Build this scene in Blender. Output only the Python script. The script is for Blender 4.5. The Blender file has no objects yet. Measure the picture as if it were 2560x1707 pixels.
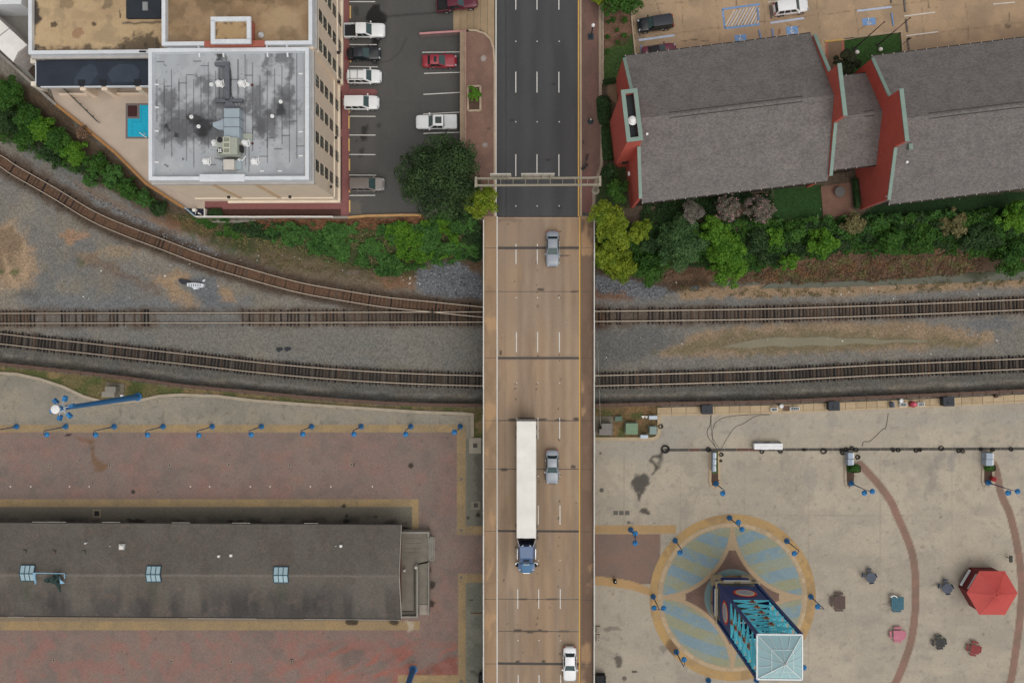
import bpy,bmesh,math,random
import numpy as np
from mathutils import Vector,Matrix
R=math.radians
rng=random.Random(7)
scene=bpy.context.scene
COL=scene.collection
CAM_H,FPX=119.0,1991.0
n_cam=Vector((45,8.5,-FPX)).normalized()
rot=n_cam.rotation_difference(Vector((0,0,-1))).to_matrix()
cam_data=bpy.data.cameras.new("camera")
cam=bpy.data.objects.new("camera",cam_data)
COL.objects.link(cam)
cam_data.sensor_width=36.0
cam_data.lens=36.0*FPX/2560.0
cam_data.clip_start=0.5
cam_data.clip_end=6000
cam.matrix_world=Matrix.Translation((0,0,CAM_H))@rot.to_4x4()
scene.camera=cam
SUN_EL,SUN_AZ=66.0,146.0
world=bpy.data.worlds.new("World")
scene.world=world
world.use_nodes=True
wn,wl=world.node_tree.nodes,world.node_tree.links
sky=wn.new("ShaderNodeTexSky")
sky.sky_type='NISHITA'
sky.sun_disc=False
sky.sun_elevation=R(SUN_EL)
sky.sun_rotation=R(SUN_AZ)
sky.air_density=1.0
sky.dust_density=4.0
sky.ozone_density=1.0
hsv=wn.new("ShaderNodeHueSaturation")
hsv.inputs["Saturation"].default_value=0.22
wl.new(sky.outputs[0],hsv.inputs["Color"])
wl.new(hsv.outputs[0],wn["Background"].inputs[0])
wn["Background"].inputs[1].default_value=0.125
sd=bpy.data.lights.new("sun",'SUN')
sd.energy=1.15
sd.angle=R(85)
sd.color=(1.0,0.95,0.87)
sun=bpy.data.objects.new("sun",sd)
COL.objects.link(sun)
sdir=Vector((math.sin(R(SUN_AZ))*math.cos(R(SUN_EL)),math.cos(R(SUN_AZ))*math.cos(R(SUN_EL)),math.sin(R(SUN_EL))))
sun.rotation_euler=sdir.to_track_quat('Z','Y').to_euler()
sun.location=(0,0,60)
scene.view_settings.view_transform='Standard'
scene.view_settings.look='None'
scene.view_settings.exposure=-0.3
scene.view_settings.gamma=1.0
scene.view_settings.use_curve_mapping=False
rotT=rot.transposed()
def P(u,v,z=0.0):
 """point of the world at height z that the photograph shows at pixel (u, v)"""
 d=rot@Vector((u-1280.0,-(v-853.5),-FPX))
 t=(CAM_H-z)/-d.z
 return Vector((d.x*t,d.y*t,z))
RT=np.array(rotT)
def Qn(x,y,z):
 p=np.stack([x,y,z-CAM_H],-1)@RT.T
 s=FPX/-p[...,2]
 return 1280.0+p[...,0]*s,853.5-p[...,1]*s
def xy(u,v,z):p=P(u,v,z);return(p.x,p.y)
def lin(c):c=c/255.0;return c/12.92 if c<=0.04045 else((c+0.055)/1.055)**2.4
def S(r,g,b,k=1.12,ds=.13):
 c=[lin(q)for q in(r,g,b)];y=.3*c[0]+.58*c[1]+.12*c[2]
 return tuple(min(.85,(q+(y-q)*ds)*k)for q in c)
MATS={}
def M(name,col,rough=.8,var=.18,scale=1.5,fine=.12,fscale=25.0,metal=0.0,spec=.3,bump=0.0,coords='pos',coat=0.0,stretch=None):
 if name in MATS:return MATS[name]
 m=bpy.data.materials.new(name);m.use_nodes=True
 N,L=m.node_tree.nodes,m.node_tree.links
 b=N["Principled BSDF"]
 b.inputs["Roughness"].default_value=rough
 b.inputs["Metallic"].default_value=metal
 b.inputs["Specular IOR Level"].default_value=spec
 b.inputs["Coat Weight"].default_value=coat
 if coords=='pos':
  g=N.new("ShaderNodeNewGeometry");src=g.outputs["Position"]
 else:
  g=N.new("ShaderNodeTexCoord");src=g.outputs["Object"]
 if stretch:
  mp=N.new("ShaderNodeMapping");mp.inputs["Scale"].default_value=stretch
  L.new(src,mp.inputs["Vector"]);src=mp.outputs[0]
 n1=N.new("ShaderNodeTexNoise");n1.inputs["Scale"].default_value=scale;n1.inputs["Detail"].default_value=5
 n2=N.new("ShaderNodeTexNoise");n2.inputs["Scale"].default_value=fscale;n2.inputs["Detail"].default_value=3
 L.new(src,n1.inputs["Vector"]);L.new(src,n2.inputs["Vector"])
 a1=N.new("ShaderNodeMath");a1.operation='MULTIPLY_ADD';a1.inputs[1].default_value=2.6*var;a1.inputs[2].default_value=1-1.3*var
 a2=N.new("ShaderNodeMath");a2.operation='MULTIPLY_ADD';a2.inputs[1].default_value=2.6*fine;a2.inputs[2].default_value=1-1.3*fine
 L.new(n1.outputs[0],a1.inputs[0]);L.new(n2.outputs[0],a2.inputs[0])
 mu=N.new("ShaderNodeMath");mu.operation='MULTIPLY'
 L.new(a1.outputs[0],mu.inputs[0]);L.new(a2.outputs[0],mu.inputs[1])
 vm=N.new("ShaderNodeVectorMath");vm.operation='SCALE';vm.inputs[0].default_value=col
 L.new(mu.outputs[0],vm.inputs["Scale"]);L.new(vm.outputs[0],b.inputs["Base Color"])
 if bump>0:
  bp=N.new("ShaderNodeBump");bp.inputs["Strength"].default_value=bump;bp.inputs["Distance"].default_value=.05
  L.new(n2.outputs[0],bp.inputs["Height"]);L.new(bp.outputs[0],b.inputs["Normal"])
 MATS[name]=m
 return m
def glass_dark(name,col=(.02,.03,.035),rough=.08,spec=.5):
 return M(name,col,rough=rough,var=.25,scale=2,fine=0,spec=spec)
def paint_mat(name,grain=.25,gscale=9.0,rough=.9,bump=.3,speck=0.0,brick=None,cell=0.0,cscale=3.0):
 """colour comes from the mesh's own 'col' map (soil, shade, stain and paint zones) times a fine grain"""
 if name in MATS:return MATS[name]
 m=bpy.data.materials.new(name);m.use_nodes=True
 N,L=m.node_tree.nodes,m.node_tree.links
 b=N["Principled BSDF"];b.inputs["Roughness"].default_value=rough;b.inputs["Specular IOR Level"].default_value=.2
 at=N.new("ShaderNodeAttribute");at.attribute_name="col"
 g=N.new("ShaderNodeNewGeometry")
 n1=N.new("ShaderNodeTexNoise");n1.inputs["Scale"].default_value=gscale;n1.inputs["Detail"].default_value=6;n1.inputs["Roughness"].default_value=.75
 L.new(g.outputs["Position"],n1.inputs["Vector"])
 a=N.new("ShaderNodeMath");a.operation='MULTIPLY_ADD';a.inputs[1].default_value=3*grain;a.inputs[2].default_value=1-1.5*grain
 L.new(n1.outputs[0],a.inputs[0]);fac=a.outputs[0]
 if cell>0:
  vo=N.new("ShaderNodeTexVoronoi");vo.inputs["Scale"].default_value=cscale
  L.new(g.outputs["Position"],vo.inputs["Vector"])
  sp=N.new("ShaderNodeSeparateColor");L.new(vo.outputs["Color"],sp.inputs[0])
  c=N.new("ShaderNodeMath");c.operation='MULTIPLY_ADD';c.inputs[1].default_value=2*cell;c.inputs[2].default_value=1-cell
  L.new(sp.outputs[0],c.inputs[0])
  mm=N.new("ShaderNodeMath");mm.operation='MULTIPLY';L.new(fac,mm.inputs[0]);L.new(c.outputs[0],mm.inputs[1]);fac=mm.outputs[0]
 if brick:
  bk=N.new("ShaderNodeTexBrick");bk.inputs["Scale"].default_value=brick
  bk.inputs["Color1"].default_value=(1.08,1.08,1.08,1);bk.inputs["Color2"].default_value=(.9,.9,.9,1);bk.inputs["Mortar"].default_value=(.72,.72,.72,1)
  bk.inputs["Mortar Size"].default_value=.025
  bk.offset=0.0
  L.new(g.outputs["Position"],bk.inputs["Vector"])
  mm=N.new("ShaderNodeVectorMath");mm.operation='MULTIPLY'
  L.new(at.outputs["Color"],mm.inputs[0]);L.new(bk.outputs["Color"],mm.inputs[1]);csrc=mm.outputs[0]
 else:csrc=at.outputs["Color"]
 vm=N.new("ShaderNodeVectorMath");vm.operation='SCALE'
 L.new(csrc,vm.inputs[0]);L.new(fac,vm.inputs["Scale"])
 out=vm.outputs[0]
 if speck>0:
  v2=N.new("ShaderNodeTexVoronoi");v2.inputs["Scale"].default_value=2.3
  L.new(g.outputs["Position"],v2.inputs["Vector"])
  lt=N.new("ShaderNodeMath");lt.operation='LESS_THAN';lt.inputs[1].default_value=.13
  L.new(v2.outputs["Distance"],lt.inputs[0])
  s2=N.new("ShaderNodeSeparateColor");L.new(v2.outputs["Color"],s2.inputs[0])
  gt=N.new("ShaderNodeMath");gt.operation='GREATER_THAN';gt.inputs[1].default_value=1-speck
  L.new(s2.outputs[1],gt.inputs[0])
  mu=N.new("ShaderNodeMath");mu.operation='MULTIPLY';L.new(lt.outputs[0],mu.inputs[0]);L.new(gt.outputs[0],mu.inputs[1])
  mx=N.new("ShaderNodeMix");mx.data_type='RGBA'
  L.new(mu.outputs[0],mx.inputs["Factor"]);L.new(out,mx.inputs[6]);mx.inputs[7].default_value=(.5,.48,.45,1)
  out=mx.outputs[2]
 L.new(out,b.inputs["Base Color"])
 if bump>0:
  bp=N.new("ShaderNodeBump");bp.inputs["Strength"].default_value=bump;bp.inputs["Distance"].default_value=.06
  L.new(n1.outputs[0],bp.inputs["Height"]);L.new(bp.outputs[0],b.inputs["Normal"])
 MATS[name]=m
 return m
def leaf_mat(name,c1,c2,trans=.15):
 if name in MATS:return MATS[name]
 m=bpy.data.materials.new(name);m.use_nodes=True
 N,L=m.node_tree.nodes,m.node_tree.links
 b=N["Principled BSDF"];b.inputs["Roughness"].default_value=.6;b.inputs["Specular IOR Level"].default_value=.25
 g=N.new("ShaderNodeNewGeometry")
 n1=N.new("ShaderNodeTexNoise");n1.inputs["Scale"].default_value=.55;n1.inputs["Detail"].default_value=3
 L.new(g.outputs["Position"],n1.inputs["Vector"])
 ad=N.new("ShaderNodeMath");ad.operation='MULTIPLY_ADD';ad.inputs[1].default_value=.55
 L.new(g.outputs["Random Per Island"],ad.inputs[0])
 s=N.new("ShaderNodeMath");s.operation='MULTIPLY_ADD';s.inputs[1].default_value=1.6;s.inputs[2].default_value=-.58
 L.new(n1.outputs[0],s.inputs[0]);L.new(s.outputs[0],ad.inputs[2])
 ad.use_clamp=True
 mx=N.new("ShaderNodeMix");mx.data_type='RGBA'
 L.new(ad.outputs[0],mx.inputs["Factor"]);mx.inputs[6].default_value=(*c1,1);mx.inputs[7].default_value=(*c2,1)
 L.new(mx.outputs[2],b.inputs["Base Color"])
 if trans>0:
  tr=N.new("ShaderNodeBsdfTranslucent");L.new(mx.outputs[2],tr.inputs[0])
  ms=N.new("ShaderNodeMixShader");ms.inputs[0].default_value=trans
  L.new(b.outputs[0],ms.inputs[1]);L.new(tr.outputs[0],ms.inputs[2])
  L.new(ms.outputs[0],N["Material Output"].inputs[0])
 MATS[name]=m
 return m
def tag(o,label=None,cat=None,group=None,kind=None):
 if label:o["label"]=label
 if cat:o["category"]=cat
 if group:o["group"]=group
 if kind:o["kind"]=kind
 return o
def thing(name,label,cat,loc=(0,0,0),rz=0.0,group=None):
 o=bpy.data.objects.new(name,None);COL.objects.link(o)
 o.empty_display_size=.3
 o.location=loc;o.rotation_euler=(0,0,rz)
 return tag(o,label,cat,group)
def copy_tree(o,parent=None):
 c=o.copy();COL.objects.link(c)
 if parent is not None:c.parent=parent
 for ch in list(o.children):copy_tree(ch,c)
 return c
class MB:
 def __init__(s):s.v=[];s.f=[];s.m=[]
 def add(s,vs,fs,mi=0):
  k=len(s.v);s.v+=[tuple(p)for p in vs]
  for f in fs:s.f.append(tuple(i+k for i in f));s.m.append(mi)
  return s
 def box(s,x0,y0,z0,x1,y1,z1,mi=0):
  return s.add([(x0,y0,z0),(x1,y0,z0),(x1,y1,z0),(x0,y1,z0),(x0,y0,z1),(x1,y0,z1),(x1,y1,z1),(x0,y1,z1)],[(3,2,1,0),(4,5,6,7),(0,1,5,4),(1,2,6,5),(2,3,7,6),(3,0,4,7)],mi)
 def cbox(s,c,lx,ly,lz,mi=0,a=0.0,taper=1.0):
  """box standing on c, turned by a"""
  ca,sa=math.cos(a),math.sin(a);vs=[]
  for z,t in((0,1),(lz,taper)):
   for sx,sy in((-1,-1),(1,-1),(1,1),(-1,1)):
    x,y=sx*lx/2*t,sy*ly/2*t
    vs.append((c[0]+x*ca-y*sa,c[1]+x*sa+y*ca,c[2]+z))
  return s.add(vs,[(3,2,1,0),(4,5,6,7),(0,1,5,4),(1,2,6,5),(2,3,7,6),(3,0,4,7)],mi)
 def prism(s,pts,z0,z1,mi=0,cap0=True):
  a=sum(pts[i][0]*pts[(i+1)%len(pts)][1]-pts[(i+1)%len(pts)][0]*pts[i][1]for i in range(len(pts)))
  if a<0:pts=pts[::-1]
  n=len(pts)
  vs=[(p[0],p[1],z0)for p in pts]+[(p[0],p[1],z1)for p in pts]
  fs=[tuple(range(n,2*n))]+[(i,(i+1)%n,n+(i+1)%n,n+i)for i in range(n)]
  if cap0:fs.append(tuple(range(n-1,-1,-1)))
  return s.add(vs,fs,mi)
 def sheet(s,pts,mi=0):
  pts=[tuple(p)for p in pts]
  a=sum(pts[i][0]*pts[(i+1)%len(pts)][1]-pts[(i+1)%len(pts)][0]*pts[i][1]for i in range(len(pts)))
  if a<0:pts=pts[::-1]
  return s.add(pts,[tuple(range(len(pts)))],mi)
 def beam(s,p,q,w,h,mi=0,up=(0,0,1)):
  p,q=Vector(p),Vector(q);d=(q-p).normalized();up=Vector(up)
  if abs(d.dot(up))>.98:up=Vector((1,0,0))
  a=d.cross(up).normalized()*w/2;b=a.cross(d).normalized()*h/2
  vs=[p-a-b,p+a-b,p+a+b,p-a+b,q-a-b,q+a-b,q+a+b,q-a+b]
  return s.add(vs,[(0,1,2,3),(7,6,5,4),(0,4,5,1),(1,5,6,2),(2,6,7,3),(3,7,4,0)],mi)
 def tube(s,p,q,r0,r1=None,n=8,mi=0):
  p,q=Vector(p),Vector(q);r1=r0 if r1 is None else r1
  d=(q-p).normalized();up=Vector((0,0,1))if abs(d.z)<.95 else Vector((1,0,0))
  a=d.cross(up).normalized();b=d.cross(a).normalized();vs=[]
  for c,r in((p,r0),(q,r1)):
   for i in range(n):
    t=2*math.pi*i/n;vs.append(c+a*(r*math.cos(t))+b*(r*math.sin(t)))
  fs=[(i,(i+1)%n,n+(i+1)%n,n+i)for i in range(n)]+[tuple(range(n))[::-1],tuple(range(n,2*n))]
  return s.add(vs,[f[::-1]for f in fs],mi)
 def lathe(s,c,prof,n=16,mi=0):
  vs=[]
  for r,z in prof:
   for i in range(n):
    t=2*math.pi*i/n;vs.append((c[0]+r*math.cos(t),c[1]+r*math.sin(t),c[2]+z))
  fs=[]
  for k in range(len(prof)-1):
   for i in range(n):
    fs.append((k*n+i,k*n+(i+1)%n,(k+1)*n+(i+1)%n,(k+1)*n+i))
  fs+=[tuple(range(n))[::-1],tuple(range((len(prof)-1)*n,len(prof)*n))]
  return s.add(vs,fs,mi)
 def ribbon(s,pts,w,z0,z1,mi=0,closed=False):
  """wall or band of width w along a polyline"""
  pts=[Vector((p[0],p[1]))for p in pts];n=len(pts);Lp,Rp=[],[]
  for i in range(n):
   if closed:a,b=pts[i-1],pts[(i+1)%n]
   else:a,b=pts[max(i-1,0)],pts[min(i+1,n-1)]
   d1=(pts[i]-a);d2=(b-pts[i])
   d1=d1.normalized()if d1.length>1e-6 else d2.normalized()
   d2=d2.normalized()if d2.length>1e-6 else d1
   t=(d1+d2).normalized();nn=Vector((-t.y,t.x));k=w/2/max(.45,nn.dot(Vector((-d1.y,d1.x))))
   Lp.append(pts[i]+nn*k);Rp.append(pts[i]-nn*k)
  segs=n if closed else n-1
  vs=[(p.x,p.y,z1)for p in Lp]+[(p.x,p.y,z1)for p in Rp]+[(p.x,p.y,z0)for p in Lp]+[(p.x,p.y,z0)for p in Rp]
  fs=[]
  for i in range(segs):
   j=(i+1)%n
   fs+=[(i,n+i,n+j,j),(i,j,2*n+j,2*n+i),(n+i,3*n+i,3*n+j,n+j)]
  if not closed:fs+=[(0,2*n,3*n,n),(n-1,2*n-1,4*n-1,3*n-1)]
  return s.add(vs,fs,mi)
 def mesh(s,name,mats,smooth=False):
  me=bpy.data.meshes.new(name);me.from_pydata(s.v,[],s.f)
  for m in(mats if isinstance(mats,(list,tuple))else[mats]):me.materials.append(m)
  me.polygons.foreach_set("material_index",s.m)
  if smooth:me.polygons.foreach_set("use_smooth",[True]*len(s.f))
  me.update();return me
 def build(s,name,mats,parent=None,local=False,smooth=False,bevel=0.0,off=None):
  """world coordinates are made relative to the parent's (unrotated) place unless local"""
  if off is None:
   if parent is not None and not local:
    o_=Vector((0,0,0));p=parent
    while p is not None:o_+=p.location;p=p.parent
   elif parent is None and not local:
    a=np.array(s.v);o_=Vector(((a[:,0].min()+a[:,0].max())/2,(a[:,1].min()+a[:,1].max())/2,a[:,2].min()))
   else:o_=Vector((0,0,0))
  else:o_=Vector(off)
  s.v=[(p[0]-o_.x,p[1]-o_.y,p[2]-o_.z)for p in s.v]
  o=bpy.data.objects.new(name,s.mesh(name,mats,smooth));COL.objects.link(o)
  if parent is not None:o.parent=parent
  elif not local:o.location=o_
  if bevel>0:
   bv=o.modifiers.new("bevel",'BEVEL');bv.width=bevel;bv.segments=2;bv.limit_method='ANGLE'
  return o
def place(mesh,name,parent,loc=(0,0,0),rz=0.0,sc=(1,1,1)):
 o=bpy.data.objects.new(name,mesh);COL.objects.link(o)
 if parent is not None:o.parent=parent
 o.location=loc;o.rotation_euler=(0,0,rz);o.scale=sc
 return o
def vnoise(x,y,seed=0,octv=4):
 r=np.random.RandomState(seed);T=r.rand(256,256);out=np.zeros_like(x);amp,tot=1.0,0.0
 for o in range(octv):
  xi,yi=np.floor(x).astype(int),np.floor(y).astype(int);fx,fy=x-xi,y-yi
  fx=fx*fx*(3-2*fx);fy=fy*fy*(3-2*fy)
  a,b=T[xi&255,yi&255],T[(xi+1)&255,yi&255];c,d=T[xi&255,(yi+1)&255],T[(xi+1)&255,(yi+1)&255]
  out+=amp*((a*(1-fx)+b*fx)*(1-fy)+(c*(1-fx)+d*fx)*fy);tot+=amp
  amp*=.5;x=x*2.03+17.3;y=y*2.03+5.1
 return out/tot
def seg_dist(U,V,pts,closed=False):
 D=np.full(U.shape,1e9);n=len(pts)
 for i in range(n if closed else n-1):
  ax,ay=pts[i];bx,by=pts[(i+1)%n];dx,dy=bx-ax,by-ay
  t=np.clip(((U-ax)*dx+(V-ay)*dy)/max(dx*dx+dy*dy,1e-9),0,1)
  D=np.minimum(D,(U-ax-t*dx)**2+(V-ay-t*dy)**2)
 return np.sqrt(D)
def inside(U,V,pts):
 c=np.zeros(U.shape,bool);n=len(pts)
 for i in range(n):
  ax,ay=pts[i];bx,by=pts[(i+1)%n]
  if ay==by:continue
  k=((ay>V)!=(by>V))&(U<(bx-ax)*(V-ay)/(by-ay)+ax);c^=k
 return c
def sm(x):x=np.clip(x,0,1);return x*x*(3-2*x)
class Paint:
 def __init__(s,U,V,base,seed=1):
  s.U,s.V=U,V;s.c=np.empty(U.shape+(3,));s.c[:]=S(*base);s.seed=seed
 def wob(s,w):
  s.seed+=1
  if w<=0:return s.U,s.V
  return(s.U+(vnoise(s.U/24,s.V/24,s.seed)-.5)*3.6*w,s.V+(vnoise(s.U/24+50,s.V/24+9,s.seed)-.5)*3.6*w)
 def put(s,m,col,amt=1.0):
  m=(m*amt)[...,None];s.c=s.c*(1-m)+np.array(S(*col))*m;return s
 def noise(s,col,sc=60,th=.5,soft=.12,amt=.7,sx=1.0,sy=1.0,rot=0.0,mask=None):
  s.seed+=1;ca,sa=math.cos(rot),math.sin(rot)
  x=(s.U*ca+s.V*sa)*sx/sc;y=(-s.U*sa+s.V*ca)*sy/sc
  m=sm((vnoise(x,y,s.seed)-th)/soft+.5)
  if mask is not None:m=m*mask
  return s.put(m,col,amt)
 def polymask(s,pts,soft=3,wob=0):
  U,V=s.wob(wob);d=seg_dist(U,V,pts,True);d=np.where(inside(U,V,pts),d,-d)
  if wob>=4:d=d+(vnoise(s.U/8,s.V/8,s.seed+90,3)-.5)*wob*2.6
  return sm(.5+d/max(soft,.01)/2)
 def poly(s,pts,col,soft=3,amt=1.0,wob=0):return s.put(s.polymask(pts,soft,wob),col,amt)
 def rect(s,a,b,c,d,col,soft=1,amt=1.0,wob=0):
  U,V=s.wob(wob);e=np.minimum(np.minimum(U-a,c-U),np.minimum(V-b,d-V))
  return s.put(sm(.5+e/max(soft,.01)/2),col,amt)
 def line(s,pts,w,col,soft=3,amt=1.0,wob=0):
  U,V=s.wob(wob);return s.put(sm(.5+(w/2-seg_dist(U,V,pts))/max(soft,.01)/2),col,amt)
 def blob(s,u,v,ru,rv,col,amt=1.0,wob=4,soft=.35):
  U,V=s.wob(wob);r=np.sqrt(((U-u)/ru)**2+((V-v)/rv)**2)
  if wob>2:r=r+(vnoise(s.U/7,s.V/7,s.seed+91,3)-.5)*.9
  return s.put(sm((1-r)/soft+.5),col,amt)
def colour_attr(me,c):
 a=me.color_attributes.new("col",'FLOAT_COLOR','POINT')
 c=c.reshape(-1,3);a.data.foreach_set("color",np.concatenate([c,np.ones((len(c),1))],1).astype(np.float32).ravel())
def grid_mesh(name,X,Y,Z,mat,col=None,keep=None):
 ny,nx=X.shape;me=bpy.data.meshes.new(name)
 idx=np.arange(nx*ny).reshape(ny,nx)
 F=np.stack([idx[:-1,:-1],idx[:-1,1:],idx[1:,1:],idx[1:,:-1]],-1).reshape(-1,4)
 if Y[0,0]>Y[-1,0]:F=F[:,::-1]
 if keep is not None:F=F[keep[:-1,:-1].ravel()]
 me.vertices.add(nx*ny);me.vertices.foreach_set("co",np.stack([X,Y,Z],-1).astype(np.float32).ravel())
 me.loops.add(F.size);me.loops.foreach_set("vertex_index",F.astype(np.int32).ravel())
 me.polygons.add(len(F));me.polygons.foreach_set("loop_start",np.arange(0,F.size,4,dtype=np.int32));me.polygons.foreach_set("loop_total",np.full(len(F),4,np.int32))
 me.materials.append(mat);me.update(calc_edges=True)
 if col is not None:colour_attr(me,col)
 return me
def painted_sheet(name,u0,v0,u1,v1,z,step,base,mat,fn,seed=1,clip=None,parent=None,kind='structure'):
 us=np.linspace(u0,u1,max(2,int((u1-u0)/step)+1));vs=np.linspace(v0,v1,max(2,int((v1-v0)/step)+1))
 U,V=np.meshgrid(us,vs)
 d=np.stack([U-1280.0,-(V-853.5),np.full(U.shape,-FPX)],-1)@np.array(rot).T
 t=(CAM_H-z)/-d[...,2];X,Y=d[...,0]*t,d[...,1]*t
 p=Paint(U,V,base,seed);fn(p)
 keep=inside(U,V,clip)if clip else None
 o=bpy.data.objects.new(name,grid_mesh(name,X,Y,np.full(U.shape,float(z)),mat,p.c,keep));COL.objects.link(o)
 if kind:o["kind"]=kind
 if parent is not None:o.parent=parent;o.location=-parent.location
 return o
def flat(name,pts,z,mat,parent=None,kind=None):
 b=MB().sheet([P(u,v,z)for u,v in pts]);o=b.build(name,mat,parent)
 if kind:o["kind"]=kind
 return o
# === terrain
ZL,ZP,ZRD=6.0,7.8,8.0
ZPL=0.12
LEFT_PX=[(-900,-700),(-900,-560),(0,132),(75,203),(140,262),(290,385),(365,460),(460,520),(490,541),(870,542),(915,539),(1055,539),(1105,514),(1172,506),(1172,82),(1214,90),(1240,125),(1240,-700)]
RIGHT_PX=[(1470,556),(1470,-700),(3600,-700),(3600,505),(2560,528),(2300,540),(1900,548),(1600,556)]
ROAD_PX=[(1166,545),(1166,84),(1212,92),(1236,125),(1236,-700),(1500,-700),(1500,545)]
LEFT_W=[xy(u,v,ZL)for u,v in LEFT_PX];RIGHT_W=[xy(u,v,ZP)for u,v in RIGHT_PX];ROAD_W=[xy(u,v,ZRD)for u,v in ROAD_PX]
TRA_W=[xy(u,v,0)for u,v in[(-60,375),(0,402),(38,427),(136,483),(229,539),(310,575),(408,612),(517,653),(640,690),(749,719),(858,739),(967,756),(1076,767),(1205,780)]];TRC_W=[xy(u,v,0)for u,v in[(1205,790),(1487,791),(1700,788),(1920,785),(2192,776),(2560,761),(2660,757)]]
def terrain_z(X,Y):
 X,Y=np.atleast_1d(np.asarray(X,float)),np.atleast_1d(np.asarray(Y,float));Z=np.zeros(X.shape)
 for poly,z,w,drop in((LEFT_W,ZL-.12,7.0,1.3),(RIGHT_W,ZP-.1,8.2,.3),(ROAD_W,ZRD-.35,7.2,.6)):
  i=inside(X,Y,poly);d=seg_dist(X,Y,poly,True)
  out=(z-drop)*sm(1-d/w)
  near=z-drop*np.clip(d/.6,0,1)
  out=np.where(d<.6,np.maximum(out,near),out)
  Z=np.maximum(Z,np.where(i,z,out))
 lf=inside(X,Y,LEFT_W)&~inside(X,Y,ROAD_W);Z=np.where(lf,ZL-.12,Z)
 td=np.minimum(seg_dist(X,Y,TRA_W),seg_dist(X,Y,TRC_W));Z=np.where(Z<ZL-.2,Z*sm((td-2.2)/3.0),Z)
 bump_=(vnoise(X/2.3+40,Y/2.3+40,5,3)-.5)
 slope=(Z>.15)&(Z<ZP-.35)&~lf
 return Z+bump_*np.where(slope,.5,.0)
def tz(x,y):return float(terrain_z(x,y)[0])
xs=np.arange(-150,150.01,.36);ys=np.arange(-110,110.01,.36)
X,Y=np.meshgrid(xs,ys);Z=terrain_z(X.ravel(),Y.ravel()).reshape(X.shape)
U,V=Qn(X,Y,Z)
TRA=[(-60,375),(0,402),(38,427),(136,483),(229,539),(310,575),(408,612),(517,653),(640,690),(749,719),(858,739),(967,756),(1076,767),(1205,780),(1330,789),(1500,794)]
TRB=[(-80,796),(0,796),(320,795),(640,794.3),(850,793.5),(1048,793),(1205,792.4),(1350,792),(1487,791),(1700,788.5),(1920,784.8),(2056,781),(2192,776.5),(2376,769.5),(2560,761.5),(2660,757)]
TRD=[(-80,839),(0,846.7),(95,857.5),(190,867.3),(272,876.5),(408,891.5),(524,904.5),(640,917.8),(776,930.5),(912,940.3),(1048,947),(1206,951.6),(1346,952.5),(1487,951.5),(1688,946.5),(1920,939.3),(2056,932.5),(2192,925.3),(2376,917.3),(2560,909.3),(2660,904.5)]
FEN=[(-80,900),(0,910),(163,927),(327,946),(463,965),(640,981),(776,994),(912,1004),(1048,1011),(1206,1013.5),(1340,1014.5),(1487,1013),(1688,1008.5),(1920,1004),(2056,998.5),(2192,993),(2383,985),(2560,976.5),(2660,972)]
p=Paint(U,V,(120,116,108),3)
p.noise((138,128,112),130,.52,.2,.6);p.noise((104,105,104),90,.5,.2,.6);p.noise((126,116,98),40,.58,.2,.5)
p.poly([(560,812),(1206,806),(1206,935),(900,922),(520,880),(250,838),(300,815)],(112,110,103),18,.7,8)
p.poly([(60,735),(380,745),(620,752),(610,812),(380,806),(200,800),(60,770)],(108,111,113),14,.75,8)
p.poly([(470,690),(545,690),(560,740),(590,780),(520,760),(480,740)],(98,102,106),8,.85,5)
p.poly([(360,690),(420,690),(465,735),(500,770),(470,775),(400,720)],(158,128,92),7,.7,7)
p.poly([(410,688),(470,672),(478,694),(430,702)],(163,132,95),7,.7,7)
p.poly([(545,705),(575,722),(595,752),(550,758)],(158,126,88),7,.6,6)
p.blob(185,593,36,16,(168,122,82),.55,10);p.blob(215,645,28,18,(160,132,96),.45,10);p.blob(300,630,46,14,(150,128,100),.6,9)
p.poly([(-40,545),(30,550),(75,605),(95,665),(80,712),(30,722),(-40,720)],(158,130,98),14,.75,10)
p.poly([(-40,590),(25,575),(60,610),(40,650),(20,690),(-40,700)],(118,98,76),10,.7,10)
p.line([(12,640),(22,690),(40,716)],9,(178,150,116),6,.7,4);p.line([(60,610),(66,660),(60,700)],8,(174,146,110),6,.6,4)
p.poly([(190,632),(260,645),(330,690),(400,720),(395,738),(330,705),(250,672),(195,660)],(110,92,78),10,.7,9)
p.blob(200,655,14,10,(80,84,52),.6,5);p.blob(37,683,9,7,(74,88,44),.7,3);p.blob(2,680,8,8,(74,92,44),.7,3)
p.blob(70,735,36,14,(84,82,76),.5,8)
p.poly([(-100,150),(100,225),(290,388),(365,462),(470,530),(700,548),(1055,548),(1120,520),(1210,540),(1210,700),(1000,700),(700,655),(520,590),(400,545),(260,470),(100,370),(-100,300)],(88,72,54),8,.95,6)
p.noise((108,84,58),40,.54,.16,.6,mask=p.polymask([(400,480),(1210,540),(1210,700),(640,660),(400,580)],10))
p.poly([(430,530),(520,556),(700,560),(1000,560),(1200,570),(1200,640),(1000,690),(700,665),(560,610),(450,565)],(58,74,36),16,.8,14)
p.poly([(650,548),(1060,545),(1060,566),(900,575),(700,562)],(104,62,42),6,.85,6)
p.blob(430,560,60,14,(128,84,56),.6,10);p.blob(505,575,40,14,(122,84,56),.5,9)
p.poly([(-60,345),(60,395),(200,470),(330,540),(480,600),(560,640),(600,665),(480,640),(330,575),(200,505),(60,420),(-60,370)],(112,105,98),8,.85,6)
p.poly([(150,445),(330,535),(470,590),(560,645),(520,640),(400,588),(250,515)],(118,120,120),7,.85,6)
p.poly([(160,430),(230,470),(320,520),(420,555),(500,590),(440,588),(330,540),(220,490)],(124,98,76),8,.6,8)
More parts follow.
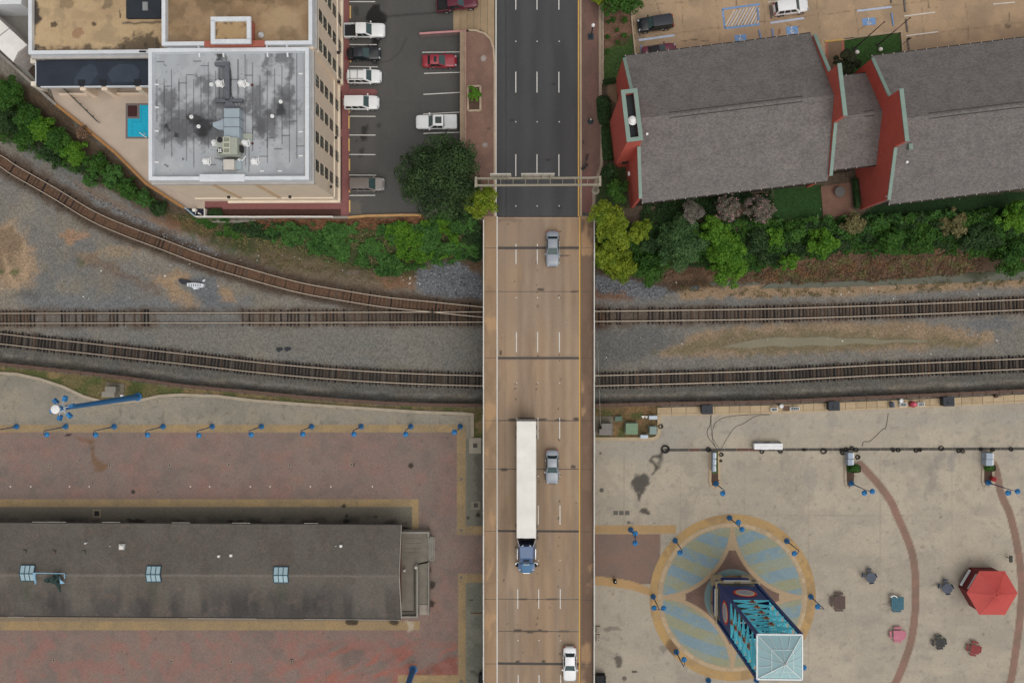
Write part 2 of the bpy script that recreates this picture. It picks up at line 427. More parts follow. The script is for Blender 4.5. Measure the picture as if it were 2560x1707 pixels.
p.poly([(640,600),(760,640),(860,672),(1000,700),(1040,712),(980,740),(800,705),(640,665)],(104,88,66),12,.8,8)
p.poly([(1045,665),(1090,655),(1150,655),(1210,690),(1210,755),(1060,738),(1035,720),(1042,690)],(104,107,112),6,.95,7)
p.poly([(930,690),(1040,700),(1035,722),(960,722)],(128,88,60),8,.6,7)
p.poly([(1480,560),(1560,560),(2620,520),(2620,690),(2200,705),(1900,712),(1760,720),(1480,745)],(74,60,46),10,.95,6)
p.poly([(1640,660),(1900,640),(2300,610),(2500,640),(2480,690),(2100,700),(1850,712),(1700,720),(1640,700)],(98,76,58),10,.85,8)
p.noise((116,84,60),34,.55,.14,.6,mask=p.polymask([(1640,665),(2450,610),(2450,690),(1850,712),(1640,715)],8))
p.poly([(1485,692),(1540,695),(1640,715),(1690,735),(1640,745),(1485,732)],(104,107,112),6,.9,6)
p.poly([(1488,730),(1560,735),(1600,750),(1550,760),(1488,765)],(124,86,62),8,.75,7)
p.poly([(1690,715),(1880,715),(2200,712),(2560,690),(2640,690),(2640,712),(2300,730),(1950,745),(1700,745)],(150,122,90),7,.85,6)
p.poly([(1680,700),(1760,695),(1780,715),(1720,728),(1690,722)],(66,52,36),5,.85,5)
p.poly([(1486,748),(1700,752),(1950,748),(2300,733),(2640,715),(2640,742),(2300,752),(1900,765),(1486,772)],(112,110,106),8,.8,5)
p.poly([(1486,806),(2640,778),(2640,890),(1486,935)],(116,112,104),12,.7,6)
p.poly([(1486,815),(1640,820),(1700,850),(1600,900),(1486,930)],(92,92,92),20,.7,8)  # grey gravel, with the shade beside the bridge put into its colour
p.poly([(1640,890),(1720,842),(1840,812),(2050,808),(2300,808),(2480,835),(2480,862),(2300,872),(2000,880),(1800,888)],(148,122,92),10,.8,8)
p.noise((128,110,84),50,.5,.2,.6,mask=p.polymask([(1640,890),(1840,812),(2300,808),(2480,862),(2000,880)],10))
p.poly([(1640,880),(1740,850),(1850,830),(2000,828),(2230,836),(2450,848),(2440,868),(2250,862),(2100,876),(1900,880),(1760,876),(1690,886)],(106,98,70),8,.7,10)
p.blob(2480,812,60,18,(96,100,104),.6,8)
for tr,w,c in((TRA,62,(84,68,55)),(TRB,48,(88,74,62)),(TRD,44,(66,58,51))):
 p.line(tr,w,c,9,.85,5)
p.line(TRA,26,(100,72,52),5,.8,3)
p.line([(a,b-20)for a,b in TRA],9,(64,52,42),4,.65,3);p.line([(a,b+22)for a,b in TRA],9,(62,52,40),4,.7,3)
p.poly([(395,778),(590,777),(608,790),(606,812),(400,814),(385,795)],(112,111,107),14,.9,8)
p.poly([(75,786),(380,786),(380,806),(75,806)],(112,108,102),5,.6,4)
p.poly([(640,785),(800,785),(800,805),(640,805)],(110,104,96),5,.5,4)
p.noise((86,76,66),30,.55,.15,.5,mask=sm((16-seg_dist(U,V,TRD))/4))
south=[(a,b-26)for a,b in FEN][::-1]
p.poly([(a,b+19)for a,b in TRD]+south,(88,86,80),5,.85,3)
p.line([(a,b-12)for a,b in FEN],16,(66,62,56),6,.8,4)
p.poly([(a,b+4)for a,b in FEN[:10]]+[(1212,1120),(1175,1095),(1182,1032),(900,1020),(640,1000),(500,985),(400,988),(300,1010),(200,990),(100,945),(0,930),(-80,930)],(106,96,58),4,1,3)
m_=p.polymask([(a,b+4)for a,b in FEN[:10]]+[(1212,1120),(1175,1095),(1182,1032),(640,1000),(300,1012),(0,932),(-80,930)],4)
p.noise((74,88,40),34,.52,.14,.75,mask=m_);p.noise((140,116,78),26,.57,.12,.7,mask=m_)
m_=p.polymask([(1486,1016),(1652,1012),(1652,1110),(1486,1110)],4)
p.put(m_,(112,92,60));p.noise((78,88,44),22,.54,.12,.8,mask=m_);p.noise((138,104,68),16,.55,.14,.7,mask=m_)
p.poly([(1490,-200),(2800,-200),(2800,530),(1600,560),(1490,560)],(88,74,58),4,.9)
p.poly([(1500,-120),(1590,-120),(1590,100),(1540,130),(1506,120)],(118,88,70),6,1,6)
p.poly([(1507,135),(1530,118),(1560,95),(1590,84),(1590,160),(1545,205),(1507,212)],(60,84,36),4,1,5)
p.blob(1545,100,26,9,(84,60,48),.6,6)
p.poly([(2110,98),(2250,80),(2258,128),(2200,175),(2095,190),(2100,120)],(48,80,32),2,1,2)
p.poly([(1930,470),(2056,462),(2058,545),(1930,552)],(40,72,30),3,1,2)
p.poly([(2150,540),(2200,505),(2800,460),(2800,530),(2160,560)],(34,58,28),3,1,2)
p.poly([(1490,420),(1570,420),(1570,520),(1490,520)],(52,72,34),8,.9,4)
p.poly([(1520,205),(1545,205),(1545,260),(1520,250)],(136,112,88),3,1)
ground=bpy.data.objects.new("ground",grid_mesh("ground",X,Y,Z,paint_mat("soil_and_gravel",.34,7.0,.95,.5,speck=.02,cell=.26,cscale=5.5),p.c));COL.objects.link(ground)
ground["kind"]='structure'
far=MB().sheet([(-2500,-2500,-.6),(2500,-2500,-.6),(2500,2500,-.6),(-2500,2500,-.6)]).build("land",M("far_land",S(96,100,78),.95,.4,.02,.2,.5),local=True)
far["kind"]='structure'
# === railway tracks
RAIL=M("rail_steel",S(205,190,168),.45,.15,3,.1,20,metal=.3)
RUST=M("rail_rust",S(88,62,48),.9,.2,3,.2,20)
TIES=[M("sleeper_dark",S(46,41,38),.9,.2,2,.3,30),M("sleeper_brown",S(70,56,46),.9,.2,2,.3,30),M("sleeper_grey",S(82,74,66),.9,.2,2,.3,30),M("sleeper_rusty",S(84,64,50),.9,.2,2,.3,30),M("sleeper_black",S(35,32,31),.9,.2,2,.3,30)]
def resample(pts,step):
 pts=[Vector((q[0],q[1]))for q in pts];out=[];acc=0.0;nxt=0.0
 for a,b in zip(pts[:-1],pts[1:]):
  L=(b-a).length
  while nxt<=acc+L+1e-9:
   out.append((a.lerp(b,(nxt-acc)/L),(b-a).normalized()));nxt+=step
  acc+=L
 return out
def smooth_line(pts,n=6):
 out=[]
 for i in range(len(pts)-1):
  p0=Vector(pts[max(i-1,0)]);p1=Vector(pts[i]);p2=Vector(pts[i+1]);p3=Vector(pts[min(i+2,len(pts)-1)])
  for k in range(n):
   t=k/n
   out.append(.5*((2*p1)+(p2-p0)*t+(2*p0-5*p1+4*p2-p3)*t*t+(3*p1-p0-3*p2+p3)*t**3))
 out.append(Vector(pts[-1]));return out
def rail_run(b,pts,zoff=.0,tilt=0):
 b.ribbon(pts,.08,.26+zoff,.33+zoff,0);b.ribbon(pts,.16,.12+zoff,.2595+zoff,1)
def offset(pts,d):
 out=[]
 for i,q in enumerate(pts):
  t=(pts[min(i+1,len(pts)-1)]-pts[max(i-1,0)]).normalized();out.append(q+Vector((-t.y,t.x))*d)
 return out
TIE_MESH=[]
for m in TIES:
 TIE_MESH.append([MB().cbox((0,0,0),.24,2.62,.17,taper=.96).mesh("sleeper",m),MB().cbox((0,0,0),.21,2.5,.17,taper=.93).mesh("sleeper",m)])
def track(label,px,step,weights,gaps=(),zt=.0,clip=None,seed=1,until=None):
 pts=smooth_line([xy(u,v,.2)for u,v in px]);c=pts[len(pts)//2]
 t=thing("railway_track",label,"railway track",(c.x,c.y,0.0));r=random.Random(seed)
 rp=pts if until is None else[q for q in pts if Qn(np.array(q.x),np.array(q.y),np.array(.3))[0]<until]
 for sgn in(-1,1):
  b=MB();rail_run(b,offset(rp,sgn*.755));b.build("rail",[RAIL,RUST],t)
 n=0
 for q,d in resample(pts,step):
  u,v=Qn(np.array(q.x),np.array(q.y),np.array(.1));u=float(u)
  if u<-14 or u>2574 or 1235<u<1460 or n>=299:continue
  if until and u>until:continue
  if any(a<u<b and r.random()<k for a,b,k in gaps):continue
  mi=r.choices(range(5),weights)[0]
  a=math.atan2(d.y,d.x)+r.uniform(-.035,.035)
  o=place(r.choice(TIE_MESH[mi]),"sleeper",t,(q.x-c.x+r.uniform(-.04,.04),q.y-c.y+r.uniform(-.05,.05),zt+r.uniform(-.05,.012)),a);n+=1
 return t
track("curved rusty spur track from the upper left, joining the straight track at the bridge",TRA,.56,(1,5,1,5,1),zt=-.1,seed=2,gaps=((0,860,.5),),until=1240)
track("middle straight railway track that gravel buries for a stretch left of the bridge",TRB,.53,(4,4,3,2,2),seed=3,gaps=((385,604,.97),(60,385,.45),(604,900,.35),(1480,1760,.3)),zt=-.01)
track("lower main railway track next to the rusty fence, with closely set sleepers",TRD,.512,(5,3,2,1,3),seed=4,zt=.0)
# === loose stones and litter
def rock_field(name,polys,n,smin,smax,mats,seed,zf=None):
 r=random.Random(seed);b=MB()
 for pts in polys:
  us=[q[0]for q in pts];vs=[q[1]for q in pts];k=0;tries=0
  while k<n and tries<n*8:
   tries+=1
   u,v=r.uniform(min(us),max(us)),r.uniform(min(vs),max(vs))
   if not inside(np.array([u]),np.array([v]),pts)[0]:continue
   q=P(u,v,.3);z=tz(q.x,q.y);s=r.uniform(smin,smax)*(1 if r.random()<.85 else 1.5)
   vs_=[]
   for zz,t in((-.1,1),(.55,.62)):
    for i in range(5):
     a=i*1.2566+r.uniform(-.4,.4);vs_.append((q.x+s*t*math.cos(a),q.y+s*t*math.sin(a)*.8,z+s*zz))
   mi=r.randrange(len(mats))
   b.add(vs_,[(5,6,7,8,9)]+[(i,(i+1)%5,5+(i+1)%5,5+i)for i in range(5)],mi);k+=1
 return tag(b.build(name,mats),kind='stuff')
STONE=[M("stone_grey",S(108,111,116),.9,.2),M("stone_pale",S(140,142,144),.9,.2),M("stone_dark",S(84,87,92),.9,.2)]
rock_field("riprap",[[(1045,668),(1100,655),(1160,655),(1206,700),(1206,750),(1060,736),(1040,715)]],520,.08,.17,STONE,1)
rock_field("riprap",[[(1489,694),(1540,697),(1640,715),(1690,735),(1640,745),(1489,732)]],300,.08,.16,STONE,2)
rock_field("riprap",[[(150,445),(330,537),(470,592),(560,645),(510,636),(400,588),(250,512)]],420,.07,.15,STONE,3)
rock_field("litter",[[(660,545),(760,545),(760,556),(660,556)],[(1000,690),(1050,690),(1050,710),(1000,710)],[(1490,690),(2560,690),(2560,760),(1490,760)],[(0,600),(600,660),(600,780),(0,780)],[(640,600),(1000,640),(1000,690),(640,660)],[(1490,810),(2560,790),(2560,880),(1490,920)]],14,.06,.13,[M("white_litter",S(225,225,220),.7,.1)],5)
# === rusty fence along the railway
FENW=[xy(u,v,1.0)for u,v in FEN]
rust1=M("fence_rusty_steel",S(98,76,64),.85,.25,2,.2,20);rust2=M("fence_dark_steel",S(46,38,35),.85,.2,2,.2)
c=FENW[9]
fence=thing("railway_fence","long low rusty brown steel fence between the lower railway track and the plazas","fence",(c[0],c[1],0))
runs=resample(smooth_line(FENW,4),1.92)
for(a,d),(b_,d2)in zip(runs[:-1],runs[1:]):
 m=MB();e=(b_-a).normalized()*.03
 m.beam((a.x+e.x,a.y+e.y,1.0),(b_.x-e.x,b_.y-e.y,1.0),.5,.16,0);m.beam((a.x,a.y,.45),(b_.x,b_.y,.45),.1,.9,1)
 m.build("fence_panel",[rust1,rust2],fence)
postm=None
for a,d in runs:
 if postm is None:
  postm=MB().box(-.07,-.34,0,.07,.3,1.14).mesh("post",rust1)
 place(postm,"post",fence,(a.x-c[0],a.y-c[1],0),math.atan2(d.y,d.x))
# === street north of the bridge
ASPH=paint_mat("asphalt",.2,14,.92,.15,cell=.08,cscale=16)
def road_paint(p):
 for x,w,a in((1262,18,.35),(1315,22,.3),(1368,22,.35),(1425,24,.3)):p.line([(x,-100),(x+1,560)],w,(88,88,89),14,a,4)
 p.line([(1264,-100),(1265,560)],3,(52,52,54),2,.7,1)
 p.noise((84,84,84),40,.5,.2,.3,1,.25);p.rect(1236,430,1250,560,(62,62,64),8,.5)
 for u,v in((1385,210),(1372,400),(1398,520),(1280,300)):p.blob(u,v,7,3,(50,50,52),.6,2)
ROAD_END=[(1236,-140),(1450,-140),(1450,541),(1440,540),(1425,543),(1400,541),(1380,543),(1350,541),(1330,543),(1300,540),(1285,543),(1262,541),(1236,542)]
road=painted_sheet("road",1232,-140,1452,546,ZRD,3,(70,70,72),ASPH,road_paint,11,clip=ROAD_END)
LINEW=M("white_road_paint",S(208,205,198),.7,.15,3,.15,20);LINEY=M("yellow_road_paint",S(205,158,62),.7,.18,3,.15,20)
def dash(parent,u,v0,v1,z,w=.13,name="lane_dash",m=LINEW):
 a,b=P(u,v0,z+.006),P(u,v1,z+.006)
 MB().sheet([(a.x-w/2,a.y,z+.006),(a.x+w/2,a.y,z+.006),(b.x+w/2,b.y,z+.006),(b.x-w/2,b.y,z+.006)]).build(name,m,parent)
for u in(1289.5,1342.5,1397.2):
 for v0,v1 in((-60,25),(180,232),(386,441)):dash(road,u,v0,v1,ZRD)
dash(road,1240,-140,541,ZRD,.16,"edge_line");dash(road,1446.5,-140,541,ZRD,.2,"edge_line",LINEY)
studm=MB().cbox((0,0,0),.16,.16,.03,taper=.7).mesh("road_stud",LINEW)
for u in(1289.5,1342.8,1398):
 for v in(104,305,515):q=P(u,v,ZRD+.005);place(studm,"road_stud",road,q-road.location if road.location.length else q)
BRICKP=paint_mat("brick_paving",.22,10,.92,.25,brick=2.4)
def walkR(p):
 p.noise((104,78,70),40,.5,.2,.6,1,.5);p.noise((134,100,86),30,.55,.2,.4,1,.4);p.rect(1452,430,1480,545,(132,84,80),10,.6)
 p.line([(1460,-100),(1462,540)],8,(96,84,76),8,.4,3)
pav=painted_sheet("pavement",1451,-140,1500,532,ZRD+.12,3,(118,90,80),BRICKP,walkR,12,clip=[(1453,-140),(1498,-140),(1499,240),(1503,330),(1502,410),(1492,440),(1483,470),(1482,531),(1453,531)])
def walkL(p):
 p.noise((142,108,92),40,.5,.2,.5,1,.5);p.noise((112,86,76),30,.55,.2,.5);p.blob(1208,147,8,7,(170,166,160),.7,2);p.blob(1211,363,6,6,(160,156,150),.7,2);p.blob(1222,322,5,4,(80,74,70),.7,2)
 p.rect(1160,70,1240,82,(140,116,92),6,.4)
pav2=painted_sheet("pavement",1162,74,1238,545,ZRD+.12,3,(128,98,84),BRICKP,walkL,13,clip=[(1165,78),(1190,78),(1212,86),(1226,100),(1233,122),(1235,160),(1235,545),(1165,545)])
KERB=M("kerb_concrete",S(172,152,126),.9,.2,1.5,.15,15)
def kerb(px,z0,z1,w=.3,m=KERB,name="kerb",closed=False):
 o=MB().ribbon([xy(u,v,z1)for u,v in px],w,z0,z1,0,closed).build(name,m);o["kind"]='structure';return o
kerb([(1236.5,545),(1236.5,160),(1234,122),(1227,99),(1213,84.5),(1190,76.5),(1172,76)],ZRD-.1,ZRD+.14,.26)
kerb([(1451.5,-140),(1452.5,540)],ZRD-.1,ZRD+.15,.24)
kerb([(1500,-140),(1500.5,60),(1501,210),(1501,240),(1505,330),(1504,412),(1494,442),(1485,472),(1484,540)],ZRD-.3,ZRD+.16,.42,M("pavement_edge_concrete",S(150,132,112),.9,.2,1.5,.15,15))
edge=thing("stone_edging","row of small pale edging stones between the brick pavement and the planting bed","edging",P(1508,110,ZP))
em=MB().cbox((0,0,0),.24,.3,.28,taper=.8).mesh("stone",M("edging_stone",S(168,150,130),.9,.25))
for i in range(54):
 q=P(1507+rng.uniform(-.4,.4),8+i*3.75,ZP)-edge.location;place(em,"stone",edge,q,rng.uniform(-.3,.3))
b=MB()
for k in range(6):
 ua,ub=1236-k*17.2,1236-(k+1)*17.2+.5;f0,f1=k/6,(k+1)/6
 za,zb=ZRD+.03-(ZRD-ZL)*sm(np.array(f0))*1.0,ZRD+.03-(ZRD-ZL)*sm(np.array(f1))
 za,zb=float(za),float(zb)
 vb0=122 if k==0 else(88 if k==1 else 76);vb1=88 if k==0 else 76
 b.sheet([P(ub,-140,zb),P(ua,-140,za),P(ua,vb0,za),P(ub,vb1,zb)])
apron=b.build("driveway",M("driveway_concrete",S(160,136,104),.9,.25,.5,.2,12));apron["kind"]='structure'
# === hotel yard
LOT=paint_mat("lot_asphalt",.2,14,.93,.15,cell=.1,cscale=14)
def lot_paint(p):
 p.noise((90,88,85),90,.5,.3,.4);p.noise((78,77,75),50,.55,.3,.3)
 p.line([(985,-60),(975,100),(955,200),(930,300),(905,420)],20,(98,94,90),18,.3,8)
 p.poly([(918,30),(932,12),(948,14),(950,30),(968,40),(966,55),(955,60),(948,110),(938,118),(928,108),(928,60),(915,50)],(38,36,36),3,.95,3)
 p.line([(960,44),(1050,36),(1110,28),(1160,24)],5,(52,50,48),3,.7,2)
 p.poly([(924,112),(945,112),(948,160),(930,162)],(40,38,38),4,.8,4)
 p.line([(952,158),(975,152),(1000,130),(1018,95)],3,(60,58,56),2,.6,1)
 p.poly([(904,315),(920,312),(920,350),(905,352)],(48,46,46),3,.85,4);p.poly([(898,370),(912,362),(908,392),(900,394)],(56,54,52),3,.7,4)
 p.blob(890,28,8,12,(60,58,56),.7,4);p.blob(945,316,7,6,(60,58,56),.6,3);p.blob(893,355,5,5,(60,58,56),.5,3)
 p.poly([(871,502),(900,498),(905,540),(871,540)],(112,104,92),5,.5,6)
 for y in(90,256,420):p.line([(1050,y),(1050,y+40)],1.5,(60,60,60),1,.5)
 p.line([(880,257),(1140,258)],1.5,(66,64,62),1,.5)
lot=painted_sheet("parking_lot",866,-140,1160,545,ZL,3,(82,81,79),LOT,lot_paint,14,clip=[(868,-140),(1152,-140),(1152,515),(1105,515),(1058,538),(868,541)])
PINK=M("pink_walk",S(134,84,82),.9,.15,1.5,.12,12)
wk=flat("hotel_walk",[(840,-140),(871,-140),(871,540),(512,540),(512,490),(840,490)],ZL+.012,PINK,kind='structure')
kerb([(871.5,-140),(871.5,224),(936,224),(943,231),(936,238),(871.5,238),(871.5,540)],ZL,ZL+.12,.14,PINK)
isl=MB().prism([xy(u,v,ZL)for u,v in((872,225),(934,225),(941,231),(934,237),(872,237))],ZL,ZL+.1).build("traffic_island",PINK);isl["kind"]='structure'
MULCH=M("bark_mulch",S(74,48,42),.95,.35,3,.3,25,bump=.5)
for q in([(846,227),(855,227),(855,323),(846,323)],[(846,342),(855,342),(855,500),(846,500)],[(556,523),(852,523),(852,540),(556,540)],[(512,519),(556,519),(556,541),(512,541)]):
 flat("mulch_bed",q,ZL+.03,MULCH,kind='structure')
def stall(u0,v0,u1,v1):
 a,b_=P(u0,v0,ZL+.006),P(u1,v1,ZL+.006);d=(b_-a).normalized();n=Vector((-d.y,d.x,0))*.06
 MB().sheet([a-n,b_-n,b_+n,a+n]).build("parking_line",LINEW,lot)
for v,e in((5,938),(112,942),(167,944),(291,939),(338,939),(386.5,938.5),(438,940),(489,938)):stall(871.5,v,e,v+rng.uniform(-.6,1))
for a in((1056,131.5,1149,130.5),(1060,184,1149,181.5),(1058.5,236.5,1149.5,231.5),(1058,285.5,1149,281),(1058.5,334,1148.5,331)):stall(*a)
YSTOP=M("yellow_concrete",S(206,164,92),.85,.15,3,.1)
stopm=None
def wheel_stop(u,v0,v1,z,m,label,group,u1=None):
 a,b_=P(u,v0,z),P(u if u1 is None else u1,v1,z);L=(b_-a).length;c=(a+b_)/2
 o=MB().cbox((0,0,0),L,.2,.13,taper=.94).build("wheel_stop",m,local=True)
 o.location=(c.x,c.y,z+.005);o.rotation_euler=(0,0,math.atan2(b_.y-a.y,b_.x-a.x));return tag(o,label,"wheel stop",group)
g="yellow wheel stops by the hotel walk"
for u,v0,v1,lb in((876,15,47.5,"yellow wheel stop in the empty stall above the white pickup with the black bed"),(876.5,146,157,"yellow wheel stop just below the black saloon car"),(873.5,276,283,"yellow wheel stop showing below the plain white SUV"),(872.8,290,323,"yellow wheel stop in the first empty stall below the white SUV"),(873,346,379,"yellow wheel stop in the middle one of the three empty stalls"),(873.8,397,428,"yellow wheel stop in the empty stall above the taupe minivan"),(874,475,482,"yellow wheel stop just below the taupe minivan"),(874.5,500,531,"yellow wheel stop in the lowest stall by the hotel corner")):
 wheel_stop(u,v0,v1,ZL,YSTOP,lb,g)
WALLC=M("retaining_wall_concrete",S(150,128,104),.9,.22,1,.15,12)
w1=MB();w1.prism([xy(1150,79,ZRD),xy(1165.5,79,ZRD),xy(1165.5,515,ZRD),xy(1150,515,ZRD)],ZL-.2,ZRD+.1)
o=w1.build("retaining_wall",WALLC);tag(o,"tan concrete wall between the hotel yard and the brick pavement","wall")
w1=MB();w1.ribbon([xy(u,v,ZRD)for u,v in((1047,79.5),(1100,76),(1164,72.5))],.2,ZL-.2,ZRD-.8);w1.ribbon([xy(u,v,ZRD)for u,v in((1047,79.5),(1100,76),(1164,72.5))],.26,ZRD-.8,ZRD-.7,1)
o=w1.build("retaining_wall",[M("pink_wall",S(130,112,110),.85),M("pink_wall_cap",S(186,128,128),.8)]);tag(o,"low pink wall sloping along the driveway into the hotel yard","wall")
pr=thing("pink_railing","thin pink steel railing on the edge of the brick pavement above the parked red car","railing",P(1164,300,ZRD+.1))
pm=M("pink_steel",S(176,128,120),.6,.1)
for z in(.55,1.0):MB().beam(P(1164.5,74,ZRD+.1+z),P(1165,470,ZRD+.1+z),.07,.07).build("rail",pm,pr)
pmesh=MB().box(-.035,-.035,0,.035,.035,1.05).mesh("post",pm)
for i in range(12):place(pmesh,"post",pr,P(1164.5+i*.05,76+i*35.7,ZRD+.1)-pr.location)
TANW=M("tan_wall",S(184,140,84),.88,.2,2,.15,12);GREYW=M("grey_wall",S(138,132,124),.9,.25,1.2,.15)
yw=thing("yard_wall","low yellow-topped wall between the hotel yard and the green bank","wall",P(960,539,ZL-1.2))
wp=[(870,543.5),(915,539.5),(1010,537.5),(1058,538)]
for(a,b_)in zip(wp[:-1],wp[1:]):
 n=max(1,int(abs(b_[0]-a[0])/24))
 for k in range(n):
  q0=[a[i]+(b_[i]-a[i])*k/n for i in(0,1)];q1=[a[i]+(b_[i]-a[i])*(k+.985)/n for i in(0,1)]
  MB().ribbon([xy(*q0,ZL+.3),xy(*q1,ZL+.3)],.3,ZL-1.6,ZL+.35).build("wall_panel",TANW,yw)
MB().ribbon([xy(u,v,ZL+.3)for u,v in((1066,537.5),(1106,513.5))],.3,ZL-1.6,ZL+.4).build("wall_panel",GREYW,yw)
yw2=thing("terrace_wall","tan wall with an orange-brown top edging the pool terrace along the bank of trees","wall",P(290,385,ZL-1.4))
tw=[(-30,108),(40,172),(95,222),(140,262),(200,309),(290,384),(330,424),(365,459),(410,488),(459,519.5)]
for k,(a,b_)in enumerate(zip(tw[:-1],tw[1:])):
 m=MB();m.ribbon([xy(*a,ZL+.4),xy(*b_,ZL+.4)],.3,ZL-1.6,ZL+.4,0);m.ribbon([xy(*a,ZL+.4),xy(*b_,ZL+.4)],.36,ZL+.4,ZL+.5,1)
 m.build("wall_panel",[TANW,M("wall_top_orange",S(160,112,56),.85,.25,2)if k>2 else GREYW],yw2)
wf=thing("white_fence","low white fence wall along the mulch bed south of the hotel","fence",P(660,541,ZL-1))
WHT=M("white_painted",S(226,222,214),.7,.1,1.5,.08)
for a,b_ in(((487,541),(620,541.5)),((621,541.7),(740,541.2)),((741,541.2),(832,541.5))):
 m=MB();m.ribbon([xy(*a,ZL+.9),xy(*b_,ZL+.9)],.2,ZL-1.4,ZL+.2,1);m.ribbon([xy(*a,ZL+.9),xy(*b_,ZL+.9)],.14,ZL+.2,ZL+.9,0);m.build("fence_panel",[WHT,GREYW],wf)
MB().ribbon([xy(832,543,ZL+.3),xy(872,543,ZL+.3)],.3,ZL-1.6,ZL+.3).build("wall_panel",GREYW,wf)
flat("retaining_slope",[(505,545),(640,545),(640,552),(598,557),(535,557)],ZL-.9,M("broken_concrete",S(122,118,106),.9,.3,2,.2),kind='structure')
TERR=M("terrace_concrete",S(182,164,146),.9,.12,.6,.1,10)
flat("terrace",[(126,222),(450,214),(450,440),(520,470),(520,524),(470,524),(365,458),(290,383),(200,308),(140,260)],ZL+.01,TERR,kind='structure')
pool=thing("swimming_pool","small L-shaped turquoise swimming pool with a grey rim on the hotel terrace","swimming pool",P(345,303,ZL))
DECK=M("pool_rim",S(116,106,104),.85,.15,2,.12)
zc=ZL+.05
for k,q in enumerate(([(314,259),(349,259),(349,264),(314,264)],[(314,264),(319,264),(319,347),(314,347)],[(343,264),(349,264),(349,293),(343,293)],[(319,292),(349,292),(349,297),(319,297)],[(319,342.5),(400,342.5),(400,347),(319,347)],[(349,259),(400,259),(400,263),(349,263)])):
 MB().prism([xy(u,v,zc)for u,v in q],ZL-.3,zc+.001*k).build("pool_rim",DECK,pool)
wat=M("pool_water",(.015,.43,.62),.12,.12,.6,.1,4,spec=.5,bump=.08)
MB().sheet([P(u,v,ZL+.03)for u,v in((349,263),(400,263),(400,343),(319,343),(319,297),(349,297))]).build("water",wat,pool)
MB().sheet([P(u,v,ZL+.036)for u,v in((353,266),(354,266),(354,306),(331,306),(331,340),(330,340),(330,305),(353,305))]).build("pool_step",M("pool_tile",(.02,.24,.35),.2),pool)
MB().prism([xy(u,v,ZL+.1)for u,v in((319,264),(343,264),(343,292),(319,292))],ZL,ZL+.045).build("hot_tub_cover",M("dark_red_cover",S(66,34,34),.7,.2,4),pool)
m=MB();q=P(360,337,ZL+.05);m.tube(q+Vector((-.3,0,0)),q+Vector((-.3,.1,.7)),.04);m.tube(q+Vector((.3,0,0)),q+Vector((.3,.1,.7)),.04);m.tube(q+Vector((-.3,.1,.7)),q+Vector((.5,-.5,.2)),.05);m.build("pool_ladder",WHT,pool)
rl=thing("terrace_railing","slanting dark steel handrail on the pool terrace below the black flat roof","railing",P(200,262,ZL))
dk=M("dark_steel",S(84,82,76),.6,.15)
A,B=P(157,216,ZL),P(250,307,ZL)
for z in(.5,1.0):MB().beam(A+Vector((0,0,z)),B+Vector((0,0,z)),.08,.08).build("rail",dk,rl)
ps=MB().box(-.04,-.04,0,.04,.04,1.0).mesh("post",dk)
for i in range(7):place(ps,"post",rl,A.lerp(B,i/6)-rl.location)
pe=thing("pump_enclosure","small dark enclosure with a round white tank at the hotel's terrace corner","pump enclosure",P(486,530,ZL))
MB().sheet([P(u,v,ZL+.02)for u,v in((462,521),(509,522),(509,540),(488,541),(466,528))]).build("floor",M("dark_blue_floor",S(36,40,62),.8,.3,4),pe)
MB().lathe(P(490.5,527,ZL),[(.28,0),(.3,.8),(.2,.95),(.05,1.0)],14).build("tank",WHT,pe,smooth=True)
m=MB();m.tube(P(489,530,ZL+.3),P(489,536,ZL+.3),.05);m.tube(P(500,534,ZL+.3),P(504,538,ZL+.3),.08);m.lathe(P(501,535,ZL),[(.12,0),(.12,.6)],10);m.build("pipes",WHT,pe)
MB().ribbon([xy(u,v,ZL+1)for u,v in((460,519),(466,523.5),(473,529),(480,535.5),(487,541))],.12,ZL-1,ZL+1.0).build("fence",M("blue_white_panel",S(150,178,196),.6,.3,3),pe)
MB().ribbon([xy(u,v,ZL+1)for u,v in((510.5,540.5),(510.5,521))],.1,ZL,ZL+1.0).build("fence",WHT,pe)
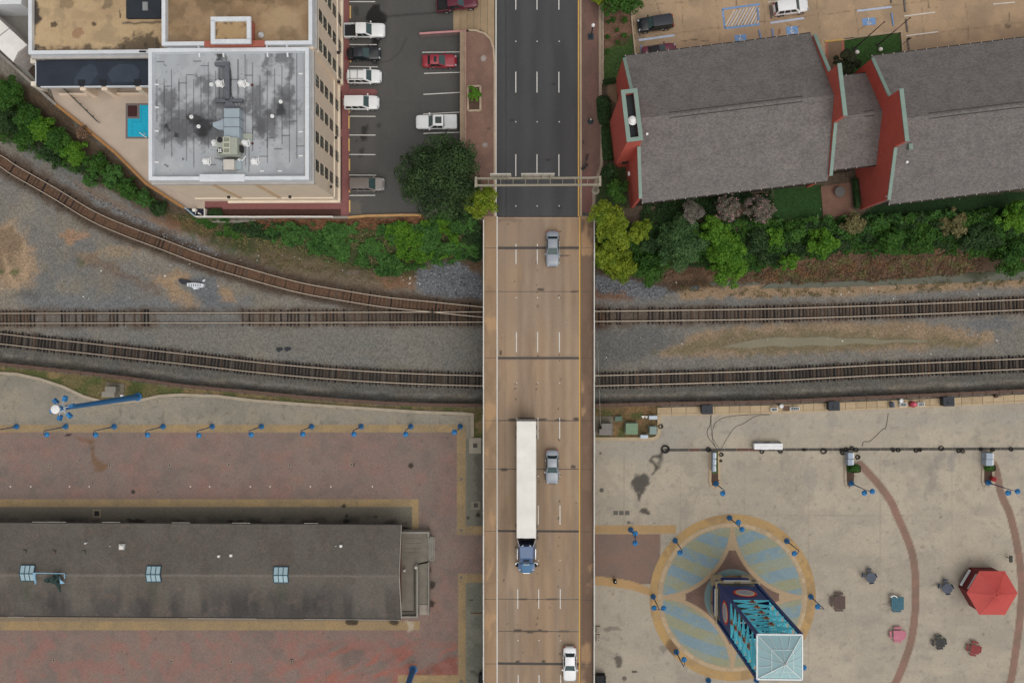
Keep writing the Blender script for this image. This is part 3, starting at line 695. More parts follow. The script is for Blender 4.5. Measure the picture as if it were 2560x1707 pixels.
# === bridge
DECKP=paint_mat("bridge_deck_concrete",.16,9,.9,.12,cell=.06,cscale=12)
def deck_paint(p):
 p.noise((170,144,116),60,.5,.25,.5,1,.25);p.noise((140,118,94),30,.55,.2,.4,1,.2)
 for x,w,c,a in((1256,14,(140,114,90),.5),(1302,13,(128,106,86),.55),(1330,12,(130,108,88),.5),(1356,13,(136,112,88),.5),(1382,12,(132,108,88),.4),(1410,12,(136,112,88),.5),(1432,12,(140,114,88),.45),(1316,10,(170,146,120),.5),(1370,9,(176,150,122),.45),(1422,9,(172,148,118),.45)):
  p.line([(x-2,540),(x+1,1720)],w,c,8,a,3)
 p.noise((164,132,98),26,.6,.2,.4,1,.12);p.noise((120,100,82),18,.62,.14,.35,1,.08)
 p.line([(1263,545),(1264,1720)],2.5,(120,102,84),2,.5,1)
 p.noise((146,126,108),140,.48,.2,.5,mask=sm((900-p.V)/160))
 for v,w,a in((620,0,0),(895,0,0)):p.line([(1236,v),(1450,v)],9,(118,104,92),5,.45,2)
 r=random.Random(5)
 for k in range(70):
  p.blob(r.choice((1289,1343,1398,r.uniform(1245,1445)))+r.uniform(-3,3),r.uniform(560,1700),r.uniform(1.2,3),r.uniform(1.2,3.4),(72,62,54),.75,1)
 for u,v,a,b in((1352,724,9,3),(1438,729,12,2),(1352,1050,18,3),(1400,1050,14,3),(1440,1048,8,4),(1432,1167,6,4),(1252,882,4,6),(1325,1576,18,3),(1295,1575,12,4),(1356,1576,14,3),(1410,1576,14,2),(1295,1655,5,4),(1358,1654,5,4),(1260,1172,10,3),(1280,1051,12,3),(1305,1497,14,2),(1380,1497,14,2),(1410,640,14,2)):p.blob(u,v,a,b,(70,64,58),.85,2)
 p.poly([(1240,542),(1290,542),(1300,548),(1285,556),(1262,550),(1244,556)],(110,92,80),4,.5,4)
 p.line([(1236,543),(1450,543)],4,(186,158,136),3,.6,2)
VB=2200
bridge=thing("road_bridge","long tan concrete road bridge crossing over the railway tracks and plazas","bridge",P(1345,900,0))
JOINTS=[541,620,729,895,1051,1172,1327,1497,1577,1658,VB]
for k,(va,vb)in enumerate(zip(JOINTS[:-1],JOINTS[1:])):
 o=painted_sheet("deck_slab",1232,va+.6,1456,vb-.6,ZRD,3 if vb<1800 else 8,(150,130,108),DECKP,deck_paint,21,parent=bridge,kind=None)
XL0,XL1=P(1209.5,1100,ZRD).x,P(1241.5,1100,ZRD).x
XR0,XR1=P(1452.5,1100,ZRD).x,P(1484.5,1100,ZRD).x
YN,YS=P(1300,541,ZRD).y,P(1300,VB,ZRD).y
CONC=M("bridge_concrete",S(138,128,114),.9,.2,.5,.12,8)
MB().box(XL0,YS,ZRD-.55,XR1+.05,YN,ZRD-.012).build("deck_slab",CONC,bridge)
gs=MB()
for x in np.linspace(XL0+.9,XR1-.9,7):gs.box(x-.3,YS,ZRD-1.9,x+.3,YN-1,ZRD-.56)
gs.build("girder",CONC,bridge)
JD=M("expansion_joint",S(78,72,68),.9,.3,2,.2)
for v,w in((620,.34),(729,.07),(895,.3),(1051,.12),(1172,.1),(1327,.3),(1497,.06),(1577,.07),(1658,.34)):
 q=P(1300,v,ZRD);MB().box(XL1-.05,q.y-w/2,ZRD-.01,XR0+.02,q.y+w/2,ZRD+.006).build("expansion_joint",JD,bridge)
def walk_paint(c1,c2):
 def f(p):
  p.noise(c1,50,.5,.2,.6,1,.3);p.noise(c2,24,.56,.2,.5,1,.4)
  p.noise((190,150,104),34,.66,.1,.5,1,.5)
 return f
painted_sheet("footway",1210.5,541,1241.5,VB,ZRD+.16,4,(152,124,94),DECKP,walk_paint((160,132,100),(132,108,84)),31,parent=bridge,kind=None)
painted_sheet("footway",1453.5,541,1484,VB,ZRD+.16,4,(118,94,76),DECKP,walk_paint((108,86,70),(132,106,84)),32,parent=bridge,kind=None)
MB().box(XL0,YS,ZRD-.01,XL1,YN,ZRD+.15).build("kerb",KERB,bridge);MB().box(XR0,YS,ZRD-.01,XR1,YN,ZRD+.15).build("kerb",CONC,bridge)
MB().box(XR0-.14,YS,ZRD+.004,XR0-.01,YN,ZRD+.008).build("gutter",M("gutter_dirt",S(92,78,62),.9,.3),bridge)
MB().box(XR1-.12,YS,ZRD+.15,XR1-.02,YN,ZRD+.2).build("gutter",JD,bridge)
for v in(729,1051,1172,1327,1497,1658,620,895):
 q=P(1300,v,ZRD)
 for a,b_ in((XL0+.12,XL1-.02),(XR0+.03,XR1-.14)):MB().box(a,q.y-.03,ZRD+.15,b_,q.y+.03,ZRD+.166).build("expansion_joint",JD,bridge)
RAILW=M("white_rail_paint",S(214,210,200),.6,.12,1.5,.1)
pst=MB().box(-.05,-.05,0,.05,.05,1.0).mesh("post",RAILW)
for side,x in((0,XL0+.02),(1,XR1-.02)):
 y=YN-(.6 if side==0 else-.4);k=0
 pp=thing("parapet",None,None);pp.parent=bridge;pp.location=(x-bridge.location.x,0,ZRD+.15)
 while y>YS:
  y1=max(y-3.35,YS);dx=rng.uniform(-.025,.025)
  m=MB();m.tube((x+dx,y-.02,ZRD+1.2),(x+dx,y1+.06,ZRD+1.2),.075,n=8);m.tube((x+dx,y,ZRD+.75),(x+dx,y1,ZRD+.75),.05,n=6);m.tube((x,y,ZRD+.4),(x,y1,ZRD+.4),.05,n=6)
  m.build("rail",RAILW,pp)
  place(pst,"post",pp,(0,y,0));y=y1
PIER=M("pier_concrete",S(132,126,116),.9,.25,.6,.15)
for v in(640,810,1000,1190,1400,1620,1850):
 q=P(1345,v,ZRD-4)
 m=MB()
 m.box(XL0+.4,q.y-.6,ZRD-2.9,XR1-.4,q.y+.6,ZRD-1.91)
 for x in(XL0+1.8,(XL0+XR1)/2,XR1-1.8):m.tube((x,q.y,-.2),(x,q.y,ZRD-2.9),.55,n=14)
 m.build("pier",PIER,bridge)
MB().box(XL0-.3,YN-.6,3.5,XR1+.3,YN+.4,ZRD-.57).build("abutment",PIER,bridge)
MB().prism([xy(u,v,ZRD)for u,v in((1164,534),(1207,534),(1207,548),(1172,546),(1164,540))],ZRD-2.6,ZRD+.12).build("wing_wall",PIER,bridge)
for u0,us in((1290,5.5),(1343.2,4.5),(1397.6,4)):
 for v0,v1 in((610,660),(830,880),(1044,1097),(1263,1311),(1472,1521),(1686,1738)):
  f=(v0-600)/1100;dash(bridge,u0+us*f,v0,v1,ZRD,.12)
 for v in(744,957,1190,1400,1600):place(studm,"road_stud",bridge,P(u0+us*(v-600)/1100,v,ZRD+.006)-bridge.location)
xa=P(1242.8,1100,ZRD).x
MB().box(XL1+.0,YS,ZRD+.1,XL1+.16,YN,ZRD+.156).build("edge_line",LINEW,bridge)
xb=P(1449.5,1100,ZRD).x
MB().box(xb-.11,YS,ZRD+.004,xb+.08,YN,ZRD+.009).build("edge_line",LINEY,bridge)
# === sign gantry over the street
gz=15.2
A,B=P(1190,454,gz),P(1500,452,gz)
ZS=ZRD+.12
gan=thing("sign_gantry","tan steel truss gantry carrying two sign boards across the street north of the bridge","sign gantry",Vector(((A.x+B.x)/2,A.y,ZS)))
STEEL=M("gantry_steel",S(150,142,122),.55,.15,2,.1)
for dy in(.45,-.45):
 for dz in(0,-.7):MB().tube(A+Vector((0,dy,dz)),B+Vector((0,dy,dz)),.075,n=8).build("chord",STEEL,gan)
nb=10
for k in range(nb+1):
 q=A.lerp(B,k/nb);m=MB();m.tube(q+Vector((0,.45,0)),q+Vector((0,-.45,0)),.035,n=6)
 for dy in(.45,-.45):
  m.tube(q+Vector((0,dy,0)),q+Vector((0,dy,-.7)),.03,n=6)
  if k<nb:r_=A.lerp(B,(k+1)/nb);m.tube(q+Vector((0,dy,0 if k%2 else-.7)),r_+Vector((0,dy,-.7 if k%2 else 0)),.03,n=6)
 m.build("brace",STEEL,gan)
for q in(A,B):
 m=MB();m.tube((q.x,q.y,ZS),(q.x,q.y,gz+.3),.2,.16,n=12);m.lathe((q.x,q.y,ZS-.1),[(.55,0),(.55,.2),(.45,.22)],16);m.build("post",STEEL,gan)
 m=MB();m.beam(q+Vector((0,.6,0)),q+Vector((0,-.7,0)),.3,.2);m.beam(q+Vector((-.15,.55,-1)),q+Vector((-.15,-.6,-1)),.2,.2);m.build("bracket",STEEL,gan)
SIGNB=M("sign_board",S(196,190,178),.5,.1,2,.06)
for u0,u1 in((1226,1278),(1303,1386)):
 a,b_=P(u0,447,gz),P(u1,447,gz)
 m=MB();m.box(a.x,A.y+.7,gz-.9,b_.x,A.y+.78,gz+1.3);s_=m.build("sign_board",SIGNB,gan)
 m=MB()
 for x in np.linspace(a.x+.5,b_.x-.5,4):m.box(x-.05,A.y+.4,gz-.8,x+.05,A.y+.699,gz+.9)
 m.box(a.x+.1,A.y+.79,gz-1.1,b_.x-.1,A.y+1.15,gz-1.04);m.build("sign_bracket",STEEL,gan)
# === south-west plaza
PLZ=paint_mat("plaza_brick",.2,11,.92,.2,brick=4.2,cell=.1,cscale=6)
YEL=(158,134,96)
def swp(p):
 U,V=p.U,p.V
 p.noise((125,112,104),110,.48,.3,.6);p.noise((142,112,101),70,.55,.3,.45);p.noise((152,110,98),30,.62,.2,.4);p.noise((110,102,96),28,.6,.25,.4);p.noise((136,112,100),9,.55,.3,.35)
 lo=sm((V-1590)/40)*sm((U-560)/300)
 p.noise((164,98,82),46,.52,.12,.8,.55,1.9,-.45,mask=lo);p.noise((104,94,88),40,.58,.2,.5,.5,1.9,-.45,mask=lo)
 p.poly([(1000,1690),(1145,1640),(1145,1690),(1010,1692)],(132,76,62),10,.6,8)
 p.noise((156,106,96),26,.62,.12,.5,mask=sm((V-1560)/30))
 p.poly([(190,1090),(232,1098),(238,1130),(246,1150),(262,1158),(274,1162),(262,1170),(245,1178),(228,1184),(236,1168),(228,1140),(228,1112),(200,1102)],(122,88,58),5,.75,4)
 kerbn=[(-70,925),(0,933),(40,935),(100,948),(160,968),(210,992),(255,1004),(300,1007),(345,1002),(400,990),(450,987),(540,990),(640,1002),(776,1012),(912,1021),(1048,1030),(1160,1034),(1181,1036),(1181,1090),(1215,1092),(1215,1320)]
 g=p.polymask(kerbn+[(1163,1320),(1163,1061),(-70,1061)],2)
 p.put(g,(148,140,124));p.noise((130,124,112),60,.5,.2,.6,mask=g);p.noise((158,146,124),30,.58,.15,.5,mask=g);p.noise((108,102,92),12,.7,.08,.45,mask=g)
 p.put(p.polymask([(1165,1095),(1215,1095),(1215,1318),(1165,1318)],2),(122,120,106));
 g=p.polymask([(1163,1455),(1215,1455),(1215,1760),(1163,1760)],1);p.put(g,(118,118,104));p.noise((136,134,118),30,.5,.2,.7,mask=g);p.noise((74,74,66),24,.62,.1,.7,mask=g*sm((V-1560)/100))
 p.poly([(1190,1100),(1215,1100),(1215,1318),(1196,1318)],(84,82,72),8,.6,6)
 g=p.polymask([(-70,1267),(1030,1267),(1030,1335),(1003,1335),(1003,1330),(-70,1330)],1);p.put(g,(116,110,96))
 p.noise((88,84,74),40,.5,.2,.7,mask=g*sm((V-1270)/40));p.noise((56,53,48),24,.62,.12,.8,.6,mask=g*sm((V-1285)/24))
 g=p.polymask([(-70,1540),(1003,1540),(1003,1553),(-70,1553)],1);p.put(g,(138,122,100))
 for q in((-70,1061,1163,1080),(1143,1061,1163.5,1335),(1143,1315,1215,1335.5),(-70,1247.5,1047,1267),(1029.5,1247.5,1047,1336),(1144.5,1434.5,1215,1455),(1144.5,1434.5,1164.5,1760),(-70,1553,1050,1575),(996,1687.5,1150,1707),(996,1687,1016,1760)):
  p.rect(*q,YEL,1)
 ym=np.zeros(U.shape)
 for q in((-70,1061,1163,1080),(1143,1061,1163.5,1335),(1143,1315,1215,1335.5),(-70,1247.5,1047,1267),(1029.5,1247.5,1047,1336),(1144.5,1434.5,1215,1455),(1144.5,1434.5,1164.5,1760),(-70,1553,1050,1575),(996,1687.5,1150,1760)):
  ym=np.maximum(ym,((U>q[0])&(U<q[2])&(V>q[1])&(V<q[3]))*1.0)
 p.noise((170,141,94),34,.55,.25,.6,mask=ym);p.noise((140,123,94),26,.56,.22,.5,mask=ym)
 for q in((885,1163,2,3),(1028,1161,6,6),(859,1264,6,4),(862,1303,8,8),(866,1291,4,5),(935,1295,5,4),(880,1552,18,8),(985,1556,12,8),(728,1650,5,5),(1170,1292,4,3),(1195,1285,6,6),(1177,1500,4,3),(1079,1460,8,8),(1078,1510,9,9),(1073,1428,6,9),(340,1302,26,7),(590,1303,20,6),(172,1087,10,3)):p.blob(*q,(52,46,40),.85,4)
 p.poly([(1005,1318),(1030,1322),(1032,1332),(1005,1332)],(44,42,36),3,.8,3)
 p.poly([(1012,1553),(1030,1556),(1034,1572),(1020,1578),(1018,1565)],(186,176,158),3,.6,4)
 r=random.Random(8)
 for k in range(60):p.blob(r.uniform(0,1140),r.choice((r.uniform(1085,1245),r.uniform(1580,1707))),1.6,1.6,(70,60,56),.7,1)
sw_clip=[(-70,927),(0,935),(40,937),(100,950),(160,970),(210,994),(255,1006),(300,1009),(345,1004),(400,992),(450,989),(540,992),(640,1004),(776,1014),(912,1023),(1048,1032),(1160,1036),(1179,1038),(1179,1092),(1480,1092),(1480,1900),(-70,1900)]
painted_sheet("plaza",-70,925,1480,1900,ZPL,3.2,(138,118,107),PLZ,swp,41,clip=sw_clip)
CKERB=M("plaza_kerb",S(166,152,130),.9,.2,1.2,.15,12)
kerb([(-70,925),(0,933),(40,935),(100,948),(160,968),(210,992),(255,1004),(300,1007),(345,1002),(400,990),(450,987),(540,990),(640,1002),(776,1012),(912,1021),(1048,1030),(1160,1034),(1181,1036),(1181,1092)],0,ZPL+.12,.45,CKERB)
def cover(name,u,v,r,label,cat,col,n=18,z=ZPL,group=None):
 q=P(u,v,z);m=MB().lathe((q.x,q.y,z),[(r,.0),(r,.012),(r*.85,.012),(r*.84,.02)],n)
 return tag(m.build(name,M("cover_"+name+str(col[0]),S(*col),.8,.25,4,.2)),label,cat,group)
cover("manhole_cover",333,1229,.32,"dark round manhole cover in the red brick plaza above the long roof","manhole cover",(70,62,58))
cover("manhole_cover",1504,1225,.33,"round grey manhole cover in the concrete plaza right of the bridge","manhole cover",(98,94,86))
cover("manhole_cover",1561,1695,.34,"round brownish manhole cover at the lower edge of the concrete plaza","manhole cover",(106,96,86))
def drain(u,v,w,label,col,inner,z=ZPL,group=None):
 q=P(u,v,z);t=thing("drain",label,"drain",q,group=group)
 m=MB()
 for a in((-w,-w,w,-w*.6),(-w,w*.6,w,w),(-w,-w*.6,-w*.6,w*.6),(w*.6,-w*.6,w,w*.6)):m.box(a[0],a[1],0,a[2],a[3],.015)
 m.build("frame",M("drain_frame%d"%col[0],S(*col),.85),t,local=True);MB().box(-w*.6,-w*.6,0,w*.6,w*.6,.006).build("grate",M("drain_grate%d"%inner[0],S(*inner),.8),t,local=True)
for u,v,lb in((125,1163,"small square drain left of the brown water stain in the red brick plaza"),(274,1163,"small square drain at the end of the brown water stain"),(424,1162,"small square drain in the upper brick plaza, first right of the stain"),(572,1161,"small square drain in the middle of the upper red brick plaza"),(724,1162,"small square drain just left of the leaf-marked one, upper brick plaza"),(878,1161,"small square drain with a leaf beside it in the upper red brick plaza"),(134,1650,"leftmost small drain in the lower red brick plaza"),(428,1652,"dark small drain in the lower red brick plaza below the middle skylight"),(579,1653,"small drain in the lower red brick plaza just left of the dark stain"),(729,1653,"small drain in the lower red brick plaza under the dark stain"),(880,1655,"rightmost small drain in the lower red brick plaza")):
 drain(u,v,.2,lb,(150,140,122),(48,44,40))
drain(242,1283,.62,"square drain with a tan concrete surround above the long building",(136,124,100),(44,44,46))
for u,v,lb in((1153,1325,"grey square plate in the yellow paving corner above the brick crossing"),(1153,1443,"grey square plate in the yellow paving corner below the brick crossing"),(1153,1197,"small grey plate in the upright yellow band"),(1153,1702,"grey square plate in the yellow band at the bottom edge")):
 q=P(u,v,ZPL);tag(MB().box(q.x-.22,q.y-.22,ZPL,q.x+.22,q.y+.22,ZPL+.012).build("ground_plate",M("plate_grey",S(112,104,92),.7,.3,9)),lb,"ground plate")
gl=M("ground_light_lens",S(214,200,186),.4)
for u,od in zip((26,77,174,223,476,524,626,675,776,827,931),("leftmost","second","third","fourth","fifth","sixth","seventh","eighth","ninth","tenth","last")):
 q=P(u,1216,ZPL);tag(MB().lathe((q.x,q.y,ZPL),[(.12,0),(.12,.02),(.07,.03)],8).build("ground_light",gl),"small pale ground light, %s from the left in the brick plaza's dotted line"%od,"ground light","ground lights in a line across the red brick plaza")
def pad(name,u0,v0,u1,v1,label,cat,col=(160,150,132),h=.1):
 t=thing(name,label,cat,P((u0+u1)/2,(v0+v1)/2,ZPL));q=[xy(a,b_,ZPL)for a,b_ in((u0,v0),(u1,v0),(u1,v1),(u0,v1))]
 MB().prism(q,ZPL,ZPL+h).build("slab",M("pad_concrete%d"%col[0],S(*col),.9,.2,2),t)
 uc,vc=(u0+u1)/2,(v0+v1)/2;q=P(uc,vc,ZPL+h);MB().box(q.x-.32,q.y-.32,ZPL+h,q.x+.32,q.y+.32,ZPL+h+.02).build("grate",M("pad_grate",S(80,74,68),.8,.3,9),t)
pad("drain_pad",1173,1094,1203,1133,"pale concrete drain slab with a small grate beside the bridge","drain slab")
pad("drain_pad",1178,1252,1201,1273,"grey concrete drain slab with a dark grate lower down beside the bridge","drain slab",(132,126,110))
# === lamps
BLUE=M("lamp_blue",S(30,104,158,1.25),.45,.12,2,.1);DBLUE=M("lamp_dark_blue",S(36,58,98,1.2),.45,.12,2,.1);LBLUE=M("lamp_shade_blue",S(24,118,178,1.25),.4,.12,2,.1)
def lamp_post(base,top,heads,label,zt=5.5,z0=ZPL,group="blue plaza lamp posts",zh=None):
 a=P(*base,z0);b_=P(*top,zt);b_=Vector((a.x,a.y,zt)).lerp(b_,.25)
 t=thing("lamp_post",label,"lamp post",a,group=group)
 m=MB();m.lathe(a,[(.42,0),(.42,.12),(.3,.3),(.17,.75),(.12,1.0)],12);m.build("base",BLUE,t,smooth=False)
 MB().tube(a+Vector((0,0,.8)),b_,.085,.055,n=10).build("post",DBLUE,t)
 for h in heads:
  hz=zt-.7;q=P(*h,hz)
  arm=MB();mid=Vector(((b_.x+q.x)/2,(b_.y+q.y)/2,zt+.12));arm.tube(b_-Vector((0,0,.1)),mid,.045,n=6);arm.tube(mid,q+Vector((0,0,.55)),.045,n=6);arm.tube(q+Vector((0,0,.56)),q+Vector((0,0,.3)),.05,n=6);arm.build("arm",DBLUE,t)
  sh=MB();sh.lathe(q,[(.38,-.05),(.4,0),(.34,.14),(.2,.24),(.07,.3)],16);s_=sh.build("lamp_shade",LBLUE,t,smooth=True)
  MB().lathe(q,[(.26,-.16),(.3,-.06)],12).build("bulb",M("lamp_glass",S(220,220,215),.3),s_,off=t.location)
 return t
ord_=["tenth","ninth","eighth","seventh","sixth","fifth","fourth","third","second","nearest"]
tops=[(-22,1078),(109,1078),(230,1078),(363,1078),(492,1079),(622,1077),(750,1076),(881,1076),(1012,1076),(1141,1074)]
bases=[42,165,286,408,531,654,779,903,1027,1151]
hds=[(-14,1087),(117,1086),(239,1087),(369,1087),(497,1088),(628,1086),(757,1085),(884.5,1085),(1014,1085),(1136,1080)]
for i in range(10):
 lb="blue one-shade lamp post on the yellow band, nearest of its row to the bridge" if i==9 else "blue one-shade lamp post on the yellow band, %s in its row from the bridge"%ord_[i]
 lamp_post((bases[i],1066),tops[i],[hds[i]],lb)
g="blue lamp posts round the circular plaza"
for b_,t_,h,lb in(((1824,1294),(1850,1318),[(1846,1305),(1855,1323)],"blue two-shade lamp post at the top of the circular plaza"),((1688,1351),(1707,1377),[(1700,1381)],"blue lamp post at the upper left of the circular plaza's yellow ring"),((1633,1491),(1649,1525),[(1635,1519),(1659,1520)],"blue two-shade lamp post at the left of the circular plaza"),((1691,1629),(1711,1664),[(1710,1648)],"blue lamp post at the lower left of the circular plaza, by the dirty bricks"),((1967,1352),(1998,1378),[(1986,1383)],"blue lamp post at the upper right of the circular plaza's yellow ring"),((2027,1491),(2060,1522),[(2044,1516)],"blue lamp post at the right of the circular plaza"),((1577,1324),(1590,1348),[(1588,1333),(1588,1357)],"blue two-shade lamp post on the yellow band between the bridge and the circular plaza"),((1771,1700),(1798,1740),[(1800,1730)],"blue lamp post cut off by the bottom edge, left of the tower"),((1891,1699),(1922,1741),[(1925,1735)],"blue lamp post cut off by the bottom edge, just left of the glass roof"),((1966,1628),(2005,1660),[(2010,1668)],"blue lamp post half hidden behind the tower's glass roof")):
 lamp_post(b_,t_,h,lb,group=g)
g="blue lamp posts at the planted islands"
lamp_post((1790,1209),(1808,1223),[(1807,1233)],"blue lamp post at the rounded end of the left planted island",group=g)
lamp_post((2128,1208),(2160,1224),[(2161,1232),(2181,1228)],"blue lamp post at the rounded end of the middle planted island",group=g)
lamp_post((2470,1206),(2528,1225),[(2520,1232),(2544,1228)],"blue lamp post at the rounded end of the right planted island, beside the red bin",group=g)
def mast(base,label,show=True):
 a=P(*base,0.1);zt=21.0;t=thing("floodlight_mast",label,"floodlight mast",a,group="tall blue floodlight masts")
 MB().tube(a+Vector((0,0,0)),a+Vector((0,0,zt-1)),.46,.26,n=16).build("pole",BLUE,t,smooth=False)
 MB().lathe(a,[(.62,0),(.62,.15),(.5,.2)],18).build("base",BLUE,t)
 MB().lathe((a.x,a.y,zt),[(.12,-1),(.2,-.3),(.56,-.02),(.55,.12),(.3,.2)],20).build("cap",M("mast_cap",S(226,226,224),.5),t,smooth=False)
 MB().lathe((a.x,a.y,zt-1.4),[(.5,0),(.5,.12),(.3,.14)],12).build("collar",M("mast_steel",S(170,178,186),.45,.2),t)
 for k in range(6):
  an=k*math.pi/3+.25;c_,s_=math.cos(an),math.sin(an);ctr=Vector((a.x+1.25*c_,a.y+1.25*s_,zt-1.5))
  MB().beam((a.x+.3*c_,a.y+.3*s_,zt-1.2),ctr+Vector((0,0,.2)),.12,.1).build("arm",M("mast_steel",S(170,178,186)),t)
  h=MB();h.cbox(ctr-Vector((0,0,.15)),.75,.5,.5,0,an,.75);h.build("floodlight",LBLUE if k%2 else BLUE,t)
 return t
mast((345,992),"tall blue floodlight mast with a white cap, on the grass strip by the fence")
mast((1033,1673),"tall blue floodlight mast leaning out of the bottom edge left of the bridge")
# === long building with the grey-brown roof
ZE,ZRG=4.6,6.5
E0=P(1003,1312,ZE);E1=P(1003,1546,ZE);RV=P(1003,1438,ZRG);W0=P(-140,1312,ZE)
ridge_y=(E0.y+E1.y)/2
lb_=thing("station_building","long low building with a dark grey-brown shingle roof and three blue-framed skylights","building",(P(500,1438,0).x,ridge_y,ZPL))
def roof_paint(p):
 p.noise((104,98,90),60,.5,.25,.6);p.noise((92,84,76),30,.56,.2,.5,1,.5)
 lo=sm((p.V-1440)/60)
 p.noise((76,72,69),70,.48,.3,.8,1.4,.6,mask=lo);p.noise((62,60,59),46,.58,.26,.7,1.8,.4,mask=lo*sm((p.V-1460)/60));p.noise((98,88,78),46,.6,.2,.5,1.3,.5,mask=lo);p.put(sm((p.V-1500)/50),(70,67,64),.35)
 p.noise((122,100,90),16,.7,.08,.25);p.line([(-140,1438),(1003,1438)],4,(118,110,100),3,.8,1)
 for u in(66,382,701):p.poly([(u-14,1456),(u+14,1456),(u+10,1500),(u-6,1500)],(70,78,58),8,.35,4)
SHING=paint_mat("shingle_grey_brown",.2,16,.93,.3,cell=.12,cscale=5)
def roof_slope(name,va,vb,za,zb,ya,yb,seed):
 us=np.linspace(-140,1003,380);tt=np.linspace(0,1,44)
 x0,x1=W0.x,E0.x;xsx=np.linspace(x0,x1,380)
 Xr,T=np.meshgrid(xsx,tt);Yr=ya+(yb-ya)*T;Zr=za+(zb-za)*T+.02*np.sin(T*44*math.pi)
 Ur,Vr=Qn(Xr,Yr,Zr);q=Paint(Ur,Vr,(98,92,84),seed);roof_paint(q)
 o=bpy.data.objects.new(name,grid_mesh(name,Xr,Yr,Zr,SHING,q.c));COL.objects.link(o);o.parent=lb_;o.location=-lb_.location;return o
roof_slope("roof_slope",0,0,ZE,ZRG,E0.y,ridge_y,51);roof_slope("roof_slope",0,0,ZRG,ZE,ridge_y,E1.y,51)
m=MB();m.box(W0.x,E1.y+1.2,0,E0.x-.5,E0.y-1.25,ZE-.1);x=E0.x-.5
m.add([(x,E1.y+1.2,ZE-.1),(x,E0.y-1.25,ZE-.1),(x,ridge_y,ZRG-.15)],[(0,1,2)]);m.build("wall",M("station_wall",S(118,84,70),.9,.2),lb_)
GUT=M("dark_gutter",S(44,42,42),.7,.3);PALE=M("pale_trim",S(176,170,160),.7,.25,2)
MB().box(W0.x,E0.y+.01,ZE-.2,E0.x,E0.y+.14,ZE+.02).build("gutter",GUT,lb_);MB().box(W0.x,E1.y-.14,ZE-.2,E0.x,E1.y-.01,ZE+.02).build("gutter",GUT,lb_)
for a,b_ in((80,165),(255,300),(430,475),(580,625),(760,795)):MB().box(P(a,1312,ZE).x,E0.y+.145,ZE-.1,P(b_,1312,ZE).x,E0.y+.2,ZE).build("trim",PALE,lb_)
for a,b_ in((20,60),(470,640),(760,1000)):MB().box(P(a,1546,ZE).x,E1.y-.2,ZE-.1,P(b_,1546,ZE).x,E1.y-.145,ZE).build("trim",PALE,lb_)
m=MB();m.beam((E0.x+.03,E0.y,ZE),(E0.x+.03,ridge_y,ZRG),.06,.2);m.beam((E0.x+.03,E1.y,ZE),(E0.x+.03,ridge_y,ZRG),.06,.2);m.build("barge_board",PALE,lb_)
def roof_z(y):return ZE+(ZRG-ZE)*(1-abs(y-ridge_y)/(E0.y-ridge_y))
SKF=M("skylight_frame_blue",S(42,76,92),.5,.1);SKG=M("skylight_pane",S(150,178,186),.15,.12,.8,.05,6,spec=.5)
ang=math.atan2(ZRG-ZE,E0.y-ridge_y)
for u,lb in((66,"w"),(382,"m"),(701,"e")):
 q=P(u,1437,ZRG+.2);L=2.05;hw=1.12
 f=MB();hgt=.16
 def pt(x,y,up):return(q.x+x,ridge_y+y,ZRG-abs(y)*math.tan(ang)+up)
 for sgn in(1,-1):
  for x in(-L/2,-L/6,L/6,L/2):f.beam(pt(x,0,hgt),pt(x,sgn*hw,hgt),.09,.14)
  f.beam(pt(-L/2-.045,sgn*hw,hgt),pt(L/2+.045,sgn*hw,hgt),.1,.16)
 f.beam(pt(-L/2-.045,0,hgt+.02),pt(L/2+.045,0,hgt+.02),.1,.14)
 sk=f.build("skylight",SKF,lb_)
 for sgn in(1,-1):
  for k in range(3):
   x0=-L/2+k*L/3+.045;x1=x0+L/3-.09
   vs=[pt(x0,sgn*.05,hgt+.02),pt(x1,sgn*.05,hgt+.02),pt(x1,sgn*(hw-.05),hgt+.02),pt(x0,sgn*(hw-.05),hgt+.02)]
   MB().add(vs,[(0,1,2,3)]if sgn<0 else[(3,2,1,0)]).build("pane",SKG,sk,off=lb_.location)
def roof_vent(name,u,v,w,h,col,label_mesh=0):
 q0=P(u,v,5.6);z=roof_z(q0.y);q=P(u,v,z+h/2)
 m=MB();m.box(q.x-w/2,q.y-w/2,z-.25,q.x+w/2,q.y+w/2,z+h);return m,q,z
for u,v,w,h,c_ in((305,1366,.78,.35,(190,192,190)),(62,1379,.4,.25,(92,86,78)),(135,1380,.4,.25,(96,82,74)),(210,1380,.42,.25,(84,86,80)),(547,1390,.32,.3,(214,210,202)),(577.5,1388,.34,.3,(226,222,214)),(852.5,1364.5,.34,.3,(230,226,218)),(215,1357,.2,.5,(206,206,204)),(276,1364,.12,.4,(180,180,178)),(840,1364,.1,.6,(190,190,190))):
 m,q,z=roof_vent("roof_vent",u,v,w,h,c_);o=m.build("roof_vent",M("vent_%d_%d"%(c_[0],c_[2]),S(*c_),.6,.15),lb_)
 if u==305:MB().lathe((q.x,q.y,z+h),[(.34,0),(.34,.12),(.2,.26),(.05,.3)],16).build("fan_cap",WHT,o,off=lb_.location,smooth=True)
sc=thing("roof_weathervane","pale blue frame with a tattered dark green arrow panel beside the left skylight","roof ornament",(P(110,1450,ZRG).x,P(110,1450,ZRG).y,ZRG-.3))
PB=M("pale_blue_metal",S(128,176,204),.5,.2,3);DG=M("dark_green_patina",S(38,60,56),.75,.5,3,.3,12)
z=ZRG+.75
m=MB()
for a,b_ in(((84,1431.5),(161,1433)),((161,1433),(162,1446)),((88,1440),(88,1460))):m.beam(P(*a,z),P(*b_,z),.09,.09)
for u,v in((86,1436),(160,1440)):q=P(u,v,z);m.tube((q.x,q.y,ZRG-.6),q,.06,n=6)
m.build("frame",PB,sc)
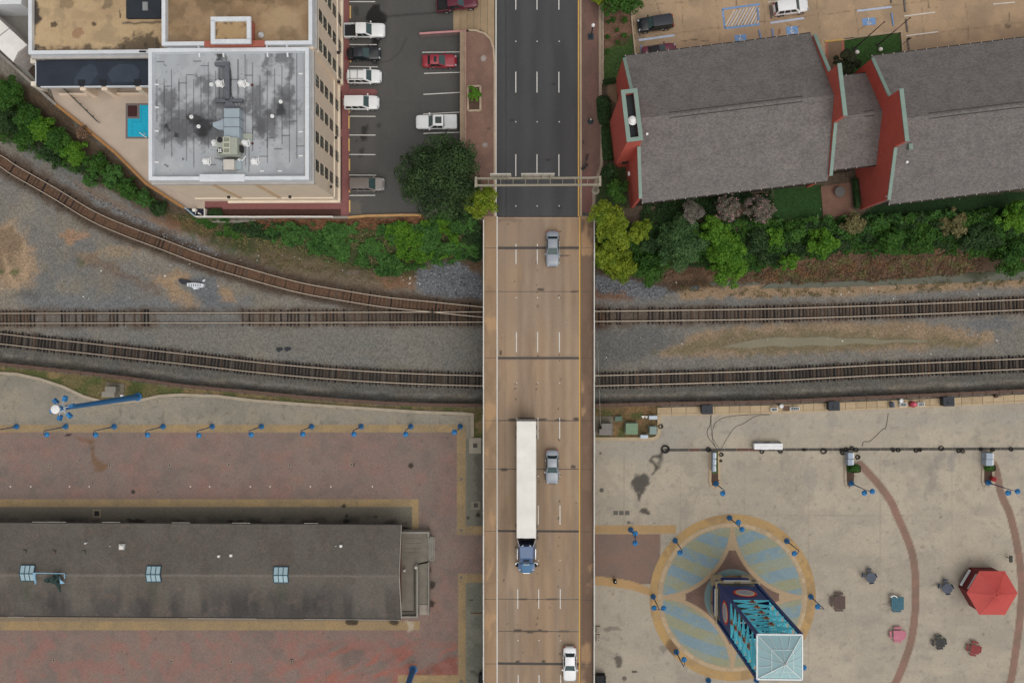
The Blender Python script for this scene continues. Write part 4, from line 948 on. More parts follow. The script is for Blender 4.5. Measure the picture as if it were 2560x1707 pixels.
r=random.Random(3)
outl=[(108,1450),(114,1445),(128,1444),(133,1438),(138,1434),(148,1435),(149,1446),(150,1462),(151,1475),(152,1479),(148,1478),(145,1470),(138,1460),(126,1456),(113,1455)]
m=MB();pts=[xy(u,v,z-.1)for u,v in outl];m.prism(pts,z-.2,z-.08);m.build("arrow_panel",DG,sc)
m=MB()
for k in range(40):
 u,v=r.uniform(110,150),r.uniform(1437,1474)
 if inside(np.array([u]),np.array([v]),outl)[0]:q=P(u,v,z-.1);m.cbox(q,r.uniform(.15,.5),r.uniform(.05,.2),r.uniform(.05,.2),0,r.uniform(0,3),.7)
m.build("arrow_ribs",M("green_black_metal",S(28,40,40),.7,.4,4),sc)
MB().prism([xy(u,v,z-.05)for u,v in((149,1440),(150,1448),(162,1458),(150,1459))],z-.12,z-.05).build("tail_panel",PB,sc)
MB().prism([xy(u,v,z-.05)for u,v in((82,1432),(89,1432),(88,1440),(91,1456),(88,1460),(84,1446))],z-.12,z-.05).build("tail_panel",PB,sc)
pc=thing("porch","grey concrete porch with steps and a ramp at the long building's right end","porch",P(1040,1440,ZPL))
PCON=M("porch_concrete",S(118,112,100),.92,.25,.8,.15,9);PCON2=M("porch_edge",S(142,138,128),.9,.2,1.5);PDARK=M("porch_dark_joint",S(80,76,68),.95,.3,2)  # last one is a darker grey for the porch's kerb lines and stains
zp=1.25
def slab(px,z0,z1,name,mat):return MB().prism([xy(u,v,z1)for u,v in px],z0,z1).build(name,mat,pc)
xe=E0.x
slab([(1000,1333),(1070,1333),(1070,1402),(1043,1408),(1043,1540),(1000,1540)],0,zp,"deck_slab",PCON)
slab([(1004,1329),(1073,1329),(1073,1333.5),(1004,1333.5)],0,zp+.5,"low_wall",PCON2);slab([(1068.5,1333.6),(1073,1333.6),(1073,1348),(1068.5,1348)],0,zp+.5,"low_wall",PCON2)
for k in range(4):slab([(1070+k*4.3,1341),(1070+(k+1)*4.3,1341),(1070+(k+1)*4.3,1403),(1070+k*4.3,1403)],0,zp-.02-.26*(k+1),"step",PCON2)
for v in(1341.5,1372,1402.5):m=MB();a,b_=P(1071,v,zp),P(1088,v,.2);m.beam(a+Vector((0,0,.9)),b_+Vector((0,0,.9)),.05,.05);m.beam(a,a+Vector((0,0,.9)),.05,.05);m.beam(b_,b_+Vector((0,0,.9)),.05,.05);m.build("handrail",PCON2,pc)
m=MB();qa=[xy(u,v,.8)for u,v in((1046,1409),(1071,1405),(1071,1510),(1048,1510))]
m.add([(qa[0][0],qa[0][1],zp-.03),(qa[1][0],qa[1][1],zp-.03),(qa[2][0],qa[2][1],.75),(qa[3][0],qa[3][1],.75)]+[(q[0],q[1],0)for q in qa],[(3,2,1,0),(0,1,5,4),(1,2,6,5),(2,3,7,6),(3,0,4,7)]);m.build("ramp",PCON,pc)
slab([(1048.5,1511),(1070,1511),(1070,1536),(1048.5,1536)],0,.72,"landing",M("landing_pale",S(156,144,132),.9,.15,2))
MB().ribbon([xy(u,v,zp+.7)for u,v in((1043,1416),(1043,1542))],.25,0,zp+.75).build("ramp_wall",PCON2,pc)
MB().ribbon([xy(u,v,zp+.1)for u,v in((1071.5,1404),(1071.5,1537))],.14,0,zp+.1).build("ramp_wall",PCON2,pc)
MB().ribbon([xy(u,v,zp+.6)for u,v in((1004,1542),(1043,1542))],.25,0,zp+.6).build("ramp_wall",PCON2,pc)
slab([(1005,1528),(1037,1528),(1037,1530),(1005,1530)],zp,zp+.14,"kerb",PDARK)
slab([(1034.5,1414),(1037,1414),(1037,1528),(1034.5,1528)],zp,zp+.13,"kerb",PDARK)
for v in(1345,1357,1370,1380):slab([(1006+rng.uniform(0,20),v),(1052+rng.uniform(0,10),v),(1050,v+.8),(1010,v+.8)],zp,zp+.005,"stain",PDARK)
MB().lathe(P(1042.5,1411,zp),[(.16,0),(.16,1.3),(.22,1.32),(.22,1.45),(.05,1.6)],12).build("bollard_light",M("porch_lamp",S(200,198,190),.5),pc)
tag(MB().lathe(P(1013,1422,zp),[(.12,0),(.16,.5),(.14,.9),(.04,.95)],10).build("white_post_light",WHT),"small white post standing on the grey porch next to the roof end","post")
# === south-east plaza
CPLZ=paint_mat("plaza_concrete",.13,10,.92,.12,cell=.07,cscale=8)
ARC1=[(2150,1160),(2192,1205),(2228,1254),(2239,1280),(2263,1334),(2282,1389),(2289,1457),(2287.6,1525),(2279.5,1593),(2263,1648),(2241,1702),(2200,1780)]
ARC2=[(2484,1160),(2492,1181),(2503,1235),(2523,1280),(2537,1334),(2549,1402),(2554,1470),(2549,1552),(2538,1634),(2527,1702),(2505,1790)]
ISL=[[(1776,1128),(1797,1128),(1798,1200),(1800,1207),(1798,1215),(1788,1219),(1778,1214),(1775,1204)],[(2112,1128),(2136,1128),(2137,1190),(2136,1206),(2130,1216),(2122,1219),(2115,1213),(2113,1200)],[(2457,1128),(2482,1128),(2482,1190),(2477,1208),(2470,1215),(2461,1214),(2456,1204)]]
def sep(p):
 U,V=p.U,p.V
 p.noise((180,167,146),120,.48,.3,.6);p.noise((156,148,133),80,.54,.28,.5);p.noise((146,137,124),40,.64,.2,.45);p.noise((164,150,130),16,.6,.2,.35);p.noise((180,166,146),8,.6,.2,.3)
 p.noise((148,140,128),60,.62,.2,.4,.5,1.2)
 p.poly([(1480,1095),(1640,1100),(1660,1060),(2640,1020),(2640,1060),(1700,1090),(1690,1150),(1480,1150)],(158,153,140),16,.5,10)
 p.poly([(1480,1470),(1640,1520),(1680,1640),(1720,1720),(1480,1720)],(168,158,141),16,.4,10)
 p.poly([(1690,1660),(1760,1690),(1760,1900),(1680,1900)],(140,132,121),8,.5,6)
 for x in(1560,1700,1860,2020,2200,2380):p.line([(x,1140),(x+2,1720)],1.2,(118,108,94),1,.35)
 for y in(1290,1430):p.line([(1480,y),(2640,y-4)],1.2,(118,108,94),1,.3)
 p.line([(1500,1170),(1560,1240),(1640,1300)],6,(150,142,130),6,.4,8);p.line([(2300,1300),(2360,1420),(2400,1520)],9,(150,142,130),8,.4,9);p.noise((138,131,120),12,.7,.08,.4);p.noise((124,118,108),5,.78,.05,.4)
 p.poly([(1582,1200),(1592,1186),(1612,1182),(1622,1196),(1618,1215),(1608,1232),(1602,1240),(1586,1234),(1580,1218)],(64,62,58),4,.85,5)
 p.poly([(1590,1232),(1604,1236),(1600,1254),(1594,1252)],(54,52,48),3,.8,3)
 p.line([(1660,1126),(1656,1140),(1634,1142),(1628,1152),(1640,1158),(1640,1168),(1628,1184)],7,(48,46,42),4,.85,5);p.line([(1652,1146),(1646,1164)],8,(56,54,50),4,.6,4)
 p.blob(1612,1279,11,8,(56,52,46),.8,4);p.blob(1545,1651,9,16,(86,80,72),.85,4);p.blob(1571,1306,4,4,(60,56,50),.8,2);p.blob(1580,1308,6,3,(96,90,80),.6,2)
 p.blob(1501,1133,3,3,(64,60,54),.8,1);p.blob(1530,1572,22,5,(120,112,98),.7,6);p.blob(1660,1620,8,10,(118,112,100),.6,5)
 p.poly([(2315,1240),(2330,1160),(2345,1120),(2362,1135),(2345,1180),(2340,1225)],(132,126,118),8,.5,9);p.blob(2380,1145,12,26,(138,134,128),.5,8);p.blob(2024,1190,12,40,(144,138,130),.4,8);p.blob(2082,1040,10,40,(148,142,132),.4,8)
 r=random.Random(12)
 for k in range(80):p.blob(r.uniform(1490,2560),r.uniform(1130,1700),r.uniform(1.5,4),r.uniform(1.5,3),(110,102,90),.6,2)
 for A_,b_ in((ARC1,0),(ARC2,0)):
  U_,V_=p.U,p.V;m=sm(.5+(9.5-seg_dist(U_,V_,smooth_px(A_)))/2)
  p.put(m,(136,108,92));p.noise((150,112,96),30,.55,.2,.5,mask=m);p.noise((122,102,90),20,.55,.2,.4,mask=m)
 p.rect(1330,1335,1650,1460,(126,106,94),1);p.noise((140,108,94),40,.52,.2,.5,mask=((U>1330)&(U<1650)&(V>1335)&(V<1460))*1.0)
 p.poly([(1330,1430),(1480,1438),(1560,1449),(1650,1490),(1650,1560),(1600,1520),(1560,1475),(1480,1462),(1330,1460)],(168,157,138),1,1)
 p.rect(1330,1313,1690,1333,(170,138,92),1);p.noise((184,146,90),24,.52,.2,.5,mask=((U>1330)&(U<1690)&(V>1313)&(V<1333))*1.0)
 p.poly([(1330,1438),(1484,1440),(1530,1443),(1580,1452),(1640,1474),(1640,1494),(1580,1474),(1530,1466),(1484,1461),(1330,1459)],(178,142,92),1,1)
def smooth_px(pts):return[(q.x,q.y)for q in smooth_line(pts,5)]
se_clip=[(1480,1096),(1640,1096),(1648,1090),(1648,1030),(1900,1024),(2192,1014),(2700,994),(2700,1900),(1480,1900)]
painted_sheet("plaza",1480,990,2700,1900,ZPL-.006,3.2,(170,158,139),CPLZ,sep,61,clip=se_clip)
flat("plaza_foundation",[(-70,1940),(2700,1940),(2700,1100),(-70,1100)],.04,M("plaza_base",S(120,112,100),.9),kind='structure')
kerb([(1484,1097),(1630,1097),(1641,1094),(1647,1086),(1648,1074),(1648,1040)],0,ZPL+.12,.52,M("tan_kerb",S(176,156,124),.9,.15,1.2,.12,12))
SLABM=[M("tan_slab_a",S(182,158,122),.9,.12,1.5,.12,10),M("tan_slab_b",S(172,148,114),.9,.15,1.5,.12,10)]
fenc=[q for q in FEN if q[0]>1600]
def fence_v(u):return float(np.interp(u,[q[0]for q in FEN],[q[1]for q in FEN]))
sl=thing("slab_path","strip of tan concrete slabs along the rusty fence at the top of the plaza","path",P(2100,1012,0));sl["kind"]='structure'
del sl["label"],sl["category"]
u=1643.0;k=0
while u<2660:
 w=26.4 if k>4 else 36;f0,f1=fence_v(u+.5),fence_v(u+w-.5)
 q=[xy(u+.5,f0+9,.2),xy(u+w-.5,f1+9,.2),xy(u+w-.5,f1+24.5,.2),xy(u+.5,f0+24.5,.2)]
 MB().prism(q,0,ZPL+.09+rng.uniform(-.008,.008)).build("slab",SLABM[rng.random()<.3],sl)
 q=[xy(u+.5,f0+25.3,.2),xy(u+w-.5,f1+25.3,.2),xy(u+w-.5,f1+30,.2),xy(u+.5,f0+30,.2)]
 MB().prism(q,0,ZPL+.08).build("kerb",SLABM[0],sl);u+=w;k+=1
ch=thing("drain_channel","long straight dark drain channel with grates crossing the concrete plaza","drain channel",P(2100,1123,ZPL))
CHM=[M("channel_grate",S(82,78,72),.85,.25,4,.25,30),M("channel_grate_rusty",S(104,74,66),.85,.25,4,.25,30)]
u=1662.0
while u<2640:
 vm=1124.5-(u-1662)*.0036;a=[xy(u,vm-3.4,ZPL),xy(u+29.4,vm-3.5,ZPL),xy(u+29.4,vm+3.4,ZPL),xy(u,vm+3.5,ZPL)]
 MB().prism(a,0,ZPL+.012).build("grate",CHM[1 if(1715<u<1745 or 1840<u<1885)else 0],ch);u+=30
CC=P(1831,1492,ZPL);RPX=1991/(CAM_H-ZPL)
circ=thing("circular_plaza","round patterned paving","circular plaza",(CC.x,CC.y,ZPL));
circ["kind"]='structure';del circ["label"],circ["category"]
def circ_paint(p):
 x,y=p.U-1831,p.V-1492;r=np.hypot(x,y)
 base=(118,94,82)
 p.put(np.ones(r.shape),base);p.noise((134,102,88),20,.5,.2,.5)
 inner=np.zeros(r.shape);bord=np.zeros(r.shape)
 for sx,sy in((-1,-1),(1,-1),(1,1),(-1,1)):
  d=np.hypot(x-sx*191,y-sy*191);inner=np.maximum(inner,sm(.5+(187-d)/1.5));bord=np.maximum(bord,sm(.5+(197-d)/1.5))
 ax=np.minimum(np.abs(x),np.abs(y));far_=np.maximum(np.abs(x),np.abs(y))
 bord=np.maximum(bord,sm(.5+(far_-116-0.2*ax)/1.5)*(ax<16));bord=bord*(1-inner*(ax>5.5))
 st=np.sin((y+np.abs(x)*.33+5*np.sin(x/40))/9.3+np.where(y>0,5.0,3.14))
 pet=inner*(ax>5.0)
 m=sm(st*2.2+.5)
 p.put(pet,(150,150,122));p.put(pet*m,(124,148,158))
 p.noise((136,158,160),22,.55,.2,.35,mask=pet);p.noise((150,150,112),16,.6,.15,.4,mask=pet)
 p.put(bord,(178,152,118))
 rm=lambda a,b_:sm(.5+(r-a)/1.2)*sm(.5+(b_-r)/1.2)
 p.put(rm(0,70),(152,128,96));p.put(rm(55,70),(120,146,146));p.put(rm(44,55),(168,136,92));p.noise((126,150,150),8,.5,.2,.4,mask=rm(55,70))
 p.put(rm(184.5,400),(180,146,94));p.noise((190,152,88),24,.5,.2,.6,mask=rm(184,230));p.noise((150,122,88),30,.6,.15,.5,mask=rm(184,230))
 g_=sm(.5+(14-np.hypot((p.U-1680)/1.2,(p.V-1618)/1.6))/8);p.put(g_*rm(184,230),(120,92,68),.8)
 p.put(rm(174,186),(176,152,120))
th=np.linspace(0,2*math.pi,120)[:-1]
painted_sheet("paving",1618,1280,2044,1704,ZPL+.006,1.5,(118,94,82),paint_mat("circle_pavers",.12,12,.9,.15,brick=3.3,cell=.05,cscale=7),circ_paint,71,clip=[(1831+208*math.cos(a),1492+208*math.sin(a))for a in th],parent=circ,kind=None)
ns=78;a0=2*math.pi/ns;m=MB();ri,ro=175.6/RPX,184.4/RPX
pts=[(ri*math.cos(-a0*.47),ri*math.sin(-a0*.47)),(ro*math.cos(-a0*.48),ro*math.sin(-a0*.48)),(ro,0),(ro*math.cos(a0*.48),ro*math.sin(a0*.48)),(ri*math.cos(a0*.47),ri*math.sin(a0*.47)),(ri,0)]
rs=[MB().prism(pts,.004,.03).mesh("ring_slab",M("ring_slab_a",S(182,158,124),.9,.15,1.2,.12,10)),MB().prism(pts,.004,.028).mesh("ring_slab",M("ring_slab_b",S(170,148,116),.9,.15,1.2,.12,10))]
for k in range(ns):place(rs[rng.random()<.35],"ring_slab",circ,(0,0,0),k*a0)
# === the lattice tower
TC=P(1949,1641.5,23.5);hw=2.62;tx,ty=TC.x,TC.y
tower=thing("lattice_tower","square navy and light blue lattice tower with round signs and a white-framed glass roof","tower",(tx,ty,ZPL))
NAVY=M("tower_navy",S(24,50,112,1.3,0),.45,.15,2,.1);CYAN=M("tower_light_blue",S(92,198,226,1.25,0),.4,.1,2,.08);TWH=M("tower_white_frame",S(222,226,226),.4,.06,2,.05)
STONEP=M("tower_stone_pier",S(188,166,132),.9,.15,1.5,.12)
ZT=23.4
for sx,sy in((-1,1),(1,1),(1,-1),(-1,-1)):
 m=MB();hb=hw+.12
 m.beam((tx+sx*hb,ty+sy*hb,2.8),(tx+sx*hw,ty+sy*hw,ZT),.36,.36,0,up=(0,1,.01));m.build("leg",NAVY,tower)
 m=MB();c0=Vector((tx+sx*2.9,ty+sy*2.9,0))
 m.box(min(c0.x,c0.x-sx*1.5),min(c0.y,c0.y-sy*.75),ZPL,max(c0.x,c0.x-sx*1.5),max(c0.y,c0.y-sy*.75),2.8)
 m.box(min(c0.x,c0.x-sx*.75),min(c0.y-sy*.76,c0.y-sy*1.5),ZPL,max(c0.x,c0.x-sx*.75),max(c0.y-sy*.76,c0.y-sy*1.5),2.8);m.build("pier",STONEP,tower)
MB().box(tx-2.7,ty-2.7,3.2,tx+2.7,ty+2.7,3.5).build("platform",M("tower_platform",S(96,92,84),.8,.25),tower)
for k,(dx,dy)in enumerate(((0,1),(-1,0),(0,-1),(1,0))):
 m=MB();w_=1.95
 if dx==0:m.box(tx-w_,ty+dy*3.0-.1,2.3,tx+w_,ty+dy*3.0+.1,3.9)
 else:m.box(tx+dx*3.0-.1,ty-w_,2.3,tx+dx*3.0+.1,ty+w_,3.9)
 f=m.build("fascia",NAVY,tower);m=MB()
 if dx==0:m.box(tx-w_,ty+dy*3.0-.2,3.9,tx+w_,ty+dy*3.0+.2,4.05);m.box(tx-.45,ty+dy*3.0-.24,4.05,tx+.45,ty+dy*3.0+.1,4.12,1)
 else:m.box(tx+dx*3.0-.2,ty-w_,3.9,tx+dx*3.0+.2,ty+w_,4.05)
 m.build("sign_band",[TWH,M("sign_black",S(40,42,46),.6)],tower)
YR=M("tower_yellow_rail",S(196,176,128),.5,.1);hr=3.05
cs=[(-hr,hr),(hr,hr),(hr,-hr),(-hr,-hr)]
for i in range(4):
 a,b_=cs[i],cs[(i+1)%4]
 m=MB()
 for z in(4.1,4.6):m.tube((tx+a[0],ty+a[1],z),(tx+b_[0],ty+b_[1],z),.06,n=6)
 for t in(0,.2,.4,.6,.8):x,y=a[0]+(b_[0]-a[0])*t,a[1]+(b_[1]-a[1])*t;m.tube((tx+x,ty+y,3.5),(tx+x,ty+y,4.6),.035,n=5);m.tube((tx+x,ty+y,3.55),(tx+x*.86,ty+y*.86,3.55),.05,n=5)
 m.build("handrail",YR,tower)
REDM=M("sign_red",S(200,40,48,1.2,0),.5);CREAM=M("sign_cream",S(228,204,140,1.2,0),.5);PALEB=M("sign_pale",S(176,178,188),.5)
def on_face(dx,dy,a,z,o):
 return(tx+dx*(hw+o)-dy*a,ty+dy*(hw+o)+dx*a,z)
for dx,dy in((0,1),(-1,0),(0,-1),(1,0)):
 def fq(a0_,a1_,z0,z1,o0,o1,mat,name,par=None):
  m=MB();vs=[on_face(dx,dy,a,z,o)for o in(o0,o1)for a,z in((a0_,z0),(a1_,z0),(a1_,z1),(a0_,z1))]
  m.add(vs,[(0,3,2,1),(4,5,6,7),(0,1,5,4),(1,2,6,5),(2,3,7,6),(3,0,4,7)]);return m.build(name,mat,par or tower)
 pn=fq(-hw+.2,hw-.2,5.0,10.9,-.02,.06,NAVY,"panel")
 def disc(r,o,mat,name,zz=8.2,rz=1.0):
  m=MB();n=28;vs=[on_face(dx,dy,r*math.cos(2*math.pi*i/n),zz+rz*r*math.sin(2*math.pi*i/n),oo)for oo in(o-.04,o)for i in range(n)]
  m.add(vs,[tuple(range(n,2*n))]+[(i,(i+1)%n,n+(i+1)%n,n+i)for i in range(n)]);return m.build(name,mat,pn)
 disc(1.62,.12,REDM,"round_sign");disc(1.3,.15,CREAM,"round_sign");disc(1.14,.18,PALEB,"round_sign")
 m=MB();r=random.Random(4)
 for row,(z0,wd)in enumerate(((8.62,.62),(8.2,.86),(7.8,.62))):
  x=-wd
  while x<wd:l=r.uniform(.09,.16);vs=[on_face(dx,dy,x+a,z0+b_,.185)for a,b_ in((0,-.1),(l,-.1),(l,.1),(0,.1))];m.add(vs,[(0,1,2,3)]);x+=l+.07
 m.build("sign_mark",M("sign_mark_grey",S(140,146,170),.6),pn)
 zs_=[10.95+2.06*k for k in range(7)]
 for k,z in enumerate(zs_):
  fq(-hw+.1,hw-.1,z-.055,z+.055,-.1,.06,CYAN,"crosspiece")
  if k<6:
   z1=zs_[k+1]
   for s_ in(1,-1):
    m=MB();m.beam(on_face(dx,dy,-s_*(hw-.2),z+.05,.0 if s_>0 else-.09),on_face(dx,dy,s_*(hw-.2),z1-.05,.0 if s_>0 else-.09),.12,.07);m.build("brace",CYAN,tower)
   zm=(z+z1)/2
   m=MB();vs=[]
   for s_ in(1,-1):m.beam(on_face(dx,dy,s_*(hw-.25),z+.1,.04),on_face(dx,dy,0,zm-.1,.04),.1,.05)
   m.build("brace",CYAN,tower)
   if k<5:
    m=MB()
    for q in range(6):an=q*math.pi/3;m.beam(on_face(dx,dy,0,zm,.16),on_face(dx,dy,.42*math.cos(an),zm+.42*math.sin(an),.12),.2,.06)
    m.build("rosette",M("rosette_orange",S(190,128,84),.5),tower)
    m=MB();vs=on_face(dx,dy,0,zm,.2);m.beam(on_face(dx,dy,0,zm,.14),on_face(dx,dy,0,zm,.34),.3,.3);m.build("rosette_boss",M("rosette_boss",S(108,50,34),.5),tower)
m=MB()
for z in np.arange(12,23,2.06):m.beam((tx-2.5,ty+2.5,z),(tx+2.5,ty-2.5,z),.1,.1);m.beam((tx-2.5,ty-2.5,z+.12),(tx+2.5,ty+2.5,z+.12),.1,.1)
m.build("inner_brace",CYAN,tower)
hr2=2.68;ap=Vector((tx+.0,ty,ZT+2.3));ze=ZT+.12
m=MB()
for i in range(4):
 a,b_=[(-hr2,hr2),(hr2,hr2),(hr2,-hr2),(-hr2,-hr2)][i],[(hr2,hr2),(hr2,-hr2),(-hr2,-hr2),(-hr2,hr2)][i]
 m.beam((tx+a[0],ty+a[1],ZT+.05),(tx+b_[0],ty+b_[1],ZT+.05),.15,.24)
m.build("eaves_beam",TWH,tower)
TGL=M("tower_glass",S(158,194,198),.12,.06,.6,.03,5,spec=.5)
cn=[(-hr2+.1,hr2-.1),(hr2-.1,hr2-.1),(hr2-.1,-hr2+.1),(-hr2+.1,-hr2+.1)]
for i in range(4):
 A3,B3=Vector((tx+cn[i][0],ty+cn[i][1],ze)),Vector((tx+cn[(i+1)%4][0],ty+cn[(i+1)%4][1],ze))
 m=MB();m.beam(A3,ap,.08,.09);m.build("roof_rib",TWH,tower)
 for t in(.25,.5,.75):
  q=A3.lerp(B3,t);top=.999 if t==.5 else .5
  m=MB();m.beam(q,q.lerp(ap,top),.04,.05);m.build("roof_rib",TWH,tower)
 m=MB();m.beam(A3.lerp(ap,.5),B3.lerp(ap,.5),.04,.05);m.build("roof_rib",TWH,tower)
 for k in range(4):
  qa,qb=A3.lerp(B3,k/4),A3.lerp(B3,(k+1)/4);ma,mb_=A3.lerp(ap,.5),B3.lerp(ap,.5)
  va=qa.lerp(ap,.5)if k else ma;vb=qb.lerp(ap,.5)if k<3 else mb_
  d=Vector((0,0,-.05));MB().add([qa+d,qb+d,vb+d,va+d],[(3,2,1,0)]).build("pane",TGL,tower)
 for k in range(2):
  ma,mb_=A3.lerp(ap,.5),B3.lerp(ap,.5);q0,q1=ma.lerp(mb_,k/2),ma.lerp(mb_,(k+1)/2);d=Vector((0,0,-.05))
  MB().add([q0+d,q1+d,ap+d],[(2,1,0)]).build("pane",TGL,tower)
MB().lathe((ap.x,ap.y,ap.z-.05),[(.16,0),(.16,.1),(.05,.3)],8).build("finial",TWH,tower)
# === kiosk with the red hexagonal roof
kc=P(2480.5,1481.5,3.1);RK=3.62
kio=thing("kiosk","small kiosk with a red ribbed six-sided roof and white counter","kiosk",(kc.x,kc.y,ZPL))
REDR=M("kiosk_red",S(194,66,58),.5,.1,1.5,.06,10);REDD=M("kiosk_dark_red",S(112,30,34),.6,.15)
hexp=[(RK*math.cos(R(a)),RK*math.sin(R(a)))for a in(0,60,120,180,240,300)]
wall=MB();wall.prism([(kc.x+x*.9,kc.y+y*.9)for x,y in hexp],ZPL,2.95);wall.build("wall",REDD,kio)
apx=Vector((kc.x,kc.y,4.25))
for i in range(6):
 a,b_=Vector((kc.x+hexp[i][0],kc.y+hexp[i][1],3.1)),Vector((kc.x+hexp[(i+1)%6][0],kc.y+hexp[(i+1)%6][1],3.1))
 d=Vector((0,0,-.12));MB().add([a,b_,apx,a+d,b_+d],[(0,1,2),(3,4,1,0)]).build("roof_panel",REDR,kio)
 m=MB()
 for t in np.linspace(.1,.9,9):q=a.lerp(b_,t);m.beam(q+Vector((0,0,.01)),q.lerp(apx,.93)+Vector((0,0,.01)),.03,.03)
 m.build("roof_seam",REDR,kio);m=MB();m.beam(a,apx,.1,.07);m.build("roof_rib",REDR,kio)
 if i==2:
  w0,w1=Vector((kc.x+hexp[i][0]*.91,kc.y+hexp[i][1]*.91,0)),Vector((kc.x+hexp[(i+1)%6][0]*.91,kc.y+hexp[(i+1)%6][1]*.91,0))
  o_=(w0+w1)/2-Vector((kc.x,kc.y,0));o_.z=0;o_.normalize()
  m=MB();p0,p1=w0.lerp(w1,.1)+o_*.28,w0.lerp(w1,.9)+o_*.28;m.beam((p0.x,p0.y,1.05),(p1.x,p1.y,1.05),.34,.08);m.build("counter",TWH,kio)
  m=MB();p0,p1=w0.lerp(w1,.12)+o_*.2,w0.lerp(w1,.88)+o_*.2;m.beam((p0.x,p0.y,2.75),(p1.x,p1.y,2.75),.05,.35);m.build("shutter",M("kiosk_shutter",S(196,190,196),.6),kio)
MB().lathe((apx.x,apx.y,apx.z-.05),[(.12,0),(.12,.1),(.03,.22)],8).build("finial",REDR,kio)
# === picnic tables and other plaza furniture
def slats(m,cx,cy,lx,ly,z,n,along,mi=0,th=.05):
 for k in range(n):
  if along=='x':w=ly/n;m.box(cx-lx/2,cy-ly/2+k*w+.012,z,cx+lx/2,cy-ly/2+(k+1)*w-.012,z+th,mi)
  else:w=lx/n;m.box(cx-lx/2+k*w+.012,cy-ly/2,z,cx-lx/2+(k+1)*w-.012,cy+ly/2,z+th,mi)
def picnic(u,v,label,col,top=(1.5,1.7),benches=('n','s'),ang=0.0,name="picnic_table"):
 q=P(u,v,.75);t=thing(name,label,"picnic table",(q.x,q.y,ZPL),ang,"picnic tables on the concrete plaza");mt=M("table_paint_%d_%d"%(col[0],col[2]),S(*col),.65,.2,3,.15)
 lx,ly=top;n=6
 for k in range(n):w=lx/n;MB().box(-lx/2+k*w+.012,-ly/2,.7,-lx/2+(k+1)*w-.012,ly/2,.75).build("plank",mt,t,local=True)
 m=MB()
 for sx in(-.45,.45):
  for sy in(-.45,.45):m.beam((sx*lx*.8,sy*ly*.8,0),(sx*lx*.5,sy*ly*.5,.7),.08,.08)
 m.box(-.06,-ly/2+.1,.6,.06,ly/2-.1,.69);m.build("frame",mt,t,local=True)
 for b_ in benches:
  m=MB();d={'n':(0,1),'s':(0,-1),'w':(-1,0),'e':(1,0)}[b_]
  if d[0]==0:cy=d[1]*(ly/2+.3);slats(m,0,cy,lx*.72,.3,.42,2,'x');[m.box(x-.03,cy-.05,0,x+.03,cy+.05,.42)for x in(-lx*.3,lx*.3)]
  else:cx=d[0]*(lx/2+.3);slats(m,cx,0,.3,ly*.72,.42,2,'y');[m.box(cx-.05,y-.03,0,cx+.05,y+.03,.42)for y in(-ly*.3,ly*.3)]
  m.build("bench",mt,t,local=True)
 return t
picnic(2099,1505,"brown slatted picnic table between the circular plaza and the teal table",(90,70,64),(1.62,1.9),('n','s','w'))
picnic(2243.5,1507,"teal slatted picnic table beside the red-brown arc",(52,102,118),(1.8,1.9),('s',))
picnic(2246,1587,"pink picnic table beside the red-brown arc below the teal one",(196,112,132),(1.5,1.4),('n','s','w','e'))
picnic(2350,1606,"black slatted picnic table with four benches right of the inner red-brown arc",(58,60,58),(1.25,1.25),('n','s','w','e'),.12)
picnic(2437,1622,"red picnic table with benches at the lower right of the plaza",(140,52,50),(1.3,1.3),('n','s','w','e'),-.15)
def round_table(u,v,label,col):
 q=P(u,v,.75);t=thing("round_table",label,"table",(q.x,q.y,ZPL),0,"round tables on the concrete plaza");mt=M("round_table_%d"%col[0],S(*col),.6,.2,3,.15)
 MB().lathe((0,0,.7),[(.74,0),(.76,.02),(.74,.05)],24).build("tabletop",mt,t,local=True);MB().lathe((0,0,0),[(.3,0),(.1,.08),(.07,.7)],10).build("pedestal",mt,t,local=True)
 for a in(100,165,20,280):
  if a in(20,280):r_=.62
  else:r_=1.02
  c_,s_=math.cos(R(a)),math.sin(R(a));ch_=MB();ch_.cbox((r_*c_,r_*s_,.42),.42,.5,.05,0,R(a));ch_.cbox(((r_+.24)*c_,(r_+.24)*s_,.42),.06,.62,.42,0,R(a));ch_.tube((r_*c_,r_*s_,0),(r_*c_,r_*s_,.42),.05,n=6);ch_.build("seat",mt,t,local=True)
round_table(2177,1443,"dark blue round table with attached seats above the brown picnic table",(76,84,98));round_table(2368,1470,"dark blue round table with attached seats beside the red-roofed kiosk",(76,84,104))
cz=P(2233,1489,.6)
m=MB();m.ribbon([(cz.x+.5*math.cos(R(a)),cz.y-.35+.45*math.sin(R(a)))for a in range(20,165,15)],.12,ZPL+.35,ZPL+.8);tag(m.build("curved_chair_back",WHT),"white curved chair back tucked against the teal table","chair")
q=P(2518,1392,ZPL);t=thing("grill","small dark barbecue grill standing near the outer red-brown arc","grill",q)
MB().tube(q,q+Vector((0,0,.8)),.06).build("post",GUT,t);MB().box(q.x-.2,q.y-.5,ZPL+.8,q.x+.2,q.y+.45,ZPL+1.0).build("firebox",M("grill_black",S(60,62,58),.7,.2),t)
q=P(1538,1454,ZPL+.8);t=thing("litter_bin","black litter bin with a pale hole on the yellow band right of the bridge","litter bin",(q.x,q.y,ZPL));MB().lathe((q.x,q.y,ZPL),[(.24,0),(.3,.5),(.3,.85),(.22,.95)],16).build("body",M("bin_black",S(34,30,30),.6),t,smooth=False);MB().cbox((q.x+.06,q.y+.08,ZPL+.95),.14,.2,.02).build("lid_hole",M("bin_white",S(210,206,200),.6),t)
